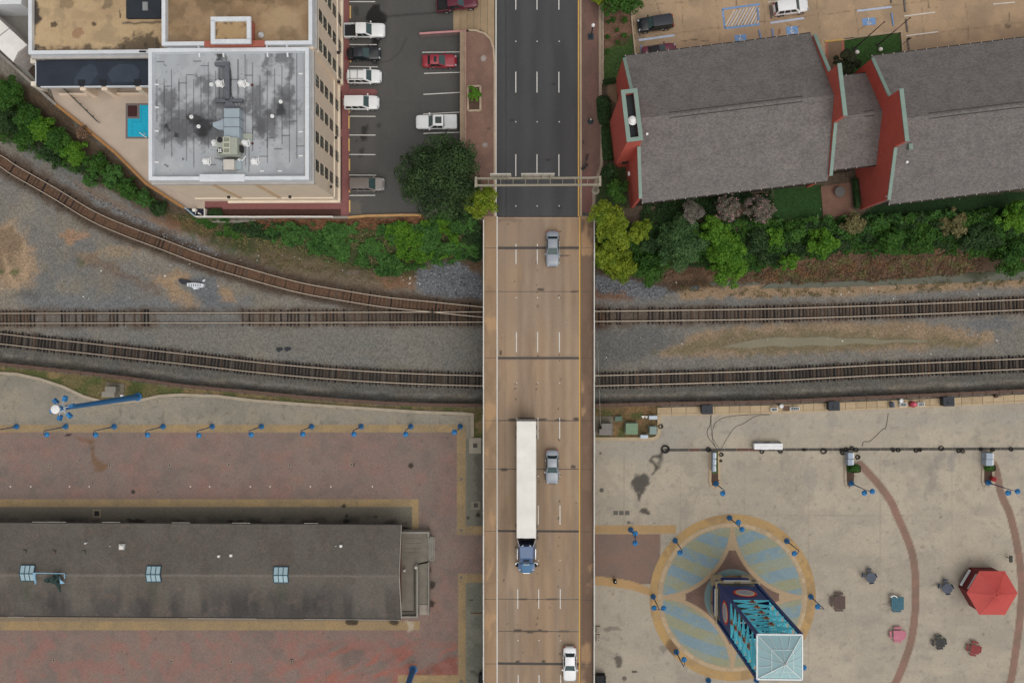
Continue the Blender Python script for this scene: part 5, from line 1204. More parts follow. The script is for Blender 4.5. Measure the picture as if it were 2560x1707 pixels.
q=P(2486,1198,ZPL+.8);t=thing("litter_bin","bright red round bin beside the right planted island","litter bin",(q.x,q.y,ZPL));MB().lathe((q.x,q.y,ZPL),[(.3,0),(.34,.8),(.36,.82),(.2,.95)],16).build("body",M("bin_red",S(178,30,38),.5),t);MB().lathe((q.x,q.y,ZPL+.95),[(.14,0),(.12,.06)],10).build("lid",M("bin_dark_red",S(120,22,28),.5),t)
t=thing("drain","wide three-panel drain grate with a pale frame in the concrete plaza","drain",P(1553,1281,ZPL))
a,b_=P(1532,1274.5,ZPL),P(1575,1288.5,ZPL);w=(b_.x-a.x)/3
m=MB();m.box(a.x,b_.y,ZPL,b_.x,a.y,ZPL+.012);m.build("frame",M("grate_frame_pale",S(164,150,134),.85),t)
for k in range(3):MB().box(a.x+k*w+.09,b_.y+.1,ZPL+.012,a.x+(k+1)*w-.09,a.y-.1,ZPL+.022).build("grate",M("grate_grey",S(100,96,88),.85,.3,6),t)
q=P(1586,1678,ZPL);tag(MB().box(q.x-.38,q.y-.16,ZPL,q.x+.38,q.y+.16,ZPL+.02).build("ground_plate",M("plate_brown",S(96,86,76),.8,.3,5)),"small dark rectangular plate near the bottom of the concrete plaza","ground plate")
for v,lb in((1575,"upper"),(1595,"lower")):
 t=thing("meter_box","%s pair of pale concrete utility boxes against the bridge's right edge"%lb,"utility box",P(1494,v,ZPL),group="concrete boxes beside the bridge")
 for dv in(-4.5,4.5):q=P(1496,v+dv,ZPL+.3);MB().box(q.x-.28,q.y-.25,ZPL,q.x+.28,q.y+.25,ZPL+.35).build("box",M("pale_box",S(168,156,138),.9,.2),t);MB().box(q.x-.06,q.y-.06,ZPL+.35,q.x+.06,q.y+.06,ZPL+.37).build("hole",GUT,t)
def cabinet(u0,v0,u1,v1,h,col,label,cat="utility cabinet",legs=False,rim=True):
 a,b_=P(u0,v0,h),P(u1,v1,h);t=thing("utility_cabinet",label,cat,Vector(((a.x+b_.x)/2,(a.y+b_.y)/2,.05)));mt=M("cabinet_%d_%d"%(col[0],col[1]),S(*col),.6,.12,2,.08)
 MB().box(a.x-.1,b_.y-.1,0,b_.x+.1,a.y+.1,.12).build("base",M("cabinet_base",S(120,114,100),.9),t)
 MB().box(a.x,b_.y,.12,b_.x,a.y,h-.06).build("body",mt,t,bevel=.03)
 MB().box(a.x-.05,b_.y-.05,h-.06,b_.x+.05,a.y+.05,h).build("lid",mt,t,bevel=.02)
 MB().box(a.x+.1,a.y,.2,(a.x+b_.x)/2-.02,a.y+.03,h-.12).build("door",mt,t);MB().box((a.x+b_.x)/2+.02,a.y,.2,b_.x-.1,a.y+.03,h-.12).build("door",mt,t);return t
cabinet(1499,1073,1528,1087,1.5,(128,120,116),"lower wide grey cabinet next to the bridge in the planted corner")
cabinet(1505,1059,1529,1071.5,1.9,(124,120,112),"upper grey cabinet with a split lid next to the bridge in the planted corner")
cabinet(1538.5,1041.5,1555,1052,.7,(88,110,92),"small dark green cabinet in the planted corner")
cabinet(1565,1058.5,1594,1085,1.4,(112,138,108),"large square pale green transformer cabinet in the planted corner")
cabinet(1625,1067,1641,1085,1.5,(128,146,140),"grey-green cabinet at the right of the planted corner")
cabinet(1602,1088,1619.5,1095,1.3,(184,196,210),"pale blue-white cabinet at the lower kerb of the planted corner")
cabinet(1624,1040,1642.5,1047.5,1.3,(184,196,212),"pale blue-white cabinet at the top right of the planted corner")
for u,od in((1608,"left"),(1616.5,"right")):q=P(u,1043,.5);tag(MB().add([(q.x-.28,q.y+.2,.4),(q.x+.28,q.y+.2,.4),(q.x,q.y-.22,.4),(q.x-.28,q.y+.2,.1),(q.x+.28,q.y+.2,.1),(q.x,q.y-.22,.1)],[(0,2,1),(0,1,4,3),(1,2,5,4),(2,0,3,5)]).build("marker",WHT),"%s small white triangular marker beside the planted corner's upper pale cabinet"%od,"marker","white triangular markers")
MB().prism([xy(u,v,.1)for u,v in((1486,1040),(1533,1040),(1533,1088),(1486,1088))],-.1,.1).build("cabinet_pad",M("pad_grey",S(116,108,92),.9,.25))["kind"]='structure'
cabinet(263,967,288,980,1.5,(130,124,112),"upper grey cabinet on the grass strip beside the tall mast");cabinet(255,979.5,285,992,1.3,(138,132,120),"lower grey cabinet on the grass strip beside the tall mast")
MB().prism([xy(u,v,.1)for u,v in((266,954),(312,960),(309,988),(264,984))],-.2,.14).build("cabinet_pad",M("pad_grey",S(116,108,92),.9,.25))["kind"]='structure'
q=P(305,989,.3);tag(MB().cbox((q.x,q.y,.0),.4,.3,.5,0,.2).build("junction_box",WHT),"small white junction box beside the tall mast's foot","junction box")
BLK=M("black_plastic",S(48,52,60),.55,.15,2,.08)
for u,v,lb in((1768,1024,"left"),(2085,1015,"middle"),(2371.5,1004,"right")):
 q=P(u,v,1.3);t=thing("wheeled_bin","%s one of the three black square bins on the slab path by the fence"%lb,"bin",(q.x,q.y,ZPL),.03,"black bins on the slab path")
 MB().cbox((0,0,.1),1.45,1.2,1.1,0,0,1.06).build("body",BLK,t,local=True,bevel=.05);MB().cbox((0,.02,1.2),1.62,1.36,.1).build("lid",BLK,t,local=True,bevel=.04)
 MB().cbox((.1,-.2,1.3),.7,.12,.05).build("lid_rib",BLK,t,local=True);MB().cbox((-.2,-.1,1.3),.1,.7,.05).build("lid_rib",BLK,t,local=True)
 for x in(-.6,.6):m=MB();m.tube((x-.05,-.5,.1),(x+.05,-.5,.1),.1,n=10);m.build("wheel",GUT,t,local=True)
GLASSB=M("crate_glass",S(150,160,164),.3,.3,4)
def crate(u,v,w,d,n,label):
 q=P(u,v,.6);t=thing("crate",label,"crate",(q.x,q.y,ZPL+.09),.04,"white-rimmed crates on the slab path");m=MB()
 for a in((-w/2,-d/2,w/2,-d/2+.07),(-w/2,d/2-.07,w/2,d/2),(-w/2,-d/2+.07,-w/2+.07,d/2-.07),(w/2-.07,-d/2+.07,w/2,d/2-.07)):m.box(a[0],a[1],0,a[2],a[3],.5)
 m.build("frame",WHT,t,local=True);MB().box(-w/2+.07,-d/2+.07,.05,w/2-.07,d/2-.07,.1).build("floor",GUT,t,local=True)
 for k in range(n):x=-w/2+.1+(w-.2)*(k+.5)/n;MB().lathe((x,0,.1),[((w-.2)/n*.42,0),((w-.2)/n*.42,.3),(.06,.36)],10).build("cylinder",GLASSB,t,local=True)
crate(1935,1023.5,1.0,.55,3,"white-rimmed crate left of the first round steel tank on the slab path");crate(1986.5,1021.5,1.36,.52,4,"longest white-rimmed crate of steel cylinders on the slab path")
crate(2258,1011.5,1.05,.55,3,"white-rimmed crate just left of the red drum on the slab path");crate(2302.5,1010.5,.98,.6,2,"white-rimmed crate right of the red drum on the slab path")
STL=M("steel_drum",S(188,190,190),.35,.15,3,.1,metal=.3)
for u,v,lb in((1953.5,1015,"round steel drum between two crates at the left of the slab path"),(2253,1001.5,"round steel drum above the crate near the red drum")):q=P(u,v,.7);tag(MB().lathe((q.x,q.y,ZPL+.09),[(.3,0),(.32,.6),(.3,.62),(.26,.6),(.1,.63)],18).build("drum",STL),lb,"drum")
q=P(2283,1010.5,.8);t=thing("drum","red drum with a pink hose reel on top between two crates","drum",(q.x,q.y,ZPL+.09));MB().lathe((q.x,q.y,ZPL+.09),[(.42,0),(.46,.4),(.44,.7),(.2,.78)],18).build("body",M("drum_red",S(150,34,50),.5,.2),t);MB().lathe((q.x+.2,q.y,ZPL+.78),[(.27,0),(.27,.12),(.14,.14)],14).build("hose_reel",M("reel_pink",S(206,76,104),.5),t)
q=P(2231,1011.5,.8);t=thing("cooler_box","narrow slate blue box on the slab path left of the crates","box",(q.x,q.y,ZPL+.09),.15);MB().cbox((0,0,0),.5,.8,.8).build("body",M("slate_plastic",S(98,108,122),.6),t,local=True,bevel=.03);MB().cbox((-.1,.05,.8),.3,.7,.05).build("lid",M("slate_dark",S(58,62,70),.6),t,local=True)
q=P(1966,1021,.4);tag(MB().cbox((q.x,q.y,ZPL+.09),.8,.7,.12).build("wooden_pallet",M("pallet_brown",S(104,82,66),.9,.3,5)),"brown wooden pallet between the steel drum and the longest crate","pallet")
q=P(2490,990,.4);t=thing("hydrant","small rusty round standpipe on the slab path at the far right","standpipe",(q.x,q.y,ZPL));MB().lathe((q.x,q.y,ZPL),[(.28,0),(.24,.5),(.1,.6)],12).build("body",rust1,t);MB().beam((q.x+.1,q.y,.5),(q.x+.75,q.y-.05,.5),.1,.08).build("handle",rust1,t)
for u,lb in((1903,"left of two white equipment carts on the drain channel"),(1938,"right of two white equipment carts on the drain channel")):
 q=P(u,1115.5,1.1);t=thing("equipment_cart",lb,"cart",(q.x,q.y,ZPL),.0,"white equipment carts");CW=M("cart_white",S(226,228,232),.45,.06,2,.05)
 MB().box(-1.06,-.44,.35,1.06,.44,1.15).build("body",CW,t,local=True,bevel=.05);MB().box(-.1,-.46,1.15,.98,.05,1.19).build("lid",CW,t,local=True,bevel=.015);MB().box(-1.0,.46,.3,.9,.56,.7).build("tray",M("cart_grey",S(140,148,156),.6),t,local=True)
 for x in(-.7,.75):
  for y in(-.5,.5):m=MB();m.tube((x,y-.07,.28),(x,y+.07,.28),.28,n=14);m.build("wheel",M("rubber",S(30,30,30),.8),t,local=True)
GRS=M("island_grass",S(74,92,46),.95,.35,3,.35,22,bump=.6);DIRT=M("island_soil",S(84,64,52),.95,.3,2,.3,18)
for k,(px,lb)in enumerate(zip(ISL,("left","middle","right"))):
 pts=[xy(u,v,ZPL)for u,v in px];c=(sum(q[0]for q in pts)/len(pts),sum(q[1]for q in pts)/len(pts))
 t=thing("planter_island","%s kerbed planting island below the drain channel"%lb,"planter",(c[0],c[1],ZPL),0,"planted islands")
 n=len(pts);pts2=[pts[1]]+pts[2:]+[pts[0]]
 for i in range(len(pts2)-1):MB().ribbon([pts2[i],Vector(pts2[i]).lerp(Vector(pts2[i+1]),.98)],.34,0,ZPL+.14).build("kerb_stone",CKERB if k else SLABM[0],t)
 v_split={0:1184,1:1178,2:1176}[k]
 MB().sheet([P(u,v,ZPL+.07)for u,v in px]).build("soil",DIRT,t)
 top=[(px[0][0]+.5,1129),(px[1][0]-.5,1129),(px[1][0]-.5,v_split),(px[0][0]+.5,v_split)]
 MB().sheet([P(u,v,ZPL+.08)for u,v in top]).build("grass",GRS,t)
ISLW=M("meter_white",S(206,212,218),.5,.08);ISLB=M("meter_blue_grey",S(150,164,180),.5,.12)
for u,v,n,w,lb in((1786,1155,3,.5,"three pale meter cabinets standing on the left planted island"),(2127,1147,2,.85,"two pale meter cabinets standing on the middle planted island"),(2474,1148,2,1.1,"two wide pale meter cabinets standing on the right planted island")):
 q=P(u,v,1.3);t=thing("meter_cabinet",lb,"cabinet",(q.x,q.y,ZPL));
 for k in range(n):
  y=(n-1)*.48-k*.96;MB().box(-w/2,y-.45,0,w/2-.2,y+.45,1.35-.08*k).build("body",ISLB,t,local=True,bevel=.02);MB().box(w/2-.2,y-.4,.2,w/2,y+.4,1.3-.08*k).build("door",ISLW,t,local=True)
CAB=M("black_cable",S(40,38,36),.6,.2)
def cable(px,label,r=.035,z=None,col=CAB):
 pts=smooth_line(px,4);m=MB()
 for a,b_ in zip(pts[:-1],pts[1:]):m.tube(P(a.x,a.y,ZPL+.04),P(b_.x,b_.y,ZPL+.04),r,n=5)
 return tag(m.build("cable",col),label,"cable")
cable([(1776,1034),(1776,1060),(1768,1078),(1772,1095),(1784,1110),(1792,1122)],"thick black cable running down from the left black bin to the left island",.032)
cable([(1779,1034),(1778,1060),(1780,1090),(1790,1108),(1800,1124)],"second black cable beside the one from the left black bin",.022)
cable([(1792,1122),(1782,1100),(1784,1066),(1800,1048),(1830,1040),(1880,1036),(1926,1034)],"long looping cable from the left island to the crates",.026)
cable([(1803,1122),(1820,1092),(1838,1068),(1860,1058),(1890,1040),(1924,1037)],"diagonal cable crossing the grey paving towards the crates",.024)
cable([(2221,1033),(2215,1068),(2212,1072),(2206,1074),(2176,1102),(2160,1104),(2155,1116)],"thin bent cable across the paving right of the middle island",.03)
cable([(1645,1017),(1700,1021),(1740,1017),(1750,1024)],"cable lying over the first slabs of the path",.035)
def coil(u,v,r,label="coil of black hose lying on the drain channel",group="black hose coils on the drain channel",rings=3,seed=0):
 q=P(u,v,ZPL);rr=random.Random(seed+int(u));m=MB()
 for k in range(rings):
  ox,oy,rad=rr.uniform(-.1,.1),rr.uniform(-.1,.1),r*rr.uniform(.8,1.05);n=14
  ps=[(q.x+ox+rad*math.cos(2*math.pi*i/n),q.y+oy+rad*rr.uniform(.85,1)*math.sin(2*math.pi*i/n),ZPL+.06+.06*k)for i in range(n+1)];ps[-1]=ps[0]
  for a,b_ in zip(ps[:-1],ps[1:]):m.tube(a,b_,.05,n=5)
 return tag(m.build("hose_coil",CAB),label,"hose coil",group)
for od,(u,v,r)in zip("first second third fourth fifth sixth seventh eighth ninth tenth eleventh twelfth thirteenth fourteenth fifteenth".split()+[0]*3,((2010,1124,.2),(2059,1127,.42),(2104,1124,.25),(2232,1124,.26),(2244,1124,.26),(2290,1126,.26),(2299,1124,.24),(2352,1121,.36),(2396,1126,.28),(2405,1127,.3),(2452,1123,.24),(2480,1124,.26),(2526,1123,.26),(1950,1127,.3),(1905,1129,.3),(1771,1123,.3),(1802,1136,.3),(1801,1150,.2))):coil(u,v,r,"coil of black hose on the drain channel, %s right of the white carts"%od if od and u>1960 else{1950:"black hose coil beneath the right white cart",1905:"black hose coil beneath the left white cart",1771:"black hose coil on the channel just left of the left island",1802:"black hose coil right of the left island's meter cabinets",1801:"smaller black hose loop below the one right of the left island"}[u])
for u,v,r,od in((2115,1122,.3,"left"),(2130,1119,.3,"topmost"),(2140,1124,.3,"right"),(2106,1132,.28,"lowest")):coil(u,v,r,"%s coil of black hose in the heap above the middle planted island"%od,"black hose coils heaped above the middle island")
coil(2143,1141,.34,"thick black hose coil lying right of the middle island's meter cabinets",None,4);coil(1651.5,1065,.32,"black cable coil against the kerb of the planted corner",None,4);coil(1663,1122,.55,"large black hose coil at the left end of the drain channel",None,5)
coil(2533,1022,.0001)if False else None
for u0,v0,u1,v1,lb in((1492,1690,1514,1740,"dark open-topped bin cut off by the bottom edge right of the bridge"),(1197,1688,1216,1740,"dark bin half under the bridge at the bottom edge")):
 a,b_=P(u0,v0,1.4),P(u1,v1,1.4);t=thing("waste_bin",lb,"bin",((a.x+b_.x)/2,(a.y+b_.y)/2,ZPL));m=MB()
 m.box(a.x,b_.y,ZPL,b_.x,a.y,1.2);m.build("body",M("bin_charcoal",S(40,42,46),.7),t);m=MB();m.ribbon([(a.x,a.y),(b_.x,a.y),(b_.x,b_.y),(a.x,b_.y)],.12,1.2,1.4,0,True);m.build("rim",GUT,t)
q=P(1190,1534,.3);tag(MB().box(q.x-.8,q.y-.06,ZPL,q.x+.9,q.y+.06,ZPL+.25).build("parking_kerb",M("tan_bar",S(146,118,90),.85)),"low tan bar beside the bridge on the grey paving","bar")
# === hotel
HT,HR=21.7,20.9
X1=P(847,500,ZL).x;X2=P(854,100,ZL).x;YSW=P(700,503,ZL).y;X0=P(371,300,HT).x;YJ=P(700,117,HT).y;XW=P(404,50,HT).x;YNN=P(700,-140,HT).y+6
hot=thing("hotel","six-storey peach hotel with grey and tan flat roofs, white parapets and a wall of windows","hotel",((X0+X1)/2,(YSW+YJ)/2,ZL))
PEACH=M("hotel_render",(.82,.675,.525),.9,.07,.5,.05,6);CREAMW=M("hotel_moulding",S(226,212,188),.85,.08,1,.05);PARA=M("parapet_white",S(208,212,216),.75,.12,.8,.1,5);CORN=M("cornice_grey",S(176,172,168),.85,.18,.8,.12)
MB().box(X0+.3,YSW,ZL-.5,X1,YJ,HR-.05).build("wall",PEACH,hot);MB().box(XW+.3,YJ+.002,ZL-.5,X2,YNN,HR-.05).build("wall",PEACH,hot)
def ring(x0,y0,x1,y1,w,z0,z1,name,mat):
 for k,(a,b_,c,d)in enumerate(((x0,y1-w,x1,y1),(x0,y0,x1,y0+w),(x0,y0+w,x0+w,y1-w),(x1-w,y0+w,x1,y1-w))):MB().box(a,b_,z0,c,d,z1).build(name,mat,hot)
ring(X0,YSW-.1,X1+.1,YJ-.1,.46,HR-.4,HT,"parapet",PARA);ring(XW,YJ+.25,X2+.1,YNN,.46,HR-.4,HT,"parapet",PARA)
ring(X0-.3,YSW-.35,X1+.35,YJ+.1,.3,HR-1.1,HR-.6,"cornice",CORN)
MB().box(X2+.002,YJ+.2,HR-1.1,X2+.3,YNN,HR-.6).build("cornice",CORN,hot)
for z in(18.95,8.7):MB().box(X1+.002,YSW-.1,z-.14,X1+.16,YJ,z+.14).build("moulding",CREAMW,hot);MB().box(X2+.002,YJ+.2,z-.14,X2+.16,YNN,z+.14).build("moulding",CREAMW,hot);MB().box(X0+.3,YSW-.16,z-.14,X1+.16,YSW-.002,z+.14).build("moulding",CREAMW,hot)
MB().box(X1+.002,YSW-.25,ZL-.3,X1+.3,YJ,ZL+.5).build("plinth",CREAMW,hot);MB().box(X2+.002,YJ+.2,ZL-.3,X2+.3,YNN,ZL+.5).build("plinth",CREAMW,hot);MB().box(X0+4,YSW-.3,ZL-.3,X1+.3,YSW-.002,ZL+.4).build("plinth",CREAMW,hot)
WFR=M("window_frame_dark",S(86,80,70),.6,.1);WPN=glass_dark("window_pane",(.035,.045,.04),.12);WPN2=glass_dark("window_pane_pale",(.1,.12,.11),.12)
wz=[20.25,17.6,15.35,12.9,10.3,7.3]
wf=MB();ww,wh=1.42,1.72
for a in((-ww/2,-wh/2,ww/2,-wh/2+.1),(-ww/2,wh/2-.1,ww/2,wh/2),(-ww/2,-wh/2+.1,-ww/2+.1,wh/2-.1),(ww/2-.1,-wh/2+.1,ww/2,wh/2-.1),(-.04,-wh/2+.1,.04,wh/2-.1),(-ww/2+.1,-.04,-.04,.04),(.04,-.04,ww/2-.1,.04)):wf.box(-.02,a[0],a[1],.07,a[2],a[3])
wfm=wf.mesh("window",WFR);wpm=[MB().box(.0,-ww/2+.05,-wh/2+.05,.035,ww/2-.05,wh/2-.05).mesh("pane",m)for m in(WPN,WPN2)]
sillm=MB().box(0,-ww/2-.1,-wh/2-.14,.14,ww/2+.1,-wh/2-.005).mesh("sill",CREAMW);revm=MB().box(.0,-ww/2-.06,-wh/2,.005,ww/2+.06,wh/2+.06).mesh("reveal",WFR)
for X_,ysl in((X1,(22.0,25.6,29.2,32.8)),(X2,(37.4,41.1,44.8,48.5))):
 for y in ysl:
  for k,z in enumerate(wz):
   w=place(wfm,"window",hot,(X_-hot.location.x+.002,y-hot.location.y,z-hot.location.z));place(rng.choice(wpm),"pane",w);place(sillm,"sill",w)
for y,z in((20.2,12.0),(27.5,9.2),(35.2,9.1),(39.2,9.3)):MB().box(X1+.3 if y<35 else X2+.2,y,z,(X1 if y<35 else X2)+.55,y+.35,z+.3).build("wall_light",GUT,hot)
for u,v in((568,488),(722,487)):q=P(u,v,11);MB().box(q.x-.2,YSW-.35,10.2,q.x+.12,YSW-.01,10.5).build("wall_light",GUT,hot)
for x in(X0+6.5,X0+12):MB().box(x,YSW-.12,8.9,x+.5,YSW-.004,18.7).build("pilaster",M("pilaster_tan",S(206,176,136),.9),hot)
MB().box(P(500,440,HT).x,YSW-.3,HT-.3,P(612,440,HT).x,YSW+.6,HT+.12).build("parapet",PARA,hot)
def roof_main(p):
 p.noise((150,153,156),60,.5,.2,.6);p.noise((176,179,181),30,.55,.2,.5)
 for x in np.arange(392,760,18.4):
  a=rng.uniform(130,200);b_=rng.uniform(300,440);p.line([(x,a),(x+.5,b_)],2.2,(70,70,74),1,.75)
  y=rng.uniform(150,420);p.line([(x,y),(x+18.4,y)],2.4,(50,50,54),1,.75)
  if rng.random()<.5:p.line([(x,y),(x,y+rng.uniform(10,60))],2.6,(50,50,54),1,.7)
 for a in((478,304,70,48),(440,330,40,26),(420,250,26,30),(520,330,30,34),(515,205,20,26),(706,270,36,40),(668,320,30,36),(640,250,22,40),(720,240,20,26),(650,300,18,36),(640,315,14,14),(712,140,26,26),(672,160,16,26),(726,175,12,22),(545,260,18,16),(612,262,14,14)):p.blob(*a,(88,88,90),.75,14,.9)
 for a in((490,300,26,18),(512,318,24,20),(706,272,14,18),(420,322,10,8),(438,334,7,5),(508,330,12,12)):p.blob(*a,(52,52,54),.85,9,.8)
 p.poly([(548,160),(572,160),(573,270),(540,270)],(98,98,104),4,.8,3);p.poly([(536,134),(560,134),(566,152),(540,152)],(46,46,46),4,.9,4);p.poly([(574,170),(578,170),(580,240),(586,246),(580,250),(575,236)],(38,38,40),2,.9,2)
 p.poly([(548,248),(604,248),(606,256),(548,256)],(84,84,90),3,.8,2);p.line([(548,170),(549,246)],2,(48,48,50),1,.7);p.line([(596,150),(597,236)],1.6,(54,54,56),1,.7);p.line([(617,150),(617,260)],1.6,(54,54,56),1,.6)
 p.poly([(536,394),(596,390),(600,400),(560,402)],(56,56,56),3,.8,3);p.poly([(595,360),(603,360),(602,384),(594,380)],(150,122,98),3,.6,2)
 p.line([(622,365),(622,430)],2.2,(48,48,50),1,.7,1);p.line([(412,412),(420,416)],4,(50,50,52),1,.7);p.poly([(455,394),(462,398),(456,401)],(50,50,52),1,.9)
 p.noise((70,70,72),5,.78,.05,.5)
ROOFM=paint_mat("roof_membrane",.1,8,.7,.08)
hx=lambda u:u;hp=hot.location
o=painted_sheet("roof",378,122,762,447,HR,1.6,(164,168,172),ROOFM,roof_main,81,parent=hot,kind=None)
def gravel_roof(p):
 p.noise((190,162,120),60,.5,.25,.6);p.noise((158,132,98),40,.56,.25,.5);p.noise((134,116,92),30,.64,.2,.4)
 p.noise((66,60,52),14,.66,.1,.6,mask=p.polymask([(290,80),(420,74),(420,130),(80,130),(80,118),(290,112)],6))
 p.poly([(78,-60),(88,-60),(96,30),(102,50),(94,64),(88,80),(86,118),(110,122),(78,130)],(44,44,48),4,.9,5)
 p.poly([(84,117),(120,116),(124,122),(200,119),(212,113),(236,119),(290,118),(296,112),(330,92),(345,84),(402,100),(402,130),(84,130)],(62,56,50),6,.75,6)
 p.line([(309,59),(405,56)],5,(50,52,54),3,.8,3);p.blob(136,63,8,9,(74,58,48),.85,4);p.blob(233,63,8,7,(76,62,52),.85,4);p.blob(194,84,12,12,(140,96,70),.6,4);p.blob(299,36,3,12,(70,56,46),.8,3)
 p.blob(160,10,20,14,(112,92,68),.6,8);p.blob(268,8,9,14,(104,90,72),.6,6)
GRAV=paint_mat("roof_gravel",.24,16,.95,.3,cell=.08,cscale=10)
painted_sheet("roof",410,-140,772,117,HR,2,(164,138,104),GRAV,lambda p:(p.noise((136,108,74),60,.5,.25,.7),p.noise((112,92,68),40,.56,.2,.55),p.noise((172,142,104),30,.6,.2,.4),p.line([(412,-60),(412,114)],8,(84,84,84),4,.7,2),p.poly([(500,-40),(700,-40),(690,10),(600,4),(520,8)],(96,80,58),8,.6,8)),82,parent=hot,kind=None)
m=MB();a,b_=P(527,43,HR+2),P(627,109,HR+2);m.box(a.x+.15,b_.y+.15,HR,b_.x-.15,a.y-.15,HR+1.7);m.build("shaft_wall",M("brick_shaft",S(166,92,74),.9,.15,3,.15),hot)
for q in(((527,43),(627,53)),((527,99),(627,109)),((527,53),(537,99)),((617,53),(627,99))):a,b_=P(*q[0],HR+2),P(*q[1],HR+2);MB().box(a.x,b_.y,HR+1.7,b_.x,a.y,HR+2.05).build("shaft_rim",PARA,hot)
painted_sheet("shaft_roof",536,52,618,100,HR+1.72,2,(168,138,96),GRAV,lambda p:(p.noise((60,56,48),12,.6,.12,.7,mask=sm((14-np.minimum(np.minimum(p.U-536,618-p.U),np.minimum(p.V-52,100-p.V)))/10)),p.noise((140,104,72),16,.6,.1,.5)),83,parent=hot,kind=None)
MB().box(P(512,105,HT).x,P(512,119,HT).y,HR,P(662,105,HT).x,P(512,108,HT).y+.2,HT+.2).build("brick_band",M("brick_shaft",S(166,92,74)),hot)
m=MB()
for u in(560,670,720,500):q=P(u,126,HR);m.beam(q+Vector((0,.5,.5)),q+Vector((0,-.9,.1)),.2,.1)
m.beam(P(420,128,HR+.35),P(750,128,HR+.35),.06,.06);m.beam(P(420,121,HR+.6),P(750,121,HR+.6),.06,.06);m.build("roof_rail",PARA,hot)
PLW=M("plant_white",S(226,226,224),.5,.06,2,.05);DUCT=M("duct_blue_grey",S(150,164,172),.5,.1,1.5,.08);DUCTD=M("duct_bitumen",S(98,100,108),.85,.2,2,.15);UNIT=M("unit_beige",S(158,162,148),.6,.12,2,.08)
m=MB();a,b_=P(559,271,HR+1.6),P(598,345,HR+1.6);du=m.box(a.x,b_.y,HR+.3,b_.x,a.y,HR+1.6).build("duct",DUCT,hot,bevel=.05)
for v in(295,318):q=P(559,v,HR+1.6);MB().box(a.x-.02,q.y-.03,HR+.3,b_.x+.02,q.y+.03,HR+1.64).build("duct_seam",DUCTD,hot)
m=MB();q=[P(u,v,HR+1.3)for u,v in((532,307),(549,302),(559,296),(559,325),(546,324),(532,316))];m.prism([(p.x,p.y)for p in q],HR+.4,HR+1.3);m.build("duct_branch",DUCT,hot)
m=MB();q=[P(u,v,HR+.8)for u,v in((564,255),(579,255),(598,276),(598,280),(559,280))];m.prism([(p.x,p.y)for p in q],HR+.2,HR+.82);m.build("duct",DUCTD,hot)
for px in([(536,156),(572,154),(573,250),(562,250),(562,166),(536,164)],[(537,248),(606,247),(606,255),(537,256)]):MB().prism([xy(u,v,HR+.5)for u,v in px],HR+.1,HR+.5).build("duct",DUCTD,hot)
a,b_=P(541,343,HR+2),P(599,386,HR+2);un=MB().box(a.x,b_.y,HR+.4,b_.x-.3,a.y,HR+1.95).build("cooling_unit",UNIT,hot,bevel=.05)
MB().box(b_.x-.3,b_.y+.5,HR+.4,b_.x-.05,b_.y+1.3,HR+1.3).build("access_panel",GUT,un,off=hot.location)
for u,v in((550,350),(550,377)):
 q=P(u,v,HR+1.95);MB().lathe((q.x,q.y,HR+1.95),[(.36,0),(.36,.06),(.3,.06)],18).build("fan_grille",GUT,un,off=hot.location)
 if v>360:
  f=MB()
  for k in range(4):an=R(45+90*k);f.cbox((q.x+.17*math.cos(an),q.y+.17*math.sin(an),HR+2.02),.2,.16,.01,0,an)
  f.build("fan_blades",PLW,un,off=hot.location)
for k in range(3):
 a2,b2=P(558.5,343.5+k*13.6,HR+1.95),P(574.5,355.5+k*13.6,HR+1.95);f=MB();f.box(a2.x,b2.y,HR+1.95,b2.x,a2.y,HR+1.97);f.build("louvre",M("louvre_green_grey",S(132,136,118),.7,.1,14,.3,40),un,off=hot.location)
 f=MB();f.ribbon([(a2.x,a2.y),(b2.x,a2.y),(b2.x,b2.y),(a2.x,b2.y)],.08,HR+1.97,HR+2.02,0,True);f.build("louvre_frame",M("louvre_frame",S(196,196,176),.6),un,off=hot.location)
for u0,v0,u1,v1,h,mt in((558,398.5,585,424,1.0,M("hatch_pale",S(196,190,180),.7,.15)),(607,334,630,348,.35,UNIT),(590,400,604,424,.3,DUCT)):a,b_=P(u0,v0,HR+h),P(u1,v1,HR+h);MB().box(a.x,b_.y,HR+.01,b_.x,a.y,HR+h).build("roof_hatch",mt,hot,bevel=.03)
for u,v in((545,207),(601,207),(535,356),(609,356),(512,402),(633,402)):
 q=P(u,v,HR+.6);m=MB();m.cbox((q.x,q.y,HR),.75,.75,.25);m.lathe((q.x,q.y,HR+.25),[(.22,0),(.22,.3),(.33,.32),(.35,.42),(.26,.5),(.2,.5),(.2,.62),(.08,.7)],16);m.build("exhaust_fan",PLW,hot)
 m=MB();m.tube((q.x+.3,q.y-.5,HR+.15),(q.x+.6,q.y-.2,HR+.15),.07,n=6);m.tube((q.x+.6,q.y-.2,HR+.15),(q.x+.45,q.y+.5,HR+.15),.07,n=6);m.build("pipe",PLW,hot)
for u,v in((529,212),(619.5,212),(479,293),(497,317),(702,255),(681,291)):q=P(u,v,HR);MB().lathe((q.x,q.y,HR),[(.24,0),(.24,.12),(.14,.14),(.12,.3)],14).build("roof_vent",PLW,hot)
for u,v in((630,213),(631,359)):q=P(u,v,HR);MB().lathe((q.x,q.y,HR),[(.18,0),(.15,.06)],12).build("roof_drain",M("roof_drain_rust",S(92,50,42),.8),hot)
for u,v in((392,212),(392,269),(392,328),(392,406),(752,185),(752,330),(752,390),(655,428),(700,428)):q=P(u,v,HR);MB().cbox((q.x,q.y,HR),.5,.16,.06).build("roof_bracket",PLW,hot)
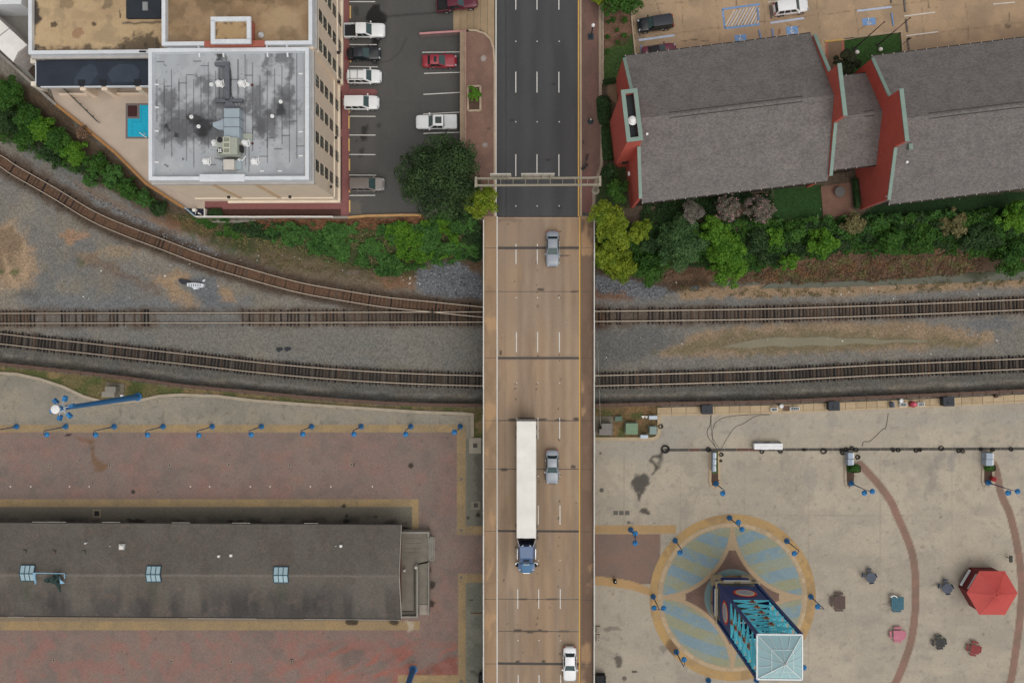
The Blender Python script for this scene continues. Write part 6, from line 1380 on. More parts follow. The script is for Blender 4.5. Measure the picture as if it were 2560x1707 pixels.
MB().lathe(P(654,90,HR),[(.34,0),(.34,.3),(.42,.34),(.2,.6)],14).build("roof_vent",STL,hot)
m=MB()
for a,b_ in(((596,397),(606,402)),((606,402),(615,390)),((600,403),(594,399))):m.tube(P(*a,HR+.5),P(*b_,HR+.5),.06,n=6)
m.build("pipe",PLW,hot)
LH=11.0;lw=thing("hotel_wing","low wing with a tan gravel roof and white parapet left of the hotel's main block","building",(P(230,60,LH).x,P(230,60,LH).y,ZL))
xl,yb=P(70.5,60,LH).x,P(200,135,LH).y;xr=XW+.28
MB().box(xl+.12,yb+.12,ZL-.5,xr,YNN,LH-.62).build("wall",PEACH,lw)
for q in((xl,yb,xl+.5,YNN),(xl+.5,yb,xr,yb+.5)):MB().box(q[0],q[1],LH-.9,q[2],q[3],LH).build("parapet",PARA,lw)
MB().box(xl-.2,yb-.3,LH-1.3,xl+.1,YNN,LH-.91).build("cornice",CORN,lw);MB().box(xl+.1,yb-.3,LH-1.3,X0+.2,yb+.1,LH-.91).build("cornice",CORN,lw)
painted_sheet("roof",79,-140,416,128,LH-.6,2,(182,154,114),GRAV,gravel_roof,84,parent=lw,kind=None)
a,b_=P(315,-60,LH-.1),P(401,45,LH-.1);MB().box(a.x,b_.y,LH-.59,b_.x,a.y,LH-.1).build("well_shade_block",M("well_shade_black",S(46,52,60),.7,.25,.8,.15,6),lw);a,b_=P(357,6,LH),P(370,27,LH);MB().box(a.x,b_.y,LH-.099,b_.x,a.y,LH+.1).build("roof_hatch",M("hatch_grey",S(140,142,144),.6),lw)  # raised box whose black colour stands for the shade in a roof well
m=MB();m.cbox(P(357,130,LH),.9,.2,.15);m.build("floodlight",GUT,lw)
AZ=9.4;an=thing("terrace_annex","single-storey annex with a black membrane roof opening onto the pool terrace","building",(P(228,180,AZ).x,P(228,180,AZ).y,ZL))
a,b_=P(91,143,AZ),P(374,214.5,AZ);BMEM=M("black_membrane_blue",S(42,50,62),.6,.3,.5,.2,5,bump=.1)
MB().box(a.x,b_.y,AZ-.3,b_.x,yb-.31,AZ).build("roof",BMEM,an);MB().box(a.x+.3,b_.y+1.4,ZL-.2,b_.x,yb-.3,AZ-.31).build("wall",M("annex_wall",S(104,88,76),.9,.2),an)
MB().box(a.x-.12,b_.y+.5,AZ-.35,a.x-.002,yb-.4,AZ+.08).build("roof_edge",PARA,an)
for u0,u1 in((102,199),(211,254),(266,338),(350,372)):q0,q1=P(u0,214,AZ),P(u1,214,AZ);MB().box(q0.x,b_.y-.14,AZ-.5,q1.x,b_.y-.004,AZ+.06).build("roof_edge",PARA,an)
for u in(204,258,344):q=P(u,212,AZ);MB().box(q.x-.4,b_.y-.5,ZL,q.x+.4,b_.y+.6,AZ-.301).build("column",PEACH,an);MB().box(q.x-.5,b_.y+.1,AZ+.002,q.x+.5,b_.y+.9,AZ+.04).build("roof_patch",M("membrane_patch",S(34,38,44),.7),an)
for(u0,u1,h)in((152,222,.55),(282,366,.5)):q0,q1=P(u0,232,ZL),P(u1,232,ZL);MB().box(q0.x,b_.y-.3,ZL,q1.x,b_.y-.05,ZL+h).build("low_wall",PEACH,an)
for u0,v0,u1,v1 in((76,145,89,158),(77,204,90,215)):c0,c1=P(u0,v0,8.6),P(u1,v1,8.6);MB().box(c0.x,c1.y,ZL-.5,c1.x,c0.y,8.6).build("column",M("column_pale",S(222,210,192),.85),an)
for k,q in enumerate(([(205,170),(225,160),(240,168),(244,186),(232,200),(225,212),(186,212),(186,196)],[(278,172),(300,160),(336,162),(348,178),(344,205),(280,206),(268,186)])):flat("roof_patch",q,AZ+.006+k*.002,M("membrane_puddle",S(56,66,80),.5,.2,1),an)
flat("service_yard",[(-120,-140),(72,-140),(72,118),(100,218),(60,185),(-120,60)],ZL+.008,M("service_concrete",S(124,122,116),.9,.2,.5,.15),kind='structure')
flat("soil_strip",[(30,160),(60,166),(92,205),(92,145),(75,130)],ZL+.014,M("dark_soil",S(62,52,42),.95,.3,2,.3),kind='structure')
sh=thing("metal_shed","white-roofed metal shed with a ribbed end wall at the left edge beside the hotel","shed",P(20,110,ZL));zt=9.4
A3,B3=P(68,113,zt),P(33,155,zt);ridge=(A3+B3)/2+Vector((0,0,.5));d=(P(0,50,zt)-A3).normalized();Lh=13
MB().add([A3,A3+d*Lh,ridge+d*Lh,ridge],[(0,3,2,1)]).build("roof_slope",WHT,sh);MB().add([ridge,ridge+d*Lh,B3+d*Lh,B3],[(0,3,2,1)]).build("roof_slope",WHT,sh)
m=MB();nr=14;e=(B3-A3)
lo=Vector((0,0,-(zt-ZL)))
m.add([A3+lo,B3+lo,B3,ridge,A3,A3+lo+d*Lh,A3+d*Lh,B3+lo+d*Lh,B3+d*Lh],[(0,4,3,2,1),(0,5,6,4),(1,2,8,7)]);m.build("wall",M("shed_wall",S(176,170,166),.7,.1),sh)
for k in range(nr+1):q=A3.lerp(B3,k/nr)-d*.04;MB().beam(q+lo,q+Vector((0,0,.3*(1-abs(k/nr-.5)*2))),.14,.07).build("wall_rib",M("shed_rib",S(196,188,184),.6),sh)
a=A3+d*3.4;b_=B3+d*3.4;MB().beam((a.x,a.y,zt+.03),((a+b_)/2)+Vector((0,0,.54)),.1,.06).build("roof_seam",M("seam_grey",S(150,150,148),.7),sh);MB().beam((b_.x,b_.y,zt+.03),((a+b_)/2)+Vector((0,0,.54)),.1,.06).build("roof_seam",M("seam_grey",S(150,150,148)),sh)
MB().box(*P(-80,12,10)[:2],ZL,P(53,12,10).x,P(53,-120,10).y,10).build("white_building",M("white_roof",S(208,210,212),.7,.1));tag(bpy.data.objects["white_building"],"corner of a white flat-roofed building at the top left edge","building")
pg=thing("pipe_rack","grey rack of pale pipes below the white roof at the top left","pipe rack",P(30,24,ZL))
for v,z in((17,2.2),(20,2.0),(24,1.6),(27.5,1.5),(31,1.2)):MB().tube(P(-60,v+rng.uniform(-2,2),ZL+z),P(rng.uniform(56,66),v,ZL+z),.08,n=6).build("pipe",M("pipe_grey",S(172,176,176),.6),pg)
m=MB()
for u in(-30,10,35,60):m.box(P(u,16,ZL).x-.06,P(u,32,ZL).y,ZL,P(u,16,ZL).x+.06,P(u,16,ZL).y,ZL+1.1)
m.build("frame",DUCTD,pg)
# === red brick buildings
SHG=M("shingle_grey",S(124,116,110),.93,.12,.25,.1,30);
def shingle_mat():
 m=SHG;N,L=m.node_tree.nodes,m.node_tree.links;b=N["Principled BSDF"]
 g=N.new("ShaderNodeTexCoord");vo=N.new("ShaderNodeTexVoronoi");vo.inputs["Scale"].default_value=4.6;mp=N.new("ShaderNodeMapping");mp.inputs["Scale"].default_value=(1,1.6,1)
 L.new(g.outputs["Object"],mp.inputs[0]);L.new(mp.outputs[0],vo.inputs["Vector"]);s=N.new("ShaderNodeSeparateColor");L.new(vo.outputs["Color"],s.inputs[0])
 mx=N.new("ShaderNodeMix");mx.data_type='RGBA';mx.inputs[6].default_value=(*S(96,93,91),1);mx.inputs[7].default_value=(*S(122,114,109),1);L.new(s.outputs[0],mx.inputs["Factor"])
 n=N.new("ShaderNodeTexNoise");n.inputs["Scale"].default_value=.5;n.inputs["Detail"].default_value=4;L.new(g.outputs["Object"],n.inputs["Vector"])
 a=N.new("ShaderNodeMath");a.operation='MULTIPLY_ADD';a.inputs[1].default_value=.5;a.inputs[2].default_value=.75;L.new(n.outputs[0],a.inputs[0])
 v=N.new("ShaderNodeVectorMath");v.operation='SCALE';L.new(mx.outputs[2],v.inputs[0]);L.new(a.outputs[0],v.inputs["Scale"]);L.new(v.outputs[0],b.inputs["Base Color"])
shingle_mat()
RBR=M("red_brick",S(194,85,67),.9,.16,1.2,.15,26,bump=.15);COP=M("copper_coping",S(124,146,134),.65,.14,1.2,.12,8);SOFF=M("dark_eaves",S(56,50,46),.85)
ROT=R(6.6);ca,sa=math.cos(ROT),math.sin(ROT)
ZEV,ZRI=15.4,20.5
def brick_building(name,label,o,L,D=17.95,ev=ZEV,ri=ZRI,east=True,west_box=False,west_mid=False,east_mid=False,coping=True,chim=3.1):
 t=thing(name,label,"building",(o.x,o.y,ZP),ROT);h=ev-ZP;hr_=ri-ZP;md=D/2
 MB().box(.41,.25,-.6,L-.41,.6,h-.25).build("wall",M("dark_brown_wall",S(58,46,42),.5,.3,1.5),t,local=True);MB().box(.41,D-.4,-.6,L-.41,D,h-.25).build("wall",RBR,t,local=True)  # south wall in plain dark brown, north wall in red brick
 ov=.6;sl=(hr_-h)/(md+ov)
 def gable(x0,x1,up,nm="gable_wall"):
  m=MB();pr_=[(-.01,-.6),(D+.01,-.6),(D+.01,h+up),(md,hr_+up),(-.01,h+up)]
  vs=[(x0,y,z)for y,z in pr_]+[(x1,y,z)for y,z in pr_];n=5
  m.add(vs,[tuple(range(n))[::-1],tuple(range(n,2*n))]+[(i,(i+1)%n,n+(i+1)%n,n+i)for i in range(n)]);return m.build(nm,RBR,t,local=True)
 up=.75
 if coping:gable(-.02,.4,up-.12)
 else:gable(-.02,.3,-.15)
 if east:gable(L-.4,L+.02,up-.12)
 for sgn,nm in((-1,"s"),(1,"n")):
  y0=-ov if sgn<0 else D+ov;m=MB();x0=.42 if coping else-.3;x1=L-.42 if east else L
  if not coping:x1=L+.2
  m.add([(x0,y0,h),(x1,y0,h),(x1,md,hr_),(x0,md,hr_),(x0,y0,h-.22),(x1,y0,h-.22),(x1,md,hr_-.22),(x0,md,hr_-.22)],[(0,1,2,3),(7,6,5,4),(0,4,5,1),(1,5,6,2),(3,7,4,0)]if sgn<0 else[(3,2,1,0),(4,5,6,7),(1,5,4,0),(2,6,5,1),(0,4,7,3)])
  m.build("roof_slope",SHG,t,local=True);m=MB();m.box(x0,y0-.12 if sgn<0 else y0,h-.3,x1,y0 if sgn<0 else y0+.12,h-.02);m.build("gutter",SOFF,t,local=True)
  for i in range(int(L/1.4)):MB().box(x0+i*1.4,y0-.14 if sgn<0 else y0-.02,h-.015,x0+i*1.4+.08,y0+.02 if sgn<0 else y0+.14,h+.01).build("gutter_strap",PALE,t,local=True)
 for dy in(-.33,.33):m=MB();z_=hr_-.33*sl+.03;m.box(4.2,md+dy-.035,z_-.02,L-(4.2 if east else 1),md+dy+.035,z_+.05);m.build("ridge_vent",M("ridge_vent_dark",S(62,58,54),.9),t,local=True)
 if coping:
  def cop(x,y0,y1):
   z=lambda y:(hr_-abs(y-md)*(hr_-h)/md)+up
   m=MB();m.beam((x,y0,z(y0)),(x,y1,z(y1)),.42,.14);m.build("coping",COP,t,local=True)
  for x,on in((.19,True),(L-.19,east)):
   if not on:continue
   cop(x,-.1,md-chim-.05);cop(x,md+chim+.05,D+.1)
   if(x<1 and west_mid)or(x>1 and east_mid):
    z1=hr_+1.9;m=MB();m.box(x-.24,md-chim,h,x+.24,md+chim,z1);m.build("raised_parapet",RBR,t,local=True);m=MB();m.beam((x,md-chim-.06,z1+.07),(x,md+chim+.06,z1+.07),.5,.14);m.build("coping",COP,t,local=True)
 if west_box:
  z1=22.4-ZP;x0,x1=-1.62,.25
  m=MB();m.box(x0,md-chim,-.6,x0+.35,md+chim,z1);m.box(x0+.351,md-chim,-.6,x1,md-chim+.35,z1);m.box(x0+.351,md+chim-.35,-.6,x1,md+chim,z1);m.box(x1-.35,md-chim+.351,h,x1,md+chim-.351,z1);m.build("tower_wall",RBR,t,local=True)
  MB().box(x0+.351,md-chim+.352,z1-1.0,x1-.351,md+chim-.352,z1-.9).build("well_floor",M("well_black",S(40,46,50),.6,.2),t,local=True)
  for q in((x0-.06,md-chim-.06,x0+.44,md+chim+.06),(x1-.44,md-chim-.06,x1+.06,md+chim+.06),(x0+.441,md-chim-.06,x1-.441,md-chim+.44),(x0+.441,md+chim-.44,x1-.441,md+chim+.06)):MB().box(q[0],q[1],z1+.001,q[2],q[3],z1+.13).build("coping",COP,t,local=True)
  MB().lathe((-.62,md-.55,z1-.9),[(.36,0),(.36,.5),(.56,.52),(.56,.62),(.36,.66),(.36,.85),(.1,.95)],20).build("roof_fan",PLW,t,local=True)
  MB().box(-.9,md-chim-.12,2.2,-.1,md-chim-.003,3.4).build("window",WPN,t,local=True)
 return t
O1=P(1577,521,ZP);pE=P(2077,452,ZEV);L1=(pE.x-O1.x)*ca+(pE.y-O1.y)*sa
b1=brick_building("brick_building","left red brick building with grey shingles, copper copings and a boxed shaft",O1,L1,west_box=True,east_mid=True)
MB().box(-.2,13.4,0,-.021,14.4,2.1).build("door",M("dark_red_door",S(92,42,34),.7),b1,local=True);MB().box(-.26,4.0,2.6,-.021,4.5,3.1).build("wall_light",PLW,b1,local=True)
O2=P(2151,524,ZP)
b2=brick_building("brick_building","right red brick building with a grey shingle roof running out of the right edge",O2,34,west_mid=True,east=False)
for bb,us in((b1,((1614,342),)),(b2,((2270,370),(2271.5,404),(2241,482)))):
 for u,v in us:
  q=P(u,v,18.5);lx=(q.x-bb.location.x)*ca+(q.y-bb.location.y)*sa;ly=-(q.x-bb.location.x)*sa+(q.y-bb.location.y)*ca;z=(ZRI-abs(ly-8.97)*(ZRI-ZEV)/9.57)-ZP
  m=MB()
  if u==2270:m.cbox((lx,ly,z-.2),.5,.7,.75);m.build("roof_vent",COP,bb,local=True,bevel=.03)
  else:m.lathe((lx,ly,z-.2),[(.13,0),(.13,.5),(.16,.52)],10);m.build("roof_vent",PLW,bb,local=True)
qn,qs=P(2100,191,14.2),P(2093,424,14.2)
def loc1(q):return((q.x-O1.x)*ca+(q.y-O1.y)*sa,-(q.x-O1.x)*sa+(q.y-O1.y)*ca)
ln,ls=loc1(qn),loc1(qs);l2=loc1(P(2151,400,ZP));Dl=ln[1]-ls[1]-1.2;Lk=loc1(O2)[0]-L1
oo=Vector((O1.x+(L1+.05)*ca-(ls[1]+.6)*sa,O1.y+(L1+.05)*sa+(ls[1]+.6)*ca,0))
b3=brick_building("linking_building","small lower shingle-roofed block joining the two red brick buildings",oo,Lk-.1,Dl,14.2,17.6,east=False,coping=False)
MB().box(2.6,-.08,0,5.4,-.002,3.2).build("entrance",glass_dark("entrance_dark",(.01,.01,.012)),b3,local=True)
TILE=M("terracotta_patio",S(122,90,74),.9,.2,1.2,.15,10)
flat("patio",[(2052,466),(2130,455),(2140,540),(2058,542)],ZP+.02,TILE,kind='structure');flat("path",[(2066,104),(2108,100),(2110,200),(2072,200)],ZP+.02,M("entry_path",S(128,104,80),.9,.2,1),kind='structure')
kerb([(2066,104),(2068,150)],ZP,ZP+.05,.3,M("red_brick_edge",S(160,96,76),.9));kerb([(2107,101),(2108,128)],ZP,ZP+.05,.35,M("red_brick_edge",S(160,96,76)))
kerb([(2062,104),(2108,99.5)],ZP,ZP+.14,.22,M("yellow_kerb",S(190,154,70),.85));kerb([(2108,99.5),(2135,95)],ZP,ZP+.14,.22,KERB)
q=P(2095,482,ZP);t=thing("round_table","grey round table in the shade on the terracotta patio","table",q,0);MB().lathe(q,[(.45,0),(.1,.06),(.09,.68),(.68,.7),(.7,.75)],22).build("tabletop",M("patio_table",S(96,96,92),.7,.2),t)
flat("garden_path",[(1519,210),(1542,209),(1543,260),(1520,246)],ZP+.02,M("entry_path",S(128,104,80)),kind='structure')
RLOT=paint_mat("lot_concrete",.14,9,.92,.12,cell=.07,cscale=9)
def rlot(p):
 p.noise((176,148,114),120,.5,.22,.6);p.noise((148,126,100),70,.55,.2,.6);p.noise((186,156,118),30,.58,.2,.4)
 sl=-.127
 for y0 in(-40,37,120):p.line([(1580,y0+60),(2600,y0+60+sl*1020)],1.3,(96,80,62),1,.55,2)
 for x0 in(1702,1790,1905,2040,2136,2262,2300,2412):p.line([(x0-10,-120),(x0+16,160)],1.3,(96,80,62),1,.5,2)
 for a in([(1838,0),(1842,20),(1860,60)],[(1640,0),(1652,40),(1668,62)],[(1700,104),(1740,98),(1770,104)],[(1962,56),(1975,64),(2000,66)],[(2150,72),(2180,56),(2200,46)],[(2320,-10),(2322,22),(2345,20)],[(2523,30),(2524,52)]):p.line(a,1.6,(70,58,46),1,.75,3)
 p.blob(2522,66,7,5,(74,62,48),.8,3);p.poly([(2470,70),(2640,40),(2640,110),(2500,110)],(140,120,96),10,.5,8);p.blob(1947,80,4,8,(120,70,50),.6,2)
 p.poly([(1585,30),(1602,28),(1618,140),(1590,140)],(124,108,90),5,.6,4)
painted_sheet("parking_lot",1575,-160,2680,215,ZP+.03,3.2,(166,140,110),RLOT,rlot,91,clip=[(1584,-160),(2680,-160),(2680,112),(2254,160),(2254,79),(2135,92),(2110,98),(2066,102),(2060,150),(1600,205),(1588,120),(1580,40)])
BLP=M("blue_road_paint",S(108,148,196),.75,.25,2.5,.3,14);WLP=M("worn_white_paint",S(206,200,190),.75,.2,2.5,.3,14);BLW=M("blue_white_paint",S(172,184,204),.75,.2,2.5,.25,14)
lotR=bpy.data.objects["parking_lot.001"]
def rline(a,b_,w,m,name="parking_line",dz=.006):
 a,b_=P(*a,ZP+.03+dz),P(*b_,ZP+.03+dz);d=(b_-a).normalized();n=Vector((-d.y,d.x,0))*w/2;MB().sheet([a-n,b_-n,b_+n,a+n]).build(name,m,lotR)
rline((1597,101),(1686,89),.3,BLW);rline((1926,58),(2010,46),.28,BLW);rline((2143,28),(2229,18),.28,BLW);rline((2261,41),(2338,31),.16,WLP);rline((2266,90),(2345,80),.16,WLP);rline((2483,11),(2538,6),.14,WLP);rline((1920,6),(1960,1),.14,WLP)
for a,b_ in(((1805,24),(1900,11)),((1812,72),(1900,61)),((1806.5,24),(1812,72))):rline(a,b_,.26,BLP,"hatch_border")
for k in range(11):
 f=k/10;rline((1812+f*82,68-f*9),(min(1898,1836+f*82),max(14,26-f*14)if f<.75 else 16+(f-.75)*130),.13,BLW if k%2 else WLP,"hatch_line")
for c4,nm in(([(1836,89),(1865,86),(1867,102),(1838,105)],"a"),([(1964,68),(1994,65),(1996,84),(1967,87)],"b"),([(2155,47),(2188,44),(2190,62),(2157,65)],"c")):
 MB().sheet([P(u,v,ZP+.036)for u,v in c4]).build("blue_panel",BLP,lotR)
 uc,vc=sum(q[0]for q in c4)/4,sum(q[1]for q in c4)/4;m=MB();z=ZP+.041
 q=P(uc,vc,z);sc_=.55
 m.ribbon([(q.x+sc_*(.1+.42*math.cos(R(a))),q.y+sc_*(-.25+.42*math.sin(R(a))))for a in range(110,400,24)],.1,z-.001,z)
 m.ribbon([(q.x-.1*sc_,q.y+.62*sc_),(q.x-.1*sc_,q.y-.1*sc_),(q.x+.5*sc_,q.y-.1*sc_),(q.x+.62*sc_,q.y-.55*sc_)],.09,z-.001,z);m.lathe((q.x-.1*sc_,q.y+.82*sc_,z-.001),[(.09,0),(.08,.001)],10);m.build("wheelchair_emblem",WLP,lotR)
BST=M("blue_concrete",S(112,140,184),.85,.15,2,.12);GST=M("grey_concrete_stop",S(104,98,94),.9,.15,2,.12);g="wheel stops in the tan parking lot"
for u,v0,v1,u1,mt,lb in((1893,19,52,1896.5,BST,"blue wheel stop at the right end of the hatched bay"),(1897.5,76,97,1901.5,BST,"blue wheel stop beside the blue emblem nearest the left brick roof edge"),(1930,72,93,1933,BST,"blue wheel stop left of the emblem below the white SUV"),(2228,33,65,2233,BST,"blue wheel stop beside the right-hand blue emblem"),(1602,114,135,1606,BST,"blue-white wheel stop behind the maroon car"),(1924,14,48,1929,GST,"grey wheel stop behind the white SUV"),(2226,-12,9,2228,GST,"short grey wheel stop cut by the top edge"),(2258.5,-10,31,2262.5,GST,"grey wheel stop at the top edge left of the white stall lines"),(2264,48,81,2268,GST,"grey wheel stop beyond the flag's tip"),(2268,98,126,2272,GST,"grey wheel stop next to the lawn and the right roof"),(1596,76,90,1600,GST,"dark wheel stop in front of the black SUV")):
 wheel_stop(u,v0,v1,ZP+.03,mt,lb,g,u1)
kerb([(1578,-140),(1579,40),(1589,138)],ZP-.1,ZP+.15,.22);kerb([(2110,97),(2254,78.5),(2258,128)],ZP-.1,ZP+.14,.2,KERB)
POLE=M("dark_pole",S(62,54,54),.5)
for k,(b_,t_,lb)in enumerate((((2136,122),(2208,60),"dark flagpole without a flag on the lawn between the brick buildings"),((2195,113),(2267,53),"dark flagpole flying a red, white and blue flag on the lawn"))):
 a=P(*b_,ZP);top=P(*t_,17.0);top=Vector((a.x,a.y,17));t=thing("flagpole",lb,"flagpole",a,group="flagpoles");MB().tube(a,top,.09,.05,n=8).build("pole",POLE,t);MB().lathe(top,[(.09,0),(.1,.1),(.03,.18)],8).build("finial",POLE,t)
 MB().lathe(a,[(.25,0),(.2,.1)],10).build("base",POLE,t)
 if k:
  fl=MB();r=random.Random(2);n=9
  for s_ in range(n):
   z0=top.z-.3-s_*.17;pts=[]
   for i in range(5):x=i*.3;w=.22*math.sin(i*1.5+s_*.12);pts.append((a.x-.08-x*.55,a.y-.05-x*.5-w*.4,z0-x*.5+w*.3))
   for p0,p1 in zip(pts[:-1],pts[1:]):fl.add([p0,p1,(p1[0]+.03,p1[1]+.04,p1[2]-.17),(p0[0]+.03,p0[1]+.04,p0[2]-.17)],[(0,1,2,3)],2 if(s_<4 and p0[0]>a.x-.35)else s_%2)
  fl.build("flag",[M("flag_red",S(178,44,66),.8),M("flag_white",S(222,216,220),.8),M("flag_blue",S(50,56,110),.8)],t)
for u,v,lb in((2141,132.5,"small white ground spotlight near the left flagpole"),(2199.5,125.5,"larger white ground spotlight near the right flagpole")):q=P(u,v,ZP);tag(MB().lathe((q.x,q.y,ZP),[(.2,0),(.3,.3),(.2,.45)],10).build("spotlight",WHT),lb,"spotlight")
q=P(2256,112,ZP);t=thing("sign_post","short dark sign post leaning at the corner of the lawn","sign post",q);MB().tube(q,q+Vector((.1,.1,1.9)),.04,n=6).build("post",POLE,t);MB().box(q.x-.2,q.y+.12,ZP+1.5,q.x+.3,q.y+.16,ZP+2.1).build("sign_plate",POLE,t)
q=P(2181,516,ZP);tag(MB().tube(q,q+Vector((.05,0,5.5)),.06,n=8).build("vent_pole",PALE),"thin pale pole at the south corner of the right brick building","pole")
a=P(1477,93,ZRD+.12);t=thing("street_lamp","dark green street lamp with a white globe on the brick pavement","street lamp",a);GRN=M("lamp_green",S(48,66,74),.6)
m=MB();m.cbox(a,.75,.75,.25);m.cbox(a+Vector((0,0,.25)),.5,.5,.5,0,0,.7);m.build("base",GRN,t);MB().tube(a+Vector((0,0,.7)),a+Vector((0,0,3.9)),.1,.07,n=10).build("post",GRN,t);MB().lathe(a+Vector((0,0,3.9)),[(.1,0),(.22,.1),(.26,.26),(.2,.44),(.06,.52)],14).build("globe",M("lamp_globe",S(236,234,228),.3),t,smooth=True)
a=P(1476,304,ZRD+.12);t=thing("pavement_post","squat dark green post on the brick pavement below the street lamp","post",a);m=MB();m.lathe(a,[(.42,0),(.36,.3),(.14,.5),(.12,.9)],10);m.build("base",GRN,t);MB().lathe(a+Vector((0,0,.9)),[(.14,0),(.16,.2),(.05,.3)],10).build("cap",M("post_cap",S(164,158,140),.5),t)
a=P(1458,420,ZRD+.12);t=thing("fallen_bracket","dark bent metal pole lying by the kerb of the brick pavement","metal pole",a)
for p0,p1,r_ in(((1458,418),(1466,400),.06),((1466,400),(1470,386),.13),((1457,352),(1460,362),.05)):MB().tube(P(*p0,ZRD+.4),P(*p1,ZRD+.9),r_,n=7).build("pole",POLE,t)
m=MB();m.cbox(P(1459,421,ZRD+.14),.7,.35,.3,0,.5);m.cbox(P(1467,413,ZRD+.14),.3,.25,.25,0,.2);m.build("bracket",GUT,t)
pl=thing("tree_planter","square concrete planter bed in the left brick pavement","planter",P(1187,247,ZRD+.12));qs_=[xy(u,v,ZRD+.3)for u,v in((1169,216),(1201,215),(1201,276),(1170,277))]
for i in range(4):MB().ribbon([qs_[i],qs_[(i+1)%4]],.26,ZRD+.1,ZRD+.3).build("kerb_stone",KERB,pl)
MB().sheet([(x,y,ZRD+.2)for x,y in qs_]).build("soil",DIRT,pl)
t=thing("fallen_signal","broken grey and black crossing signal lying on the gravel between the tracks","signal",P(478,712,0))
for c4,mt,h in(([(449,697),(470,701),(478,706),(462,710),(456,710),(448,702)],BLK,.5),([(470,708),(490,707),(512,710),(510,719),(490,720),(470,716)],ISLW,.6),([(480,717),(500,722),(485,724)],ISLW,.3),([(507,700),(513,698),(511,705),(506,704)],ISLW,.3),([(511,719),(522,723),(514,721)],ISLW,.25)):MB().prism([xy(u,v,.2)for u,v in c4],.0,h).build("casing",mt,t,bevel=.03)
for k in range(6):a=P(473+k*5.5,709.5,.6);MB().box(a.x-.04,a.y-.42,.6,a.x+.04,a.y-.05,.66).build("casing_rib",DUCTD,t)
for u,v,lb in((697.5,873,"left black torn sack on the gravel between the tracks"),(718,872,"right black torn sack on the gravel between the tracks")):q=P(u,v,.2);m=MB();m.cbox((q.x,q.y,0),.8,.45,.28,0,.1,.8);m.cbox((q.x-.15,q.y-.1,0),.42,.6,.35,0,.6,.7);m.cbox((q.x+.4,q.y+.05,0),.3,.14,.14,0,.3);tag(m.build("black_sack",BLK),lb,"sack","black sacks on the gravel")
tag(MB().tube(P(1494,854,5),P(1501.5,1064,1.9),.02,n=5).build("hanging_wire",PALE),"thin wire dropping from the bridge to the grey cabinets","wire")
q=P(1230,545,6)
# === vehicles
def car_paint(name,col,rough=.28):return M("car_"+name,col,rough=rough,var=.05,scale=1.5,fine=.02,spec=.5,coat=.6,coords='obj')
CGL=M("car_glass",(.015,.03,.032),.06,.2,1,.0,spec=.6,coords='obj');CGL2=M("windscreen_glass",(.05,.085,.085),.06,.2,1,.0,spec=.6,coords='obj');TYRE=M("tyre",(.02,.02,.021),.85,.1,coords='obj');RIM=M("wheel_rim",S(170,172,174),.35,.08,metal=.5,coords='obj')
HLT=M("headlight",S(160,168,174),.15,.05,coords='obj');TLT=M("taillight",S(150,24,28),.25,.05,coords='obj');TRIM=M("black_trim",(.022,.022,.024),.55,.1,coords='obj');CHR=M("chrome_trim",S(190,194,198),.2,.05,metal=.6,coords='obj')
def wheel_parts(t,x,y,r,w=.24):
 s=1 if y>0 else-1
 m=MB();m.tube((x,y-w/2,r),(x,y+w/2,r),r,n=18);wh=m.build("wheel",TYRE,t,local=True)
 m=MB();m.tube((x,y+s*(w/2-.02),r),(x,y+s*(w/2+.012),r),r*.62,n=14);m.build("rim",RIM,wh,local=True)
def hull(stations,mat,name,t,inset=.0):
 """lofted bodywork: stations of (x, half width, sill z, shoulder z, top z)"""
 m=MB();n=len(stations);ring=[]
 for(x,w,zb,zs,zt)in stations:
  half=[(w*.93,zb),(w,zb+(zs-zb)*.35),(w*.995,zb+(zs-zb)*.75),(w*.95,zs),(w*.8,zs+(zt-zs)*.72),(w*.45,zs+(zt-zs)*.97),(0,zt)]
  ring.append([(x,y,z)for y,z in half]+[(x,-y,z)for y,z in half[-2::-1]])
 k=len(ring[0]);vs=[p for r_ in ring for p in r_];fs=[]
 for i in range(n-1):
  for j in range(k-1):fs.append((i*k+j,(i+1)*k+j,(i+1)*k+j+1,i*k+j+1))
 fs.append(tuple(range(k)));fs.append(tuple(range((n-1)*k,n*k))[::-1])
 for i in range(n-1):fs.append((i*k,i*k+k-1,(i+1)*k+k-1,(i+1)*k))
 m.add(vs,[f[::-1]for f in fs]);o=m.build(name,mat,t,local=True)
 for p in o.data.polygons:p.use_smooth=len(p.vertices)==4
 return o
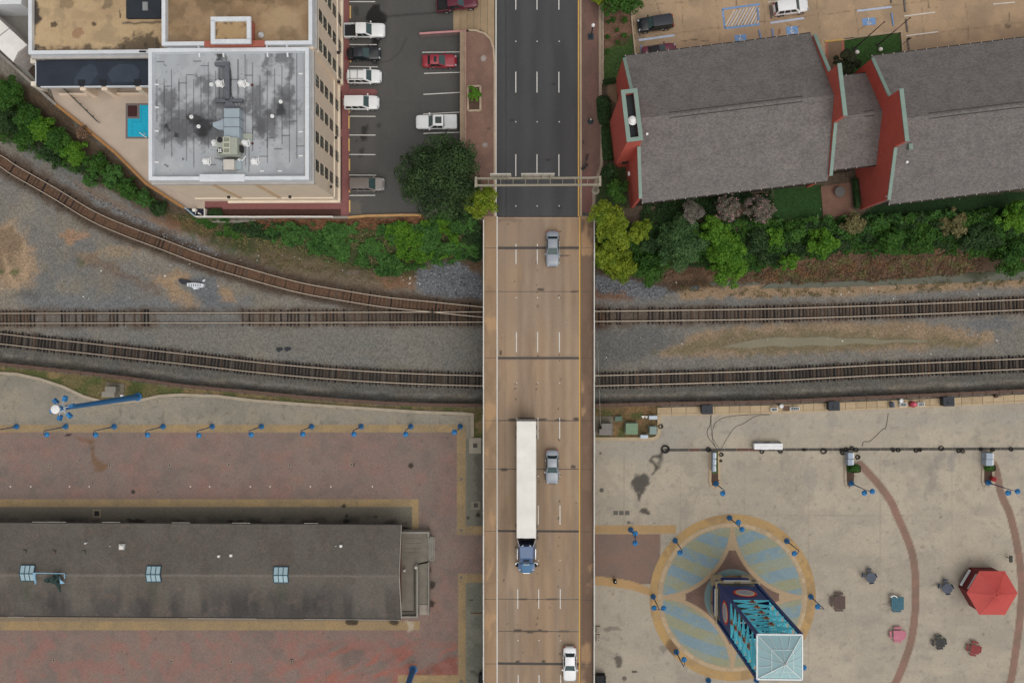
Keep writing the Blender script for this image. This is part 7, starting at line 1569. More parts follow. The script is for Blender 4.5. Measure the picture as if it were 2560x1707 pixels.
def vehicle(name,label,cat,u,v,z,heading,L,W,kind,col,matname,group=None,tilt=0.0,roofmat=None,sunroof=False,rack=False,bedmat=None,bedcover=False,halfview=False):
 q=P(u,v,z+.75);t=thing(name,label,cat,(q.x,q.y,z),R(heading),group);t.rotation_euler=(0,R(tilt),R(heading))
 pm=car_paint(matname,col);hl,hw_=L/2,W/2
 if kind=='sedan':sh,hood,rt,cowl,rf,rb,tail,trunk,wr=.86,.95,1.43,.19,-.02,-.62/2.4,-.36,.98,.33
 elif kind=='suv':sh,hood,rt,cowl,rf,rb,tail,trunk,wr=1.02,1.1,1.74,.23,.09,-.43,-.475,1.1,.38
 elif kind=='van':sh,hood,rt,cowl,rf,rb,tail,trunk,wr=.98,1.02,1.74,.25,.085,-.44,-.485,1.05,.34
 else:sh,hood,rt,cowl,rf,rb,tail,trunk,wr=1.1,1.2,1.9,.19,.06,-.185,-.2,1.12,.41
 x=lambda f:f*L
 if kind=='pickup':
  st=[(-.205*L,hw_*.985,.45,sh,hood-.02),(x(.05),hw_*.99,.42,sh,hood),(x(cowl),hw_*.99,.42,sh,hood),(x(.36),hw_*.985,.42,sh-.02,hood-.02),(x(.45),hw_*.95,.45,sh-.06,hood-.1),(x(.488),hw_*.84,.5,sh-.14,hood-.22),(x(.5),hw_*.7,.55,sh-.28,hood-.4)]
 else:
  st=[(x(-.5),hw_*.72,.42,sh-.22,trunk-.26),(x(-.488),hw_*.84,.36,sh-.1,trunk-.12),(x(-.45),hw_*.93,.28,sh-.03,trunk-.03),(x(-.36),hw_*.985,.24,sh,trunk),(x(-.1),hw_,.22,sh,trunk),(x(.1),hw_,.22,sh,hood),(x(cowl),hw_*.99,.22,sh,hood),(x(.33),hw_*.98,.23,sh-.03,hood-.05),(x(.42),hw_*.93,.26,sh-.08,hood-.13),(x(.47),hw_*.83,.32,sh-.16,hood-.24),(x(.493),hw_*.68,.4,sh-.26,hood-.38),(x(.5),hw_*.5,.46,sh-.3,hood-.44)]
 body=hull(st,pm,"body",t)
 zb_=sh-.02;bw=hw_*.93;tw=hw_*(.70 if kind=='sedan' else .76);xf,xr,xa,xd=x(rf),x(rb),x(cowl)+.06,x(tail)
 base=[(xa,bw*.93),(x(rf)*.4+xa*.6 if False else(xa+xf)/2,bw),(xr,bw),(xd,bw*.9)]
 m=MB();lo=[(xa,bw*.9),(xa-.28,bw),(xd+.25,bw),(xd,bw*.88)];hi=[(xf,tw*.93),(xf-.2,tw),(xr+.16,tw),(xr,tw*.93)]
 vs=[(a,b_,zb_)for a,b_ in lo]+[(a,-b_,zb_)for a,b_ in lo[::-1]]+[(a,b_,rt-.05)for a,b_ in hi]+[(a,-b_,rt-.05)for a,b_ in hi[::-1]]
 n=8;m.add(vs,[(i,n+i,n+(i+1)%n,(i+1)%n)for i in range(n)]+[tuple(range(n,2*n))[::-1]]);cab=m.build("cabin",pm,t,local=True)
 m=MB();rows=[]
 nx_=7
 for i in range(nx_):
  f=i/(nx_-1);xx=xf+(xr-xf)*f;ww_=tw*(.93+.07*math.sin(math.pi*min(1,max(0,f*1.0))));cz_=.035*math.sin(math.pi*f)
  rows.append([(xx,ww_*g,rt-.05+(cz_+.045)*(1-abs(g)**3))for g in(-1,-.8,-.4,0,.4,.8,1)])
 vs=[p for r_ in rows for p in r_];m.add(vs,[(i*7+j,i*7+j+1,(i+1)*7+j+1,(i+1)*7+j)for i in range(nx_-1)for j in range(6)]);o=m.build("roof",roofmat or pm,t,local=True,smooth=True)
 o.data.flip_normals()if o.data.polygons[0].normal.z<0 else None
 def quad(p4,mat,nm,out=.012):
  a,b_,c,d=[Vector(p)for p in p4];nn=(b_-a).cross(d-a).normalized();ctr=(a+b_+c+d)/4
  if nn.dot(ctr-Vector((x(-.1),0,.9)))<0:nn=-nn
  m=MB();vs=[p+nn*out for p in(a,b_,c,d)];nrm=(vs[1]-vs[0]).cross(vs[3]-vs[0])
  m.add(vs,[(0,1,2,3)]if nrm.dot(nn)>0 else[(3,2,1,0)]);return m.build(nm,mat,t,local=True)
 def mixp(lo_,hi_,f,sy=1):return(lo_[0]+(hi_[0]-lo_[0])*f,sy*(lo_[1]+(hi_[1]-lo_[1])*f),zb_+(rt-.05-zb_)*f)
 f0,f1=.1,.95
 quad([mixp((lo[0][0],lo[0][1]*.95),(hi[0][0],hi[0][1]*.95),.06,1),mixp((lo[0][0],lo[0][1]*.95),(hi[0][0],hi[0][1]*.95),.06,-1),mixp((lo[0][0],lo[0][1]*.95),(hi[0][0],hi[0][1]*.95),f1,-1),mixp((lo[0][0],lo[0][1]*.95),(hi[0][0],hi[0][1]*.95),f1,1)],CGL2,"windscreen")
 quad([mixp((lo[3][0],lo[3][1]*.93),(hi[3][0],hi[3][1]*.93),.14,1),mixp((lo[3][0],lo[3][1]*.93),(hi[3][0],hi[3][1]*.93),.14,-1),mixp((lo[3][0],lo[3][1]*.93),(hi[3][0],hi[3][1]*.93),f1,-1),mixp((lo[3][0],lo[3][1]*.93),(hi[3][0],hi[3][1]*.93),f1,1)],CGL,"rear_window")
 nwin=2 if kind in('sedan','pickup')else 3
 for sy in(1,-1):
  ks=np.linspace(0,1,nwin+1)
  for a,b_ in zip(ks[:-1],ks[1:]):
   L0=(lo[1][0]+(lo[2][0]-lo[1][0])*(a+.02),lo[1][1]);L1_=(lo[1][0]+(lo[2][0]-lo[1][0])*(b_-.02),lo[1][1]);H0=(hi[1][0]+(hi[2][0]-hi[1][0])*(a+.03),hi[1][1]);H1=(hi[1][0]+(hi[2][0]-hi[1][0])*(b_-.03),hi[1][1])
   quad([mixp(L0,H0,f0,sy),mixp(L1_,H1,f0,sy),mixp(L1_,H1,.9,sy),mixp(L0,H0,.9,sy)],CGL,"side_window")
  m=MB();m.cbox((xa-.25,sy*(hw_+.1),sh-.02),.2,.24,.17,0,0,.8);m.build("mirror",pm,t,local=True)
  m=MB();m.cbox((x(.462),sy*hw_*.66,hood-.32),.24,.3,.14,0,-sy*.55,.8);m.build("headlight",HLT,t,local=True)
  if kind!='pickup':m=MB();m.cbox((x(-.48),sy*hw_*.68,sh-.22),.18,.36,.22,0,sy*.35,.85);m.build("taillight",TLT,t,local=True)
  m=MB();m.beam((x(-.2),sy*hw_*1.0,sh-.22),(x(-.16),sy*hw_*1.0,sh-.22),.05,.04);m.build("handle",CHR,t,local=True)
 wb=.3 if kind!='pickup' else .315
 for xx in(wb*L,-wb*L+(.02*L)):
  for sy in(1,-1):wheel_parts(t,xx,sy*(hw_-.1),wr)
 m=MB();m.cbox((x(.485),0,.38),.12,hw_*1.1,.22);m.build("grille",TRIM,t,local=True)
 if sunroof:m=MB();a=xf+(xr-xf)*.22;b_=xf+(xr-xf)*(.55 if kind!='pickup' else .85);m.box(b_,-tw*.6,rt+.02,a,tw*.6,rt+.045);m.build("sunroof",CGL,t,local=True)
 if rack:
  for sy in(1,-1):m=MB();m.beam((xf-.3,sy*tw*.82,rt+.07),(xr+.1,sy*tw*.82,rt+.07),.05,.06);m.build("roof_rail",TRIM,t,local=True)
  for f in(.45,.85):m=MB();m.beam((xf+(xr-xf)*f,-tw*.82,rt+.1),(xf+(xr-xf)*f,tw*.82,rt+.1),.05,.05);m.build("roof_rail",TRIM,t,local=True)
 if kind=='pickup':
  xb0,xb1=-.488*L,-.207*L;bh=sh+.08;bm=bedmat or TRIM
  m=MB()
  m.box(xb0,-hw_*.98,.45,xb1,-hw_*.98+.11,bh);m.box(xb0,hw_*.98-.11,.45,xb1,hw_*.98,bh);m.build("bed_side",pm if not bedcover or True else bm,t,local=True,bevel=.03)
  m=MB();m.box(xb0-.06,-hw_*.98,.5,xb0-.002,hw_*.98,bh);m.build("tailgate",pm,t,local=True,bevel=.02)
  m=MB();m.box(xb0,-hw_*.98+.112,.6,xb1,hw_*.98-.112,.72 if not bedcover else bh-.02);m.build("bed_floor" if not bedcover else "bed_cover",bm,t,local=True)
  if bedcover:m=MB();m.box(xb0+.05,-hw_*.95,bh,xb1-.02,-hw_*.95+.05,bh+.02);m.box(xb0+.05,hw_*.95-.05,bh,xb1-.02,hw_*.95,bh+.02);m.build("bed_rail",bm,t,local=True)
  m=MB();m.box(-.5*L-.02,-hw_*.9,.5,xb0-.062,hw_*.9,.68);m.build("bumper",CHR,t,local=True)
  for sy in(1,-1):m=MB();m.box(xb0-.07,sy*hw_*.9-.1,.75,xb0-.05,sy*hw_*.9+.06,1.05);m.build("taillight",TLT,t,local=True)
 return t
WH=S(222,224,228,1.15)
g="cars parked in the hotel yard"
vehicle("parked_pickup","white pickup with an open black bed parked by the hotel walk","pickup",912,77.5,ZL,0,5.8,2.0,'pickup',WH,"white",g,bedmat=TRIM)
vehicle("parked_car","black saloon car parked between the white pickup and the white SUV","car",909,134,ZL,0,4.85,1.85,'sedan',(.012,.013,.017),"black",g,roofmat=M("black_car_roof",(.03,.034,.042),.25,.1,coords='obj',spec=.5))
vehicle("parked_car","white SUV with black roof rails parked by the hotel walk","SUV",910,192,ZL,0,5.0,1.95,'suv',WH,"white",g,rack=True)
vehicle("parked_car","plain white SUV parked below the small red-brown island","SUV",903,257,ZL,0,5.1,1.98,'suv',WH,"white",g)
vehicle("parked_car","taupe minivan parked near the hotel corner","minivan",917,461,ZL,0,5.05,1.95,'van',S(128,118,112),"taupe",g,roofmat=M("taupe_roof",S(112,102,96),.35,.08,coords='obj'))
vehicle("parked_car","bright red saloon car with a dark sunroof parked against the tan wall","car",1099,152.5,ZL,0,4.9,1.86,'sedan',S(152,26,44),"red",g,sunroof=True)
vehicle("parked_pickup","white pickup with a large dark sunroof and pale bed facing the hotel","pickup",1091,306,ZL,180,5.8,2.02,'pickup',WH,"white",g,sunroof=True,bedmat=M("pale_bed",S(206,208,208),.5,.06,coords='obj'),bedcover=True)
vehicle("moving_pickup","dark maroon pickup with a black bed crossing the driveway at the top edge","pickup",1146,8,ZL+.62,1.5,5.9,2.02,'pickup',S(96,24,44),"maroon",None,tilt=-12.5,bedmat=TRIM)
g="cars parked in the tan parking lot"
vehicle("parked_car","black SUV parked at the corner of the tan lot by the planting bed","SUV",1638.5,59,ZP+.03,187.5,4.95,1.95,'suv',(.014,.016,.022),"black",g,roofmat=M("black_suv_roof",(.04,.045,.056),.3,.1,coords='obj'))
vehicle("parked_car","maroon car with a black roof half hidden behind the left brick building","car",1649,128,ZP+.03,7,4.7,1.85,'sedan',S(112,34,60),"maroon_dark",g,roofmat=TRIM)
vehicle("parked_car","white SUV parked beside the blue wheelchair bays at the top","SUV",1977,18,ZP+.03,7,4.75,1.9,'suv',WH,"white",g)
g="cars driving over the bridge"
SILV=S(132,140,150)
vehicle("car","grey-blue saloon car on the bridge just south of the street's end","car",1381.5,622,ZRD,-90,4.95,1.84,'sedan',SILV,"silver",g)
vehicle("car","grey-blue saloon car on the bridge beside the truck's white trailer","car",1380.5,1167,ZRD,-90,4.75,1.84,'sedan',SILV,"silver",g)
vehicle("car","white saloon car at the bottom of the bridge","car",1424.5,1660,ZRD,-90,4.85,1.86,'sedan',WH,"white",g)
q0,q1=P(1316,1053,12.0),P(1316,1346,12.0)
TL=q0.y-q1.y;xc=(q0.x+q1.x)/2+.0
tr=thing("semi_truck","blue semi truck hauling a long white box trailer down the bridge","truck",(xc,q1.y,ZRD))
TW=M("trailer_white",S(226,223,214,1.1),.5,.12,.5,.05,6);TBL=M("truck_blue",S(58,92,134,1.2),.3,.08,1,.04,spec=.5,coat=.5);TBD=M("truck_dark_blue",S(24,32,56),.4,.1)
def tb(a,name,mat,bevel=0,par=None):
 m=MB();m.box(*a);return m.build(name,mat,par or tr,local=True,bevel=bevel)
trl=tb((-1.29,.05,1.15,1.29,TL,3.98),"trailer",TW,.04)
for y in np.linspace(1.2,TL-1.2,7):tb((-1.25,y-.012,3.98,1.25,y+.012,3.988),"roof_seam",M("seam_pale",S(220,217,209),.6),0,trl)
for s in(-1,1):tb((s*1.31-.02,.04,3.88,s*1.31+.02,TL,4.0),"roof_rail",M("trailer_rail",S(186,182,174),.4),0,trl)
tb((-1.27,TL+.002,1.2,-.01,TL+.05,3.9),"rear_door",M("rear_door_grey",S(160,162,160),.5),0,trl);tb((.01,TL+.002,1.2,1.27,TL+.05,3.9),"rear_door",M("rear_door_grey",S(160,162,160)),0,trl)
for x in(-.8,-.1,.1,.8):m=MB();m.tube((x,TL+.09,1.3),(x,TL+.09,3.8),.03,n=6);m.build("door_bar",CHR,trl,local=True)
tb((-1.2,TL+.06,.5,1.2,TL+.16,.65),"bumper",TRIM,0,trl)
tb((-.45,0.2,.85,.45,TL-.2,1.14),"chassis",TRIM,0,trl)
tb((-.5,-5.0,.6,.5,.6,1.0),"frame",TRIM)
tb((-.62,-.05,1.0,.62,.7,1.12),"fifth_wheel",TRIM);tb((-.35,-.35,1.4,.4,.045,2.6),"reefer_unit",M("unit_grey",S(150,150,146),.6));tb((.55,-.3,1.6,1.0,.045,2.3),"side_box",M("unit_grey",S(150,150,146)))
sl=MB();zt0=3.7
sl.add([(-1.2,-1.1,1.0),(1.2,-1.1,1.0),(1.2,-2.9,1.0),(-1.2,-2.9,1.0),(-.92,-1.15,zt0),(.92,-1.15,zt0),(.86,-2.7,zt0+.05),(-.86,-2.7,zt0+.05),(-1.2,-1.1,2.6),(1.2,-1.1,2.6),(1.2,-2.9,2.6),(-1.2,-2.9,2.6)],[(4,7,6,5),(0,8,9,1),(8,4,5,9),(1,9,10,2),(9,5,6,10),(3,11,8,0),(11,7,4,8)]);sl.build("sleeper_cab",TBL,tr,local=True,bevel=.05)
cb=MB();cb.add([(-1.18,-2.9,1.0),(1.18,-2.9,1.0),(1.1,-4.0,1.0),(-1.1,-4.0,1.0),(-.86,-2.7,zt0+.05),(.86,-2.7,zt0+.05),(.8,-3.5,2.95),(-.8,-3.5,2.95),(-1.15,-2.9,2.1),(1.15,-2.9,2.1),(1.02,-4.0,1.95),(-1.02,-4.0,1.95)],[(4,7,6,5),(1,9,10,2),(9,5,6,10),(3,11,8,0),(11,7,4,8),(7,11,10,6),(11,3,2,10)]);cb.build("cab",TBL,tr,local=True,bevel=.04)
m=MB();m.add([(-.74,-3.52,2.9),(.74,-3.52,2.9),(.94,-3.97,2.0),(-.94,-3.97,2.0)],[(0,3,2,1)]);[setattr(m,'v',[(a,b_-.015,c+.02)for a,b_,c in m.v])];m.build("windscreen",CGL,tr,local=True)
m=MB();m.add([(-.45,-3.08,3.52),(.45,-3.08,3.52),(.42,-3.3,3.26),(-.42,-3.3,3.26)],[(0,3,2,1)]);m.v=[(a,b_-.01,c+.035)for a,b_,c in m.v];m.build("roof_vent",TRIM,tr,local=True)
for s in(-1,1):
 m=MB();pts=[(s*1.19,-3.0,2.15),(s*1.06,-3.85,2.05),(s*.83,-3.5,2.85),(s*.9,-3.0,2.95)];m.add([(a+s*.015,b_,c)for a,b_,c in pts],[(0,1,2,3)]if s>0 else[(3,2,1,0)]);m.build("side_window",CGL,tr,local=True)
 m=MB();m.add([(s*.95,-1.15,3.65),(s*1.22,-.5,3.4),(s*1.24,-.5,1.3),(s*1.22,-1.12,1.3),(s*.9,-1.15,3.66),(s*1.17,-.5,3.41),(s*1.19,-.5,1.3),(s*1.17,-1.12,1.3)],[(0,1,2,3),(7,6,5,4),(0,4,5,1),(1,5,6,2),(3,2,6,7),(0,3,7,4)]);m.build("side_fairing",PLW,tr,local=True)
 m=MB();m.beam((s*1.1,-3.7,2.2),(s*1.45,-3.85,2.2),.06,.05);m.cbox((s*1.45,-3.85,1.8),.12,.2,.65);m.build("mirror",CHR,tr,local=True)
 m=MB();m.cbox((s*1.12,-2.9,.6),.4,1.4,.35);m.build("step_tank",CHR,tr,local=True)
 m=MB();m.add([(s*.72,-4.0,1.5),(s*1.12,-4.0,1.4),(s*1.14,-5.05,1.2),(s*.62,-5.1,1.25),(s*1.14,-4.0,.8),(s*1.14,-5.05,.7),(s*.62,-5.1,.7)],[(0,1,2,3),(1,4,5,2),(3,2,5,6)]if s<0 else[(3,2,1,0),(2,5,4,1),(6,5,2,3)]);m.build("fender",TBL,tr,local=True)
 m=MB();m.cbox((s*.92,-5.0,1.0),.3,.2,.26);m.build("headlight",HLT,tr,local=True)
 for y in(-4.55,):wheel_parts(tr,s*1.02,y,.5,.3)
 for y in(-.45,.85,TL-1.2,TL-2.5):wheel_parts(tr,s*.98,y,.5,.5)
m=MB();m.add([(-.76,-4.0,1.95),(.76,-4.0,1.95),(.58,-5.3,1.62),(-.58,-5.3,1.62),(-.8,-4.0,.9),(.8,-4.0,.9),(.6,-5.34,.8),(-.6,-5.34,.8)],[(0,3,2,1),(3,7,6,2),(0,4,7,3),(1,2,6,5)]);m.build("hood",M("truck_hood_blue",S(40,98,140,1.25),.3,.08,1,.04,coat=.5),tr,local=True,bevel=.06)
tb((-.42,-4.16,1.93,.42,-4.04,1.96),"wiper_cowl",HLT);tb((-1.0,-5.52,.45,1.0,-5.3,.8),"bumper",M("truck_bumper",S(90,112,122),.4));tb((-.45,-5.4,.8,.45,-5.32,1.6),"grille",CHR);tb((-.16,-5.48,.8,.16,-5.41,.9),"plate",TRIM)
for s in(-.42,.42):m=MB();m.tube((s*1.4,-1.05,3.55),(s*1.4,-1.05,3.85),.05,n=8);m.beam((s*1.4,-1.02,3.7),(s*.9,-1.02,3.7),.05,.05);m.build("air_horn",CHR,tr,local=True)
tb((-1.0,-1.09,1.1,1.0,-1.0,3.2),"cab_back",TBD);tb((-1.15,-1.0,1.0,1.15,-.3,1.15),"deck_plate",TRIM)
# === vegetation
def Pn(u,v,z):
 d=np.stack([u-1280.0,-(v-853.5),np.full(np.shape(u),-FPX)],-1)@np.array(rot).T
 t=(CAM_H-z)/-d[...,2];return d[...,0]*t,d[...,1]*t
def quads_mesh(name,C,Nn,size,aspect,rs,mat):
 n=len(C);a=np.cross(Nn,rs.normal(size=(n,3)));a/=np.linalg.norm(a,axis=1)[:,None]+1e-9;b=np.cross(Nn,a)
 s=size[:,None]*.5;a=a*s;b=b*s*aspect
 V4=np.stack([C-a,C-b*.9+a*.1,C+a,C+b*.9+a*.1],1).reshape(-1,3)
 me=bpy.data.meshes.new(name);me.vertices.add(4*n);me.vertices.foreach_set("co",V4.astype(np.float32).ravel())
 me.loops.add(4*n);me.loops.foreach_set("vertex_index",np.arange(4*n,dtype=np.int32));me.polygons.add(n)
 me.polygons.foreach_set("loop_start",np.arange(0,4*n,4,dtype=np.int32));me.polygons.foreach_set("loop_total",np.full(n,4,np.int32));me.materials.append(mat);me.update(calc_edges=True);return me
def crown_mesh(name,blobs,n,leaf,seed,mat,droop=0.0,fill=.25,aspect=.75):
 rs=np.random.RandomState(seed);B=np.array(blobs);w=B[:,3]**2;k=rs.choice(len(B),n,p=w/w.sum())
 d=rs.normal(size=(n,3));d[:,2]+=.35;d/=np.linalg.norm(d,axis=1)[:,None]
 rad=np.where(rs.rand(n)<fill,rs.uniform(.35,.8,n),rs.uniform(.82,1.12,n));C=B[k,:3]+d*(B[k,3]*rad)[:,None]*np.array([1,1,.85])
 Nn=d*.8+rs.normal(size=(n,3))*.55+np.array([0,0,.35]);Nn/=np.linalg.norm(Nn,axis=1)[:,None]
 if droop:C[:,2]-=droop*rs.rand(n)**2
 return quads_mesh(name,C,Nn,leaf*rs.uniform(.55,1.35,n),aspect,rs,mat)
LF={'oak':leaf_mat("leaf_oak",S(26,48,24,1.0),S(72,100,48,1.1)),'green':leaf_mat("leaf_green",S(36,76,28,1.05,0),S(78,116,44,1.1,0)),'bright':leaf_mat("leaf_bright",S(56,102,26,1.1,0),S(106,146,44,1.15,0)),'yellow':leaf_mat("leaf_yellow_green",S(76,104,24,1.1,0),S(142,154,46,1.15,0)),'willow':leaf_mat("leaf_willow",S(48,84,42,1.1),S(86,122,62,1.15)),'dark':leaf_mat("leaf_dark",S(34,60,30,1.1),S(60,90,40,1.1)),'myrtle':leaf_mat("leaf_myrtle_grey",S(96,92,82,1.1),S(140,132,118,1.1),.05),'pink':leaf_mat("leaf_myrtle_pink",S(88,92,72,1.1),S(138,122,112,1.1),.05),'brown':leaf_mat("leaf_dead_brown",S(92,74,58,1.1),S(136,104,76,1.15),.05),'rust':leaf_mat("leaf_rust",S(104,72,50,1.1),S(150,104,68,1.15),.05),'olive':leaf_mat("leaf_olive",S(86,86,48,1.1),S(134,124,74,1.1),.05),'vine':leaf_mat("leaf_vine",S(40,82,30,1.1),S(84,134,48,1.15)),'red':leaf_mat("leaf_dark_red",S(34,52,28,1.0),S(66,70,42,1.0),.05)}
BARK=M("bark",S(92,78,64),.95,.25,3,.3,12)
tseed=[100]
def tree(name,label,cat,u,v,rpx,hc,kind,group=None,leaf=None,dens=1.0,flat_=.8,droop=0.0,trunk=True,rp2=None):
 tseed[0]+=1;r=random.Random(tseed[0]);q=P(u,v,6)
 for _ in range(3):z0=tz(q.x,q.y);q=P(u,v,z0+hc)
 z0=tz(q.x,q.y);Rm=rpx*(CAM_H-z0-hc)/FPX;R2=(rp2 or rpx)*(CAM_H-z0-hc)/FPX
 t=thing(name,label,cat,(q.x,q.y,z0-.05),0,group);leaf=(leaf or .34)*.76
 nb=int(16+Rm*7);blobs=[];lobe=[r.uniform(.78,1.16)for _ in range(9)]
 if rpx>90:lobe=[r.uniform(.94,1.06)for _ in range(9)]
 for i in range(nb):
  a=i*2.4+r.uniform(-.6,.6);rr=min(.95,math.sqrt((i+.5)/nb)*.84*r.uniform(.86,1.1));s=r.uniform(.13,.3)*(1.25-.5*rr);la=(a%6.2832)/6.2832*9;li=int(la)%9;rr*=lobe[li]+(lobe[(li+1)%9]-lobe[li])*(la-int(la))
  hz=(1-min(1,rr)**1.6)*Rm*flat_*.7+r.uniform(-.24,.24)*Rm
  blobs.append((rr*math.cos(a)*Rm*r.uniform(.85,1.1),rr*math.sin(a)*R2*r.uniform(.85,1.1),hc+hz-Rm*.25,Rm*s))
 n=int(dens*560*Rm*R2*(0.3/leaf)**1.7)
 me=crown_mesh("crown",blobs,n,leaf,tseed[0],LF[kind],droop);place(me,"crown",t)
 if trunk:
  m=MB();tr_=max(.06,Rm*.05);m.tube((0,0,0),(r.uniform(-.2,.2),r.uniform(-.2,.2),hc*.8),tr_,tr_*.6,n=8);m.build("trunk",BARK,t,local=True)
  for i in range(5):
   b_=blobs[(i*3+2)%nb];m=MB();m.tube((0,0,hc*(.4+.08*i)),(b_[0]*.8,b_[1]*.8,b_[2]),tr_*.5,tr_*.15,n=5);m.build("limb",BARK,t,local=True)
 return t
tree("oak_tree","large dark green round tree at the corner of the hotel yard by the street","tree",1102,442,121,6.5,'oak',leaf=.36,dens=1.25,rp2=106)
tree("street_tree","yellow-green tree where the bridge meets the street, below the large dark tree","tree",1205,504,50,4.2,'yellow',leaf=.36,dens=1.1)
tree("street_tree","tiny bright green tree in the square planter of the left pavement","tree",1184,236,20,2.4,'bright',leaf=.3,dens=1.2)
tree("garden_tree","glossy dark green tree cut by the top edge next to the planting bed","tree",1552,2,56,3.2,'green',leaf=.42,dens=1.0)
tree("garden_shrub","yellowish shrub at the top edge left of the glossy dark tree","shrub",1500,-4,24,2.0,'yellow',leaf=.32)
tree("garden_tree","dark green tree between the two brick buildings beside the lawn","tree",2117,156,36,3.5,'red',leaf=.3,dens=1.3)
tree("garden_tree","bushy dark green tree against the left brick building's wall","tree",1541,478,33,3.2,'green',leaf=.3);tree("garden_shrub","dark green shrub just above the bushy tree at the brick wall","shrub",1525,432,27,2.2,'dark',leaf=.28)
gr="trees on the bank right of the bridge"
for u,v,r_,h,k,lb,kw in((1514,534,42,4.5,'yellow',"yellow-green tree right beside the bridge's upper end, topmost of its clump",{}),(1540,582,54,5,'yellow',"largest yellow-green tree beside the bridge on the right bank",{}),(1514,637,42,4.5,'yellow',"yellow-green tree touching the bridge railing below the largest one",{}),(1556,662,52,4.2,'yellow',"lowest yellow-green tree of the clump beside the bridge",{}),(1598,578,34,4,'yellow',"small yellow-green tree right of the largest yellow-green one",{}),(1705,604,74,5.2,'willow',"wide feathery mid-green tree with drooping sprays on the right bank",dict(droop=1.2,leaf=.3,dens=1.1)),(1618,664,54,3.5,'green',"rounded green tree between the yellow clump and the feathery tree",{}),(1622,610,30,3.6,'dark',"dark tree in the gap left of the feathery tree",{}),(1812,620,58,5,'bright',"tall bright green tree on the right bank",{}),(1822,667,50,4.4,'bright',"bright green tree lowest towards the track on the right bank",{}),(1783,580,42,4.2,'bright',"bright green tree below the grey-twigged shrub",{}),(2056,604,44,3.5,'bright',"light green round tree below the lawn beside the patio",{}),(1974,654,27,3,'bright',"small bright green tree nearest the ditch",{}),(1940,590,27,3.2,'bright',"light green tree right of the pink flowering shrubs",{}),(1895,598,36,3,'dark',"dark leafy tree under the right-hand pink shrub",{}),(2225,600,46,2.6,'green',"rounded green bush below the right building's wall end",{}),(2305,588,46,2.4,'green',"green bush in the middle of the right-hand bank",{}),(2135,560,34,2.4,'olive',"olive green bush just below the terracotta patio",{}),(2534,540,44,3.2,'bright',"tall bright green clump at the right edge below the brick building",{}),(2530,640,52,3,'green',"big green bush at the right edge above the ditch",{}),(2440,585,46,2.4,'dark',"dark green bush left of the right-edge clump",{}),(2385,560,40,2.2,'olive',"olive bush below the right brick building's eaves",{}),(1985,580,34,2.6,'green',"green bush just below the left lawn",{})):
 tree("bank_tree",lb,"tree",u,v,r_,h,k,gr,**kw)
for u,v,r_,k,lb in((1732,528,34,'myrtle',"grey twiggy shrub without flowers under the left brick building's eaves"),(1819,520,37,'pink',"pink-flowering shrub in the middle of the three under the eaves"),(1902,522,40,'pink',"pink-flowering shrub nearest the lawn under the eaves")):
 t=tree("flowering_shrub",lb,"shrub",u,v,r_,3.2,k,"shrubs under the brick building's eaves",leaf=.22,dens=.8)
 if k=='pink':
  rs=np.random.RandomState(r_);n=40;Rm=r_*.052;th_=rs.rand(n)*6.28;rr=np.sqrt(rs.rand(n))*Rm;C=np.stack([rr*np.cos(th_),rr*np.sin(th_),3.2+Rm*.6*(1-(rr/Rm)**2)+rs.rand(n)*.35],1);Nn=rs.normal(size=(n,3))*.4+np.array([0,0,1]);Nn/=np.linalg.norm(Nn,axis=1)[:,None]
  place(quads_mesh("flowers",C,Nn,rs.uniform(.16,.32,n),.9,rs,leaf_mat("flower_pink",S(150,96,104),S(180,130,134),.1)),"flowers",t)["kind"]='stuff'
gl_="trees on the bank left of the hotel terrace"
for i,(u,v,r_,h,k,lb)in enumerate(((22,238,46,3.4,'green',"bushy green tree at the left edge below the metal shed"),(18,300,48,3.2,'dark',"dark green tree at the left edge above the curved track"),(72,292,40,3.4,'green',"green tree second from the left edge on the terrace bank"),(108,322,42,3.4,'bright',"lighter green tree on the terrace bank level with the slanting handrail's foot"),(64,340,36,2.6,'green',"low green tree nearest the curved track at the far left"),(146,350,42,3.2,'green',"green tree in the middle of the terrace bank"),(128,385,36,2.6,'dark',"dark green low tree beside the track below the middle of the terrace bank"),(186,382,38,3,'bright',"light green tree where the terrace bank's first tree group ends"),(205,330,20,2,'brown',"brown leafless bush against the terrace wall"),(240,412,34,2.8,'green',"green tree just past the brown gap on the terrace bank"),(282,442,34,2.6,'vine',"bright leafy bush below the pool end of the terrace"),(322,472,30,2.4,'green',"green bush below the hotel's left corner"),(362,500,28,2,'vine',"leafy bush right under the hotel's left corner wall"),(400,522,26,1.7,'dark',"last dark bush of the terrace bank near the pump enclosure"),(226,448,24,1.8,'vine',"small bush nearest the track under the terrace bank"))):
 tree("bank_tree",lb,"tree",u,v,r_,h,k,gl_)
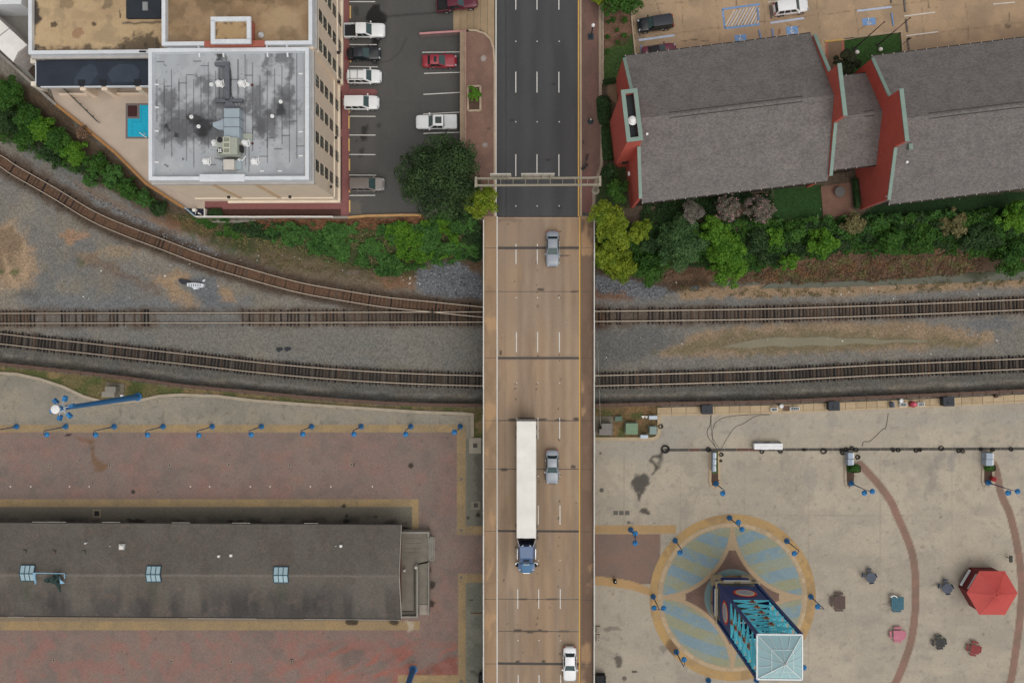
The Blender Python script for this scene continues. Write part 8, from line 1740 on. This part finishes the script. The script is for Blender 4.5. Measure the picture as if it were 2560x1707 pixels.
def box_shrub(name,label,cat,quad,z0,h,kind,n,leaf=.24,seed=1):
 rs=np.random.RandomState(seed);us=[q[0]for q in quad];vs=[q[1]for q in quad];u=rs.uniform(min(us),max(us),n*2);v=rs.uniform(min(vs),max(vs),n*2);k=inside(u,v,quad);u,v=u[k][:n],v[k][:n]
 e=seg_dist(u,v,quad,True);prof=np.clip(e/8,0.25,1)**.5;zz=z0+h*prof*np.where(rs.rand(len(u))<.75,rs.uniform(.85,1.1,len(u)),rs.uniform(.2,.9,len(u)))
 zz+=(vnoise(u/9,v/9,seed,2)-.5)*h*.5;x,y=Pn(u,v,zz);c=P(sum(us)/len(us),sum(vs)/len(vs),z0)
 Nn=rs.normal(size=(len(u),3))*.55+np.array([0,0,.9]);Nn/=np.linalg.norm(Nn,axis=1)[:,None];t=thing(name,label,cat,c)
 place(quads_mesh("crown",np.stack([x-c.x,y-c.y,zz-z0],1),Nn,leaf*rs.uniform(.6,1.3,len(u)),.75,rs,LF[kind]),"crown",t);m=MB();px=[P(*q,z0)for q in quad];cc=sum(px,Vector())/len(px)
 m.prism([(cc.x+(p_.x-cc.x)*.9,cc.y+(p_.y-cc.y)*.9)for p_ in px],z0,z0+h*.55);m.build("twigs",M("hedge_inside",S(44,46,30),.95,.3,4),t);return t
box_shrub("hedge","dark green clipped hedge beside the garden path at the brick building's west end","hedge",[(1492,246),(1500,239),(1520,240),(1527,252),(1527,300),(1522,314),(1500,312),(1494,290)],ZP,1.3,'dark',2600,seed=3)
box_shrub("hedge","lower ragged hedge along the brick building's shaft wall","hedge",[(1503,316),(1524,314),(1532,380),(1534,400),(1508,402),(1504,350)],ZP,1.1,'dark',2600,seed=4)
box_shrub("hedge","narrow dark hedge between the patio and the right brick building","hedge",[(2130,448),(2145,446),(2150,516),(2136,524)],ZP,1.2,'dark',1500,seed=5)
box_shrub("shrub","square clipped shrub under the meter cabinets on the middle island","shrub",[(2119,1163),(2137,1159),(2148,1162),(2149,1178),(2140,1181),(2121,1180)],ZPL,1.3,'green',900,.2,seed=6);box_shrub("shrub","small clipped shrub under the meter cabinets on the right island","shrub",[(2462,1163),(2484,1160),(2485,1174),(2478,1177),(2463,1176)],ZPL,1.2,'green',700,.2,seed=7)
box_shrub("shrub","dark shrub at the end of the mulch bed south of the hotel","shrub",[(521,524),(550,522),(556,530),(556,539),(520,539)],ZL,1.0,'dark',900,.22,seed=8)
box_shrub("shrub","dark shrub at the foot of the lawn next to the brick building's door","shrub",[(1507,200),(1538,196),(1539,208),(1509,214)],ZP,.8,'dark',800,.2,seed=9)
for k,(u,v,r_)in enumerate(((1521,55,6),(1543,75,6),(1520,93,7),(1544,105,6),(1518,127,7),(1562,50,9),(1560,88,8))):tree("bed_plant","%s small green plant in the brown planting bed"%("topmost left","middle right","middle left","lower right","lowest, grass-edge","topmost right","broad lower")[k],"plant",u,v,r_,.5,'green',"small plants in the planting bed",leaf=.2,dens=1.6,trunk=False)
def undergrowth(name,polys,n,h,kind,leaf=.3,seed=1,clump=26,up=.9,holes=.0,aspect=.7):
 rs=np.random.RandomState(seed);Cs=[]
 area=[(max(q[0]for q in p_)-min(q[0]for q in p_))*(max(q[1]for q in p_)-min(q[1]for q in p_))for p_ in polys]
 for p_,a_ in zip(polys,area):
  m_=int(n*a_/sum(area));us=[q[0]for q in p_];vs=[q[1]for q in p_];u,v=rs.uniform(min(us),max(us),m_*2),rs.uniform(min(vs),max(vs),m_*2)
  uw,vw=u+(vnoise(u/14,v/14,seed+3)-.5)*34,v+(vnoise(u/14+7,v/14,seed+4)-.5)*34
  k=inside(uw,vw,p_);u,v=u[k],v[k];hn=vnoise(u/clump,v/clump,seed,3);k=hn>holes;u,v,hn=u[k],v[k],hn[k]
  x,y=Pn(u,v,np.full(u.shape,3.0))
  for _ in range(2):z=terrain_z(x,y);x,y=Pn(u,v,z)
  z=terrain_z(x,y);hh=h*np.clip((hn-.25)*2,.12,1.2);Cs.append(np.stack([x,y,z+hh*np.where(rs.rand(len(u))<.7,rs.uniform(.75,1.1,len(u)),rs.rand(len(u)))],1))
 C=np.concatenate(Cs);Nn=rs.normal(size=(len(C),3))*.6+np.array([0,0,up]);Nn/=np.linalg.norm(Nn,axis=1)[:,None]
 o=bpy.data.objects.new(name,quads_mesh(name,C,Nn,leaf*rs.uniform(.5,1.4,len(C)),aspect,rs,LF[kind]));COL.objects.link(o);o["kind"]='stuff';return o
undergrowth("undergrowth",[[(640,575),(760,560),(900,568),(1060,556),(1110,530),(1195,545),(1203,640),(1140,660),(1060,662),(1000,690),(960,692),(930,672),(850,655),(760,630),(690,605)]],36000,1.7,'vine',.28,21,26,holes=.42)
undergrowth("undergrowth",[[(960,570),(1060,555),(1140,560),(1150,640),(1040,660),(970,640)]],7000,2.1,'bright',.28,22,24,holes=.46);undergrowth("undergrowth",[[(560,560),(760,556),(760,600),(640,600)],[(1120,520),(1205,548),(1203,660),(1170,650)]],9000,1.4,'dark',.3,23,26,holes=.4)
undergrowth("undergrowth",[[(-14,200),(30,205),(70,250),(130,310),(200,390),(270,410),(330,455),(400,510),(430,535),(390,530),(300,485),(215,445),(120,400),(50,370),(-14,350)]],30000,2.4,'green',.27,40,26,holes=.3);undergrowth("undergrowth",[[(-14,210),(60,245),(130,320),(210,400),(300,450),(280,462),(180,420),(80,370),(-14,330)]],12000,3.0,'dark',.27,41,22,holes=.48)
undergrowth("dead_vines",[[(640,548),(1060,544),(1065,566),(900,574),(660,566)]],7000,.7,'rust',.22,24,20,holes=.3);undergrowth("dry_grass",[[(430,545),(560,566),(680,640),(860,680),(1010,706),(880,702),(640,655),(520,600),(450,575)]],9000,.35,'olive',.2,25,22,holes=.42,up=.5)
undergrowth("undergrowth",[[(380,500),(480,540),(600,565),(900,570),(1150,580),(1180,650),(980,690),(760,640),(560,610),(470,572),(400,540)]],16000,.5,'olive',.22,26,22,holes=.45);undergrowth("undergrowth",[[(470,545),(640,556),(700,580),(600,600),(520,575)]],5000,.6,'green',.24,27,22,holes=.52)
undergrowth("undergrowth",[[(1488,575),(1600,560),(1760,560),(1900,552),(2130,545),(2300,536),(2575,520),(2575,640),(2440,650),(2300,632),(2100,640),(1980,655),(1850,690),(1700,655),(1580,690),(1490,680)]],52000,1.9,'green',.28,31,26,holes=.34)
undergrowth("undergrowth",[[(1488,575),(1700,560),(1900,560),(2575,530),(2575,620),(2100,630),(1850,670),(1490,670)]],26000,2.2,'dark',.32,32,26,holes=.44);undergrowth("undergrowth",[[(1930,548),(2300,540),(2575,528),(2575,590),(2200,600),(1960,590)]],12000,2.3,'vine',.26,33,20,holes=.5,up=.5)
undergrowth("dead_brush",[[(1840,690),(1990,660),(2120,640),(2330,634),(2450,640),(2460,680),(2330,692),(2150,700),(1980,708),(1850,712)],[(1640,668),(1750,655),(1790,690),(1720,710),(1650,700)]],9000,.8,'brown',.22,34,20,holes=.42);undergrowth("dead_brush",[[(1850,690),(2000,665),(2200,650),(2440,640),(2440,672),(2200,690),(1900,706)]],5000,.9,'rust',.22,35,16,holes=.54);undergrowth("dead_brush",[[(1860,690),(2100,650),(2450,640),(2450,676),(2200,694),(1900,708)]],9000,.7,'olive',.22,39,16,holes=.44)
undergrowth("undergrowth",[[(1600,500),(1930,470),(1935,550),(1600,556)]],9000,.8,'dark',.26,36,24,holes=.42);undergrowth("dry_grass",[[(2150,690),(2340,672),(2350,690),(2160,706)],[(1700,722),(2000,722),(2560,692),(2560,712),(2000,742),(1720,744)]],5000,.3,'olive',.2,37,18,holes=.5,up=.4)
undergrowth("dry_grass",[[(2,922),(160,932),(330,952),(460,972),(640,986),(900,1010),(1190,1020),(1205,1085),(1186,1085),(1182,1030),(900,1018),(640,998),(300,1000),(200,988),(60,935)],[(1490,1020),(1645,1018),(1645,1085),(1490,1090)]],7000,.14,'olive',.16,38,20,holes=.44,up=.5)
WAT=M("ditch_water",S(78,80,62),.14,.2,.4,.1,3,spec=.5);WAT2=M("shallow_puddle",S(112,104,74),.3,.25,.3,.15,3,spec=.5)
def water(name,px,z,m):o=flat(name,px,z,m);o["kind"]='structure';return o
water("water",[(1925,708),(1990,702),(2060,706),(2180,700),(2300,694),(2390,684),(2520,676),(2660,672),(2660,694),(2540,700),(2420,706),(2240,712),(2080,718),(1960,720),(1900,722)],.16,WAT);water("water",[(1725,717),(1740,714),(1752,718),(1744,727),(1730,729)],.03,M("dark_puddle",S(46,48,46),.1,spec=.5));water("water",[(1770,706),(1830,702),(1900,706),(1900,712),(1840,716),(1780,714)],.05,WAT)
water("puddle",[(1800,868),(1850,856),(1900,846),(1950,842),(2000,845),(2060,841),(2100,846),(2160,845),(2210,850),(2280,848),(2330,853),(2300,857),(2240,855),(2190,861),(2140,858),(2080,866),(2030,862),(1980,868),(1930,864),(1880,871),(1840,868)],.035,WAT2)
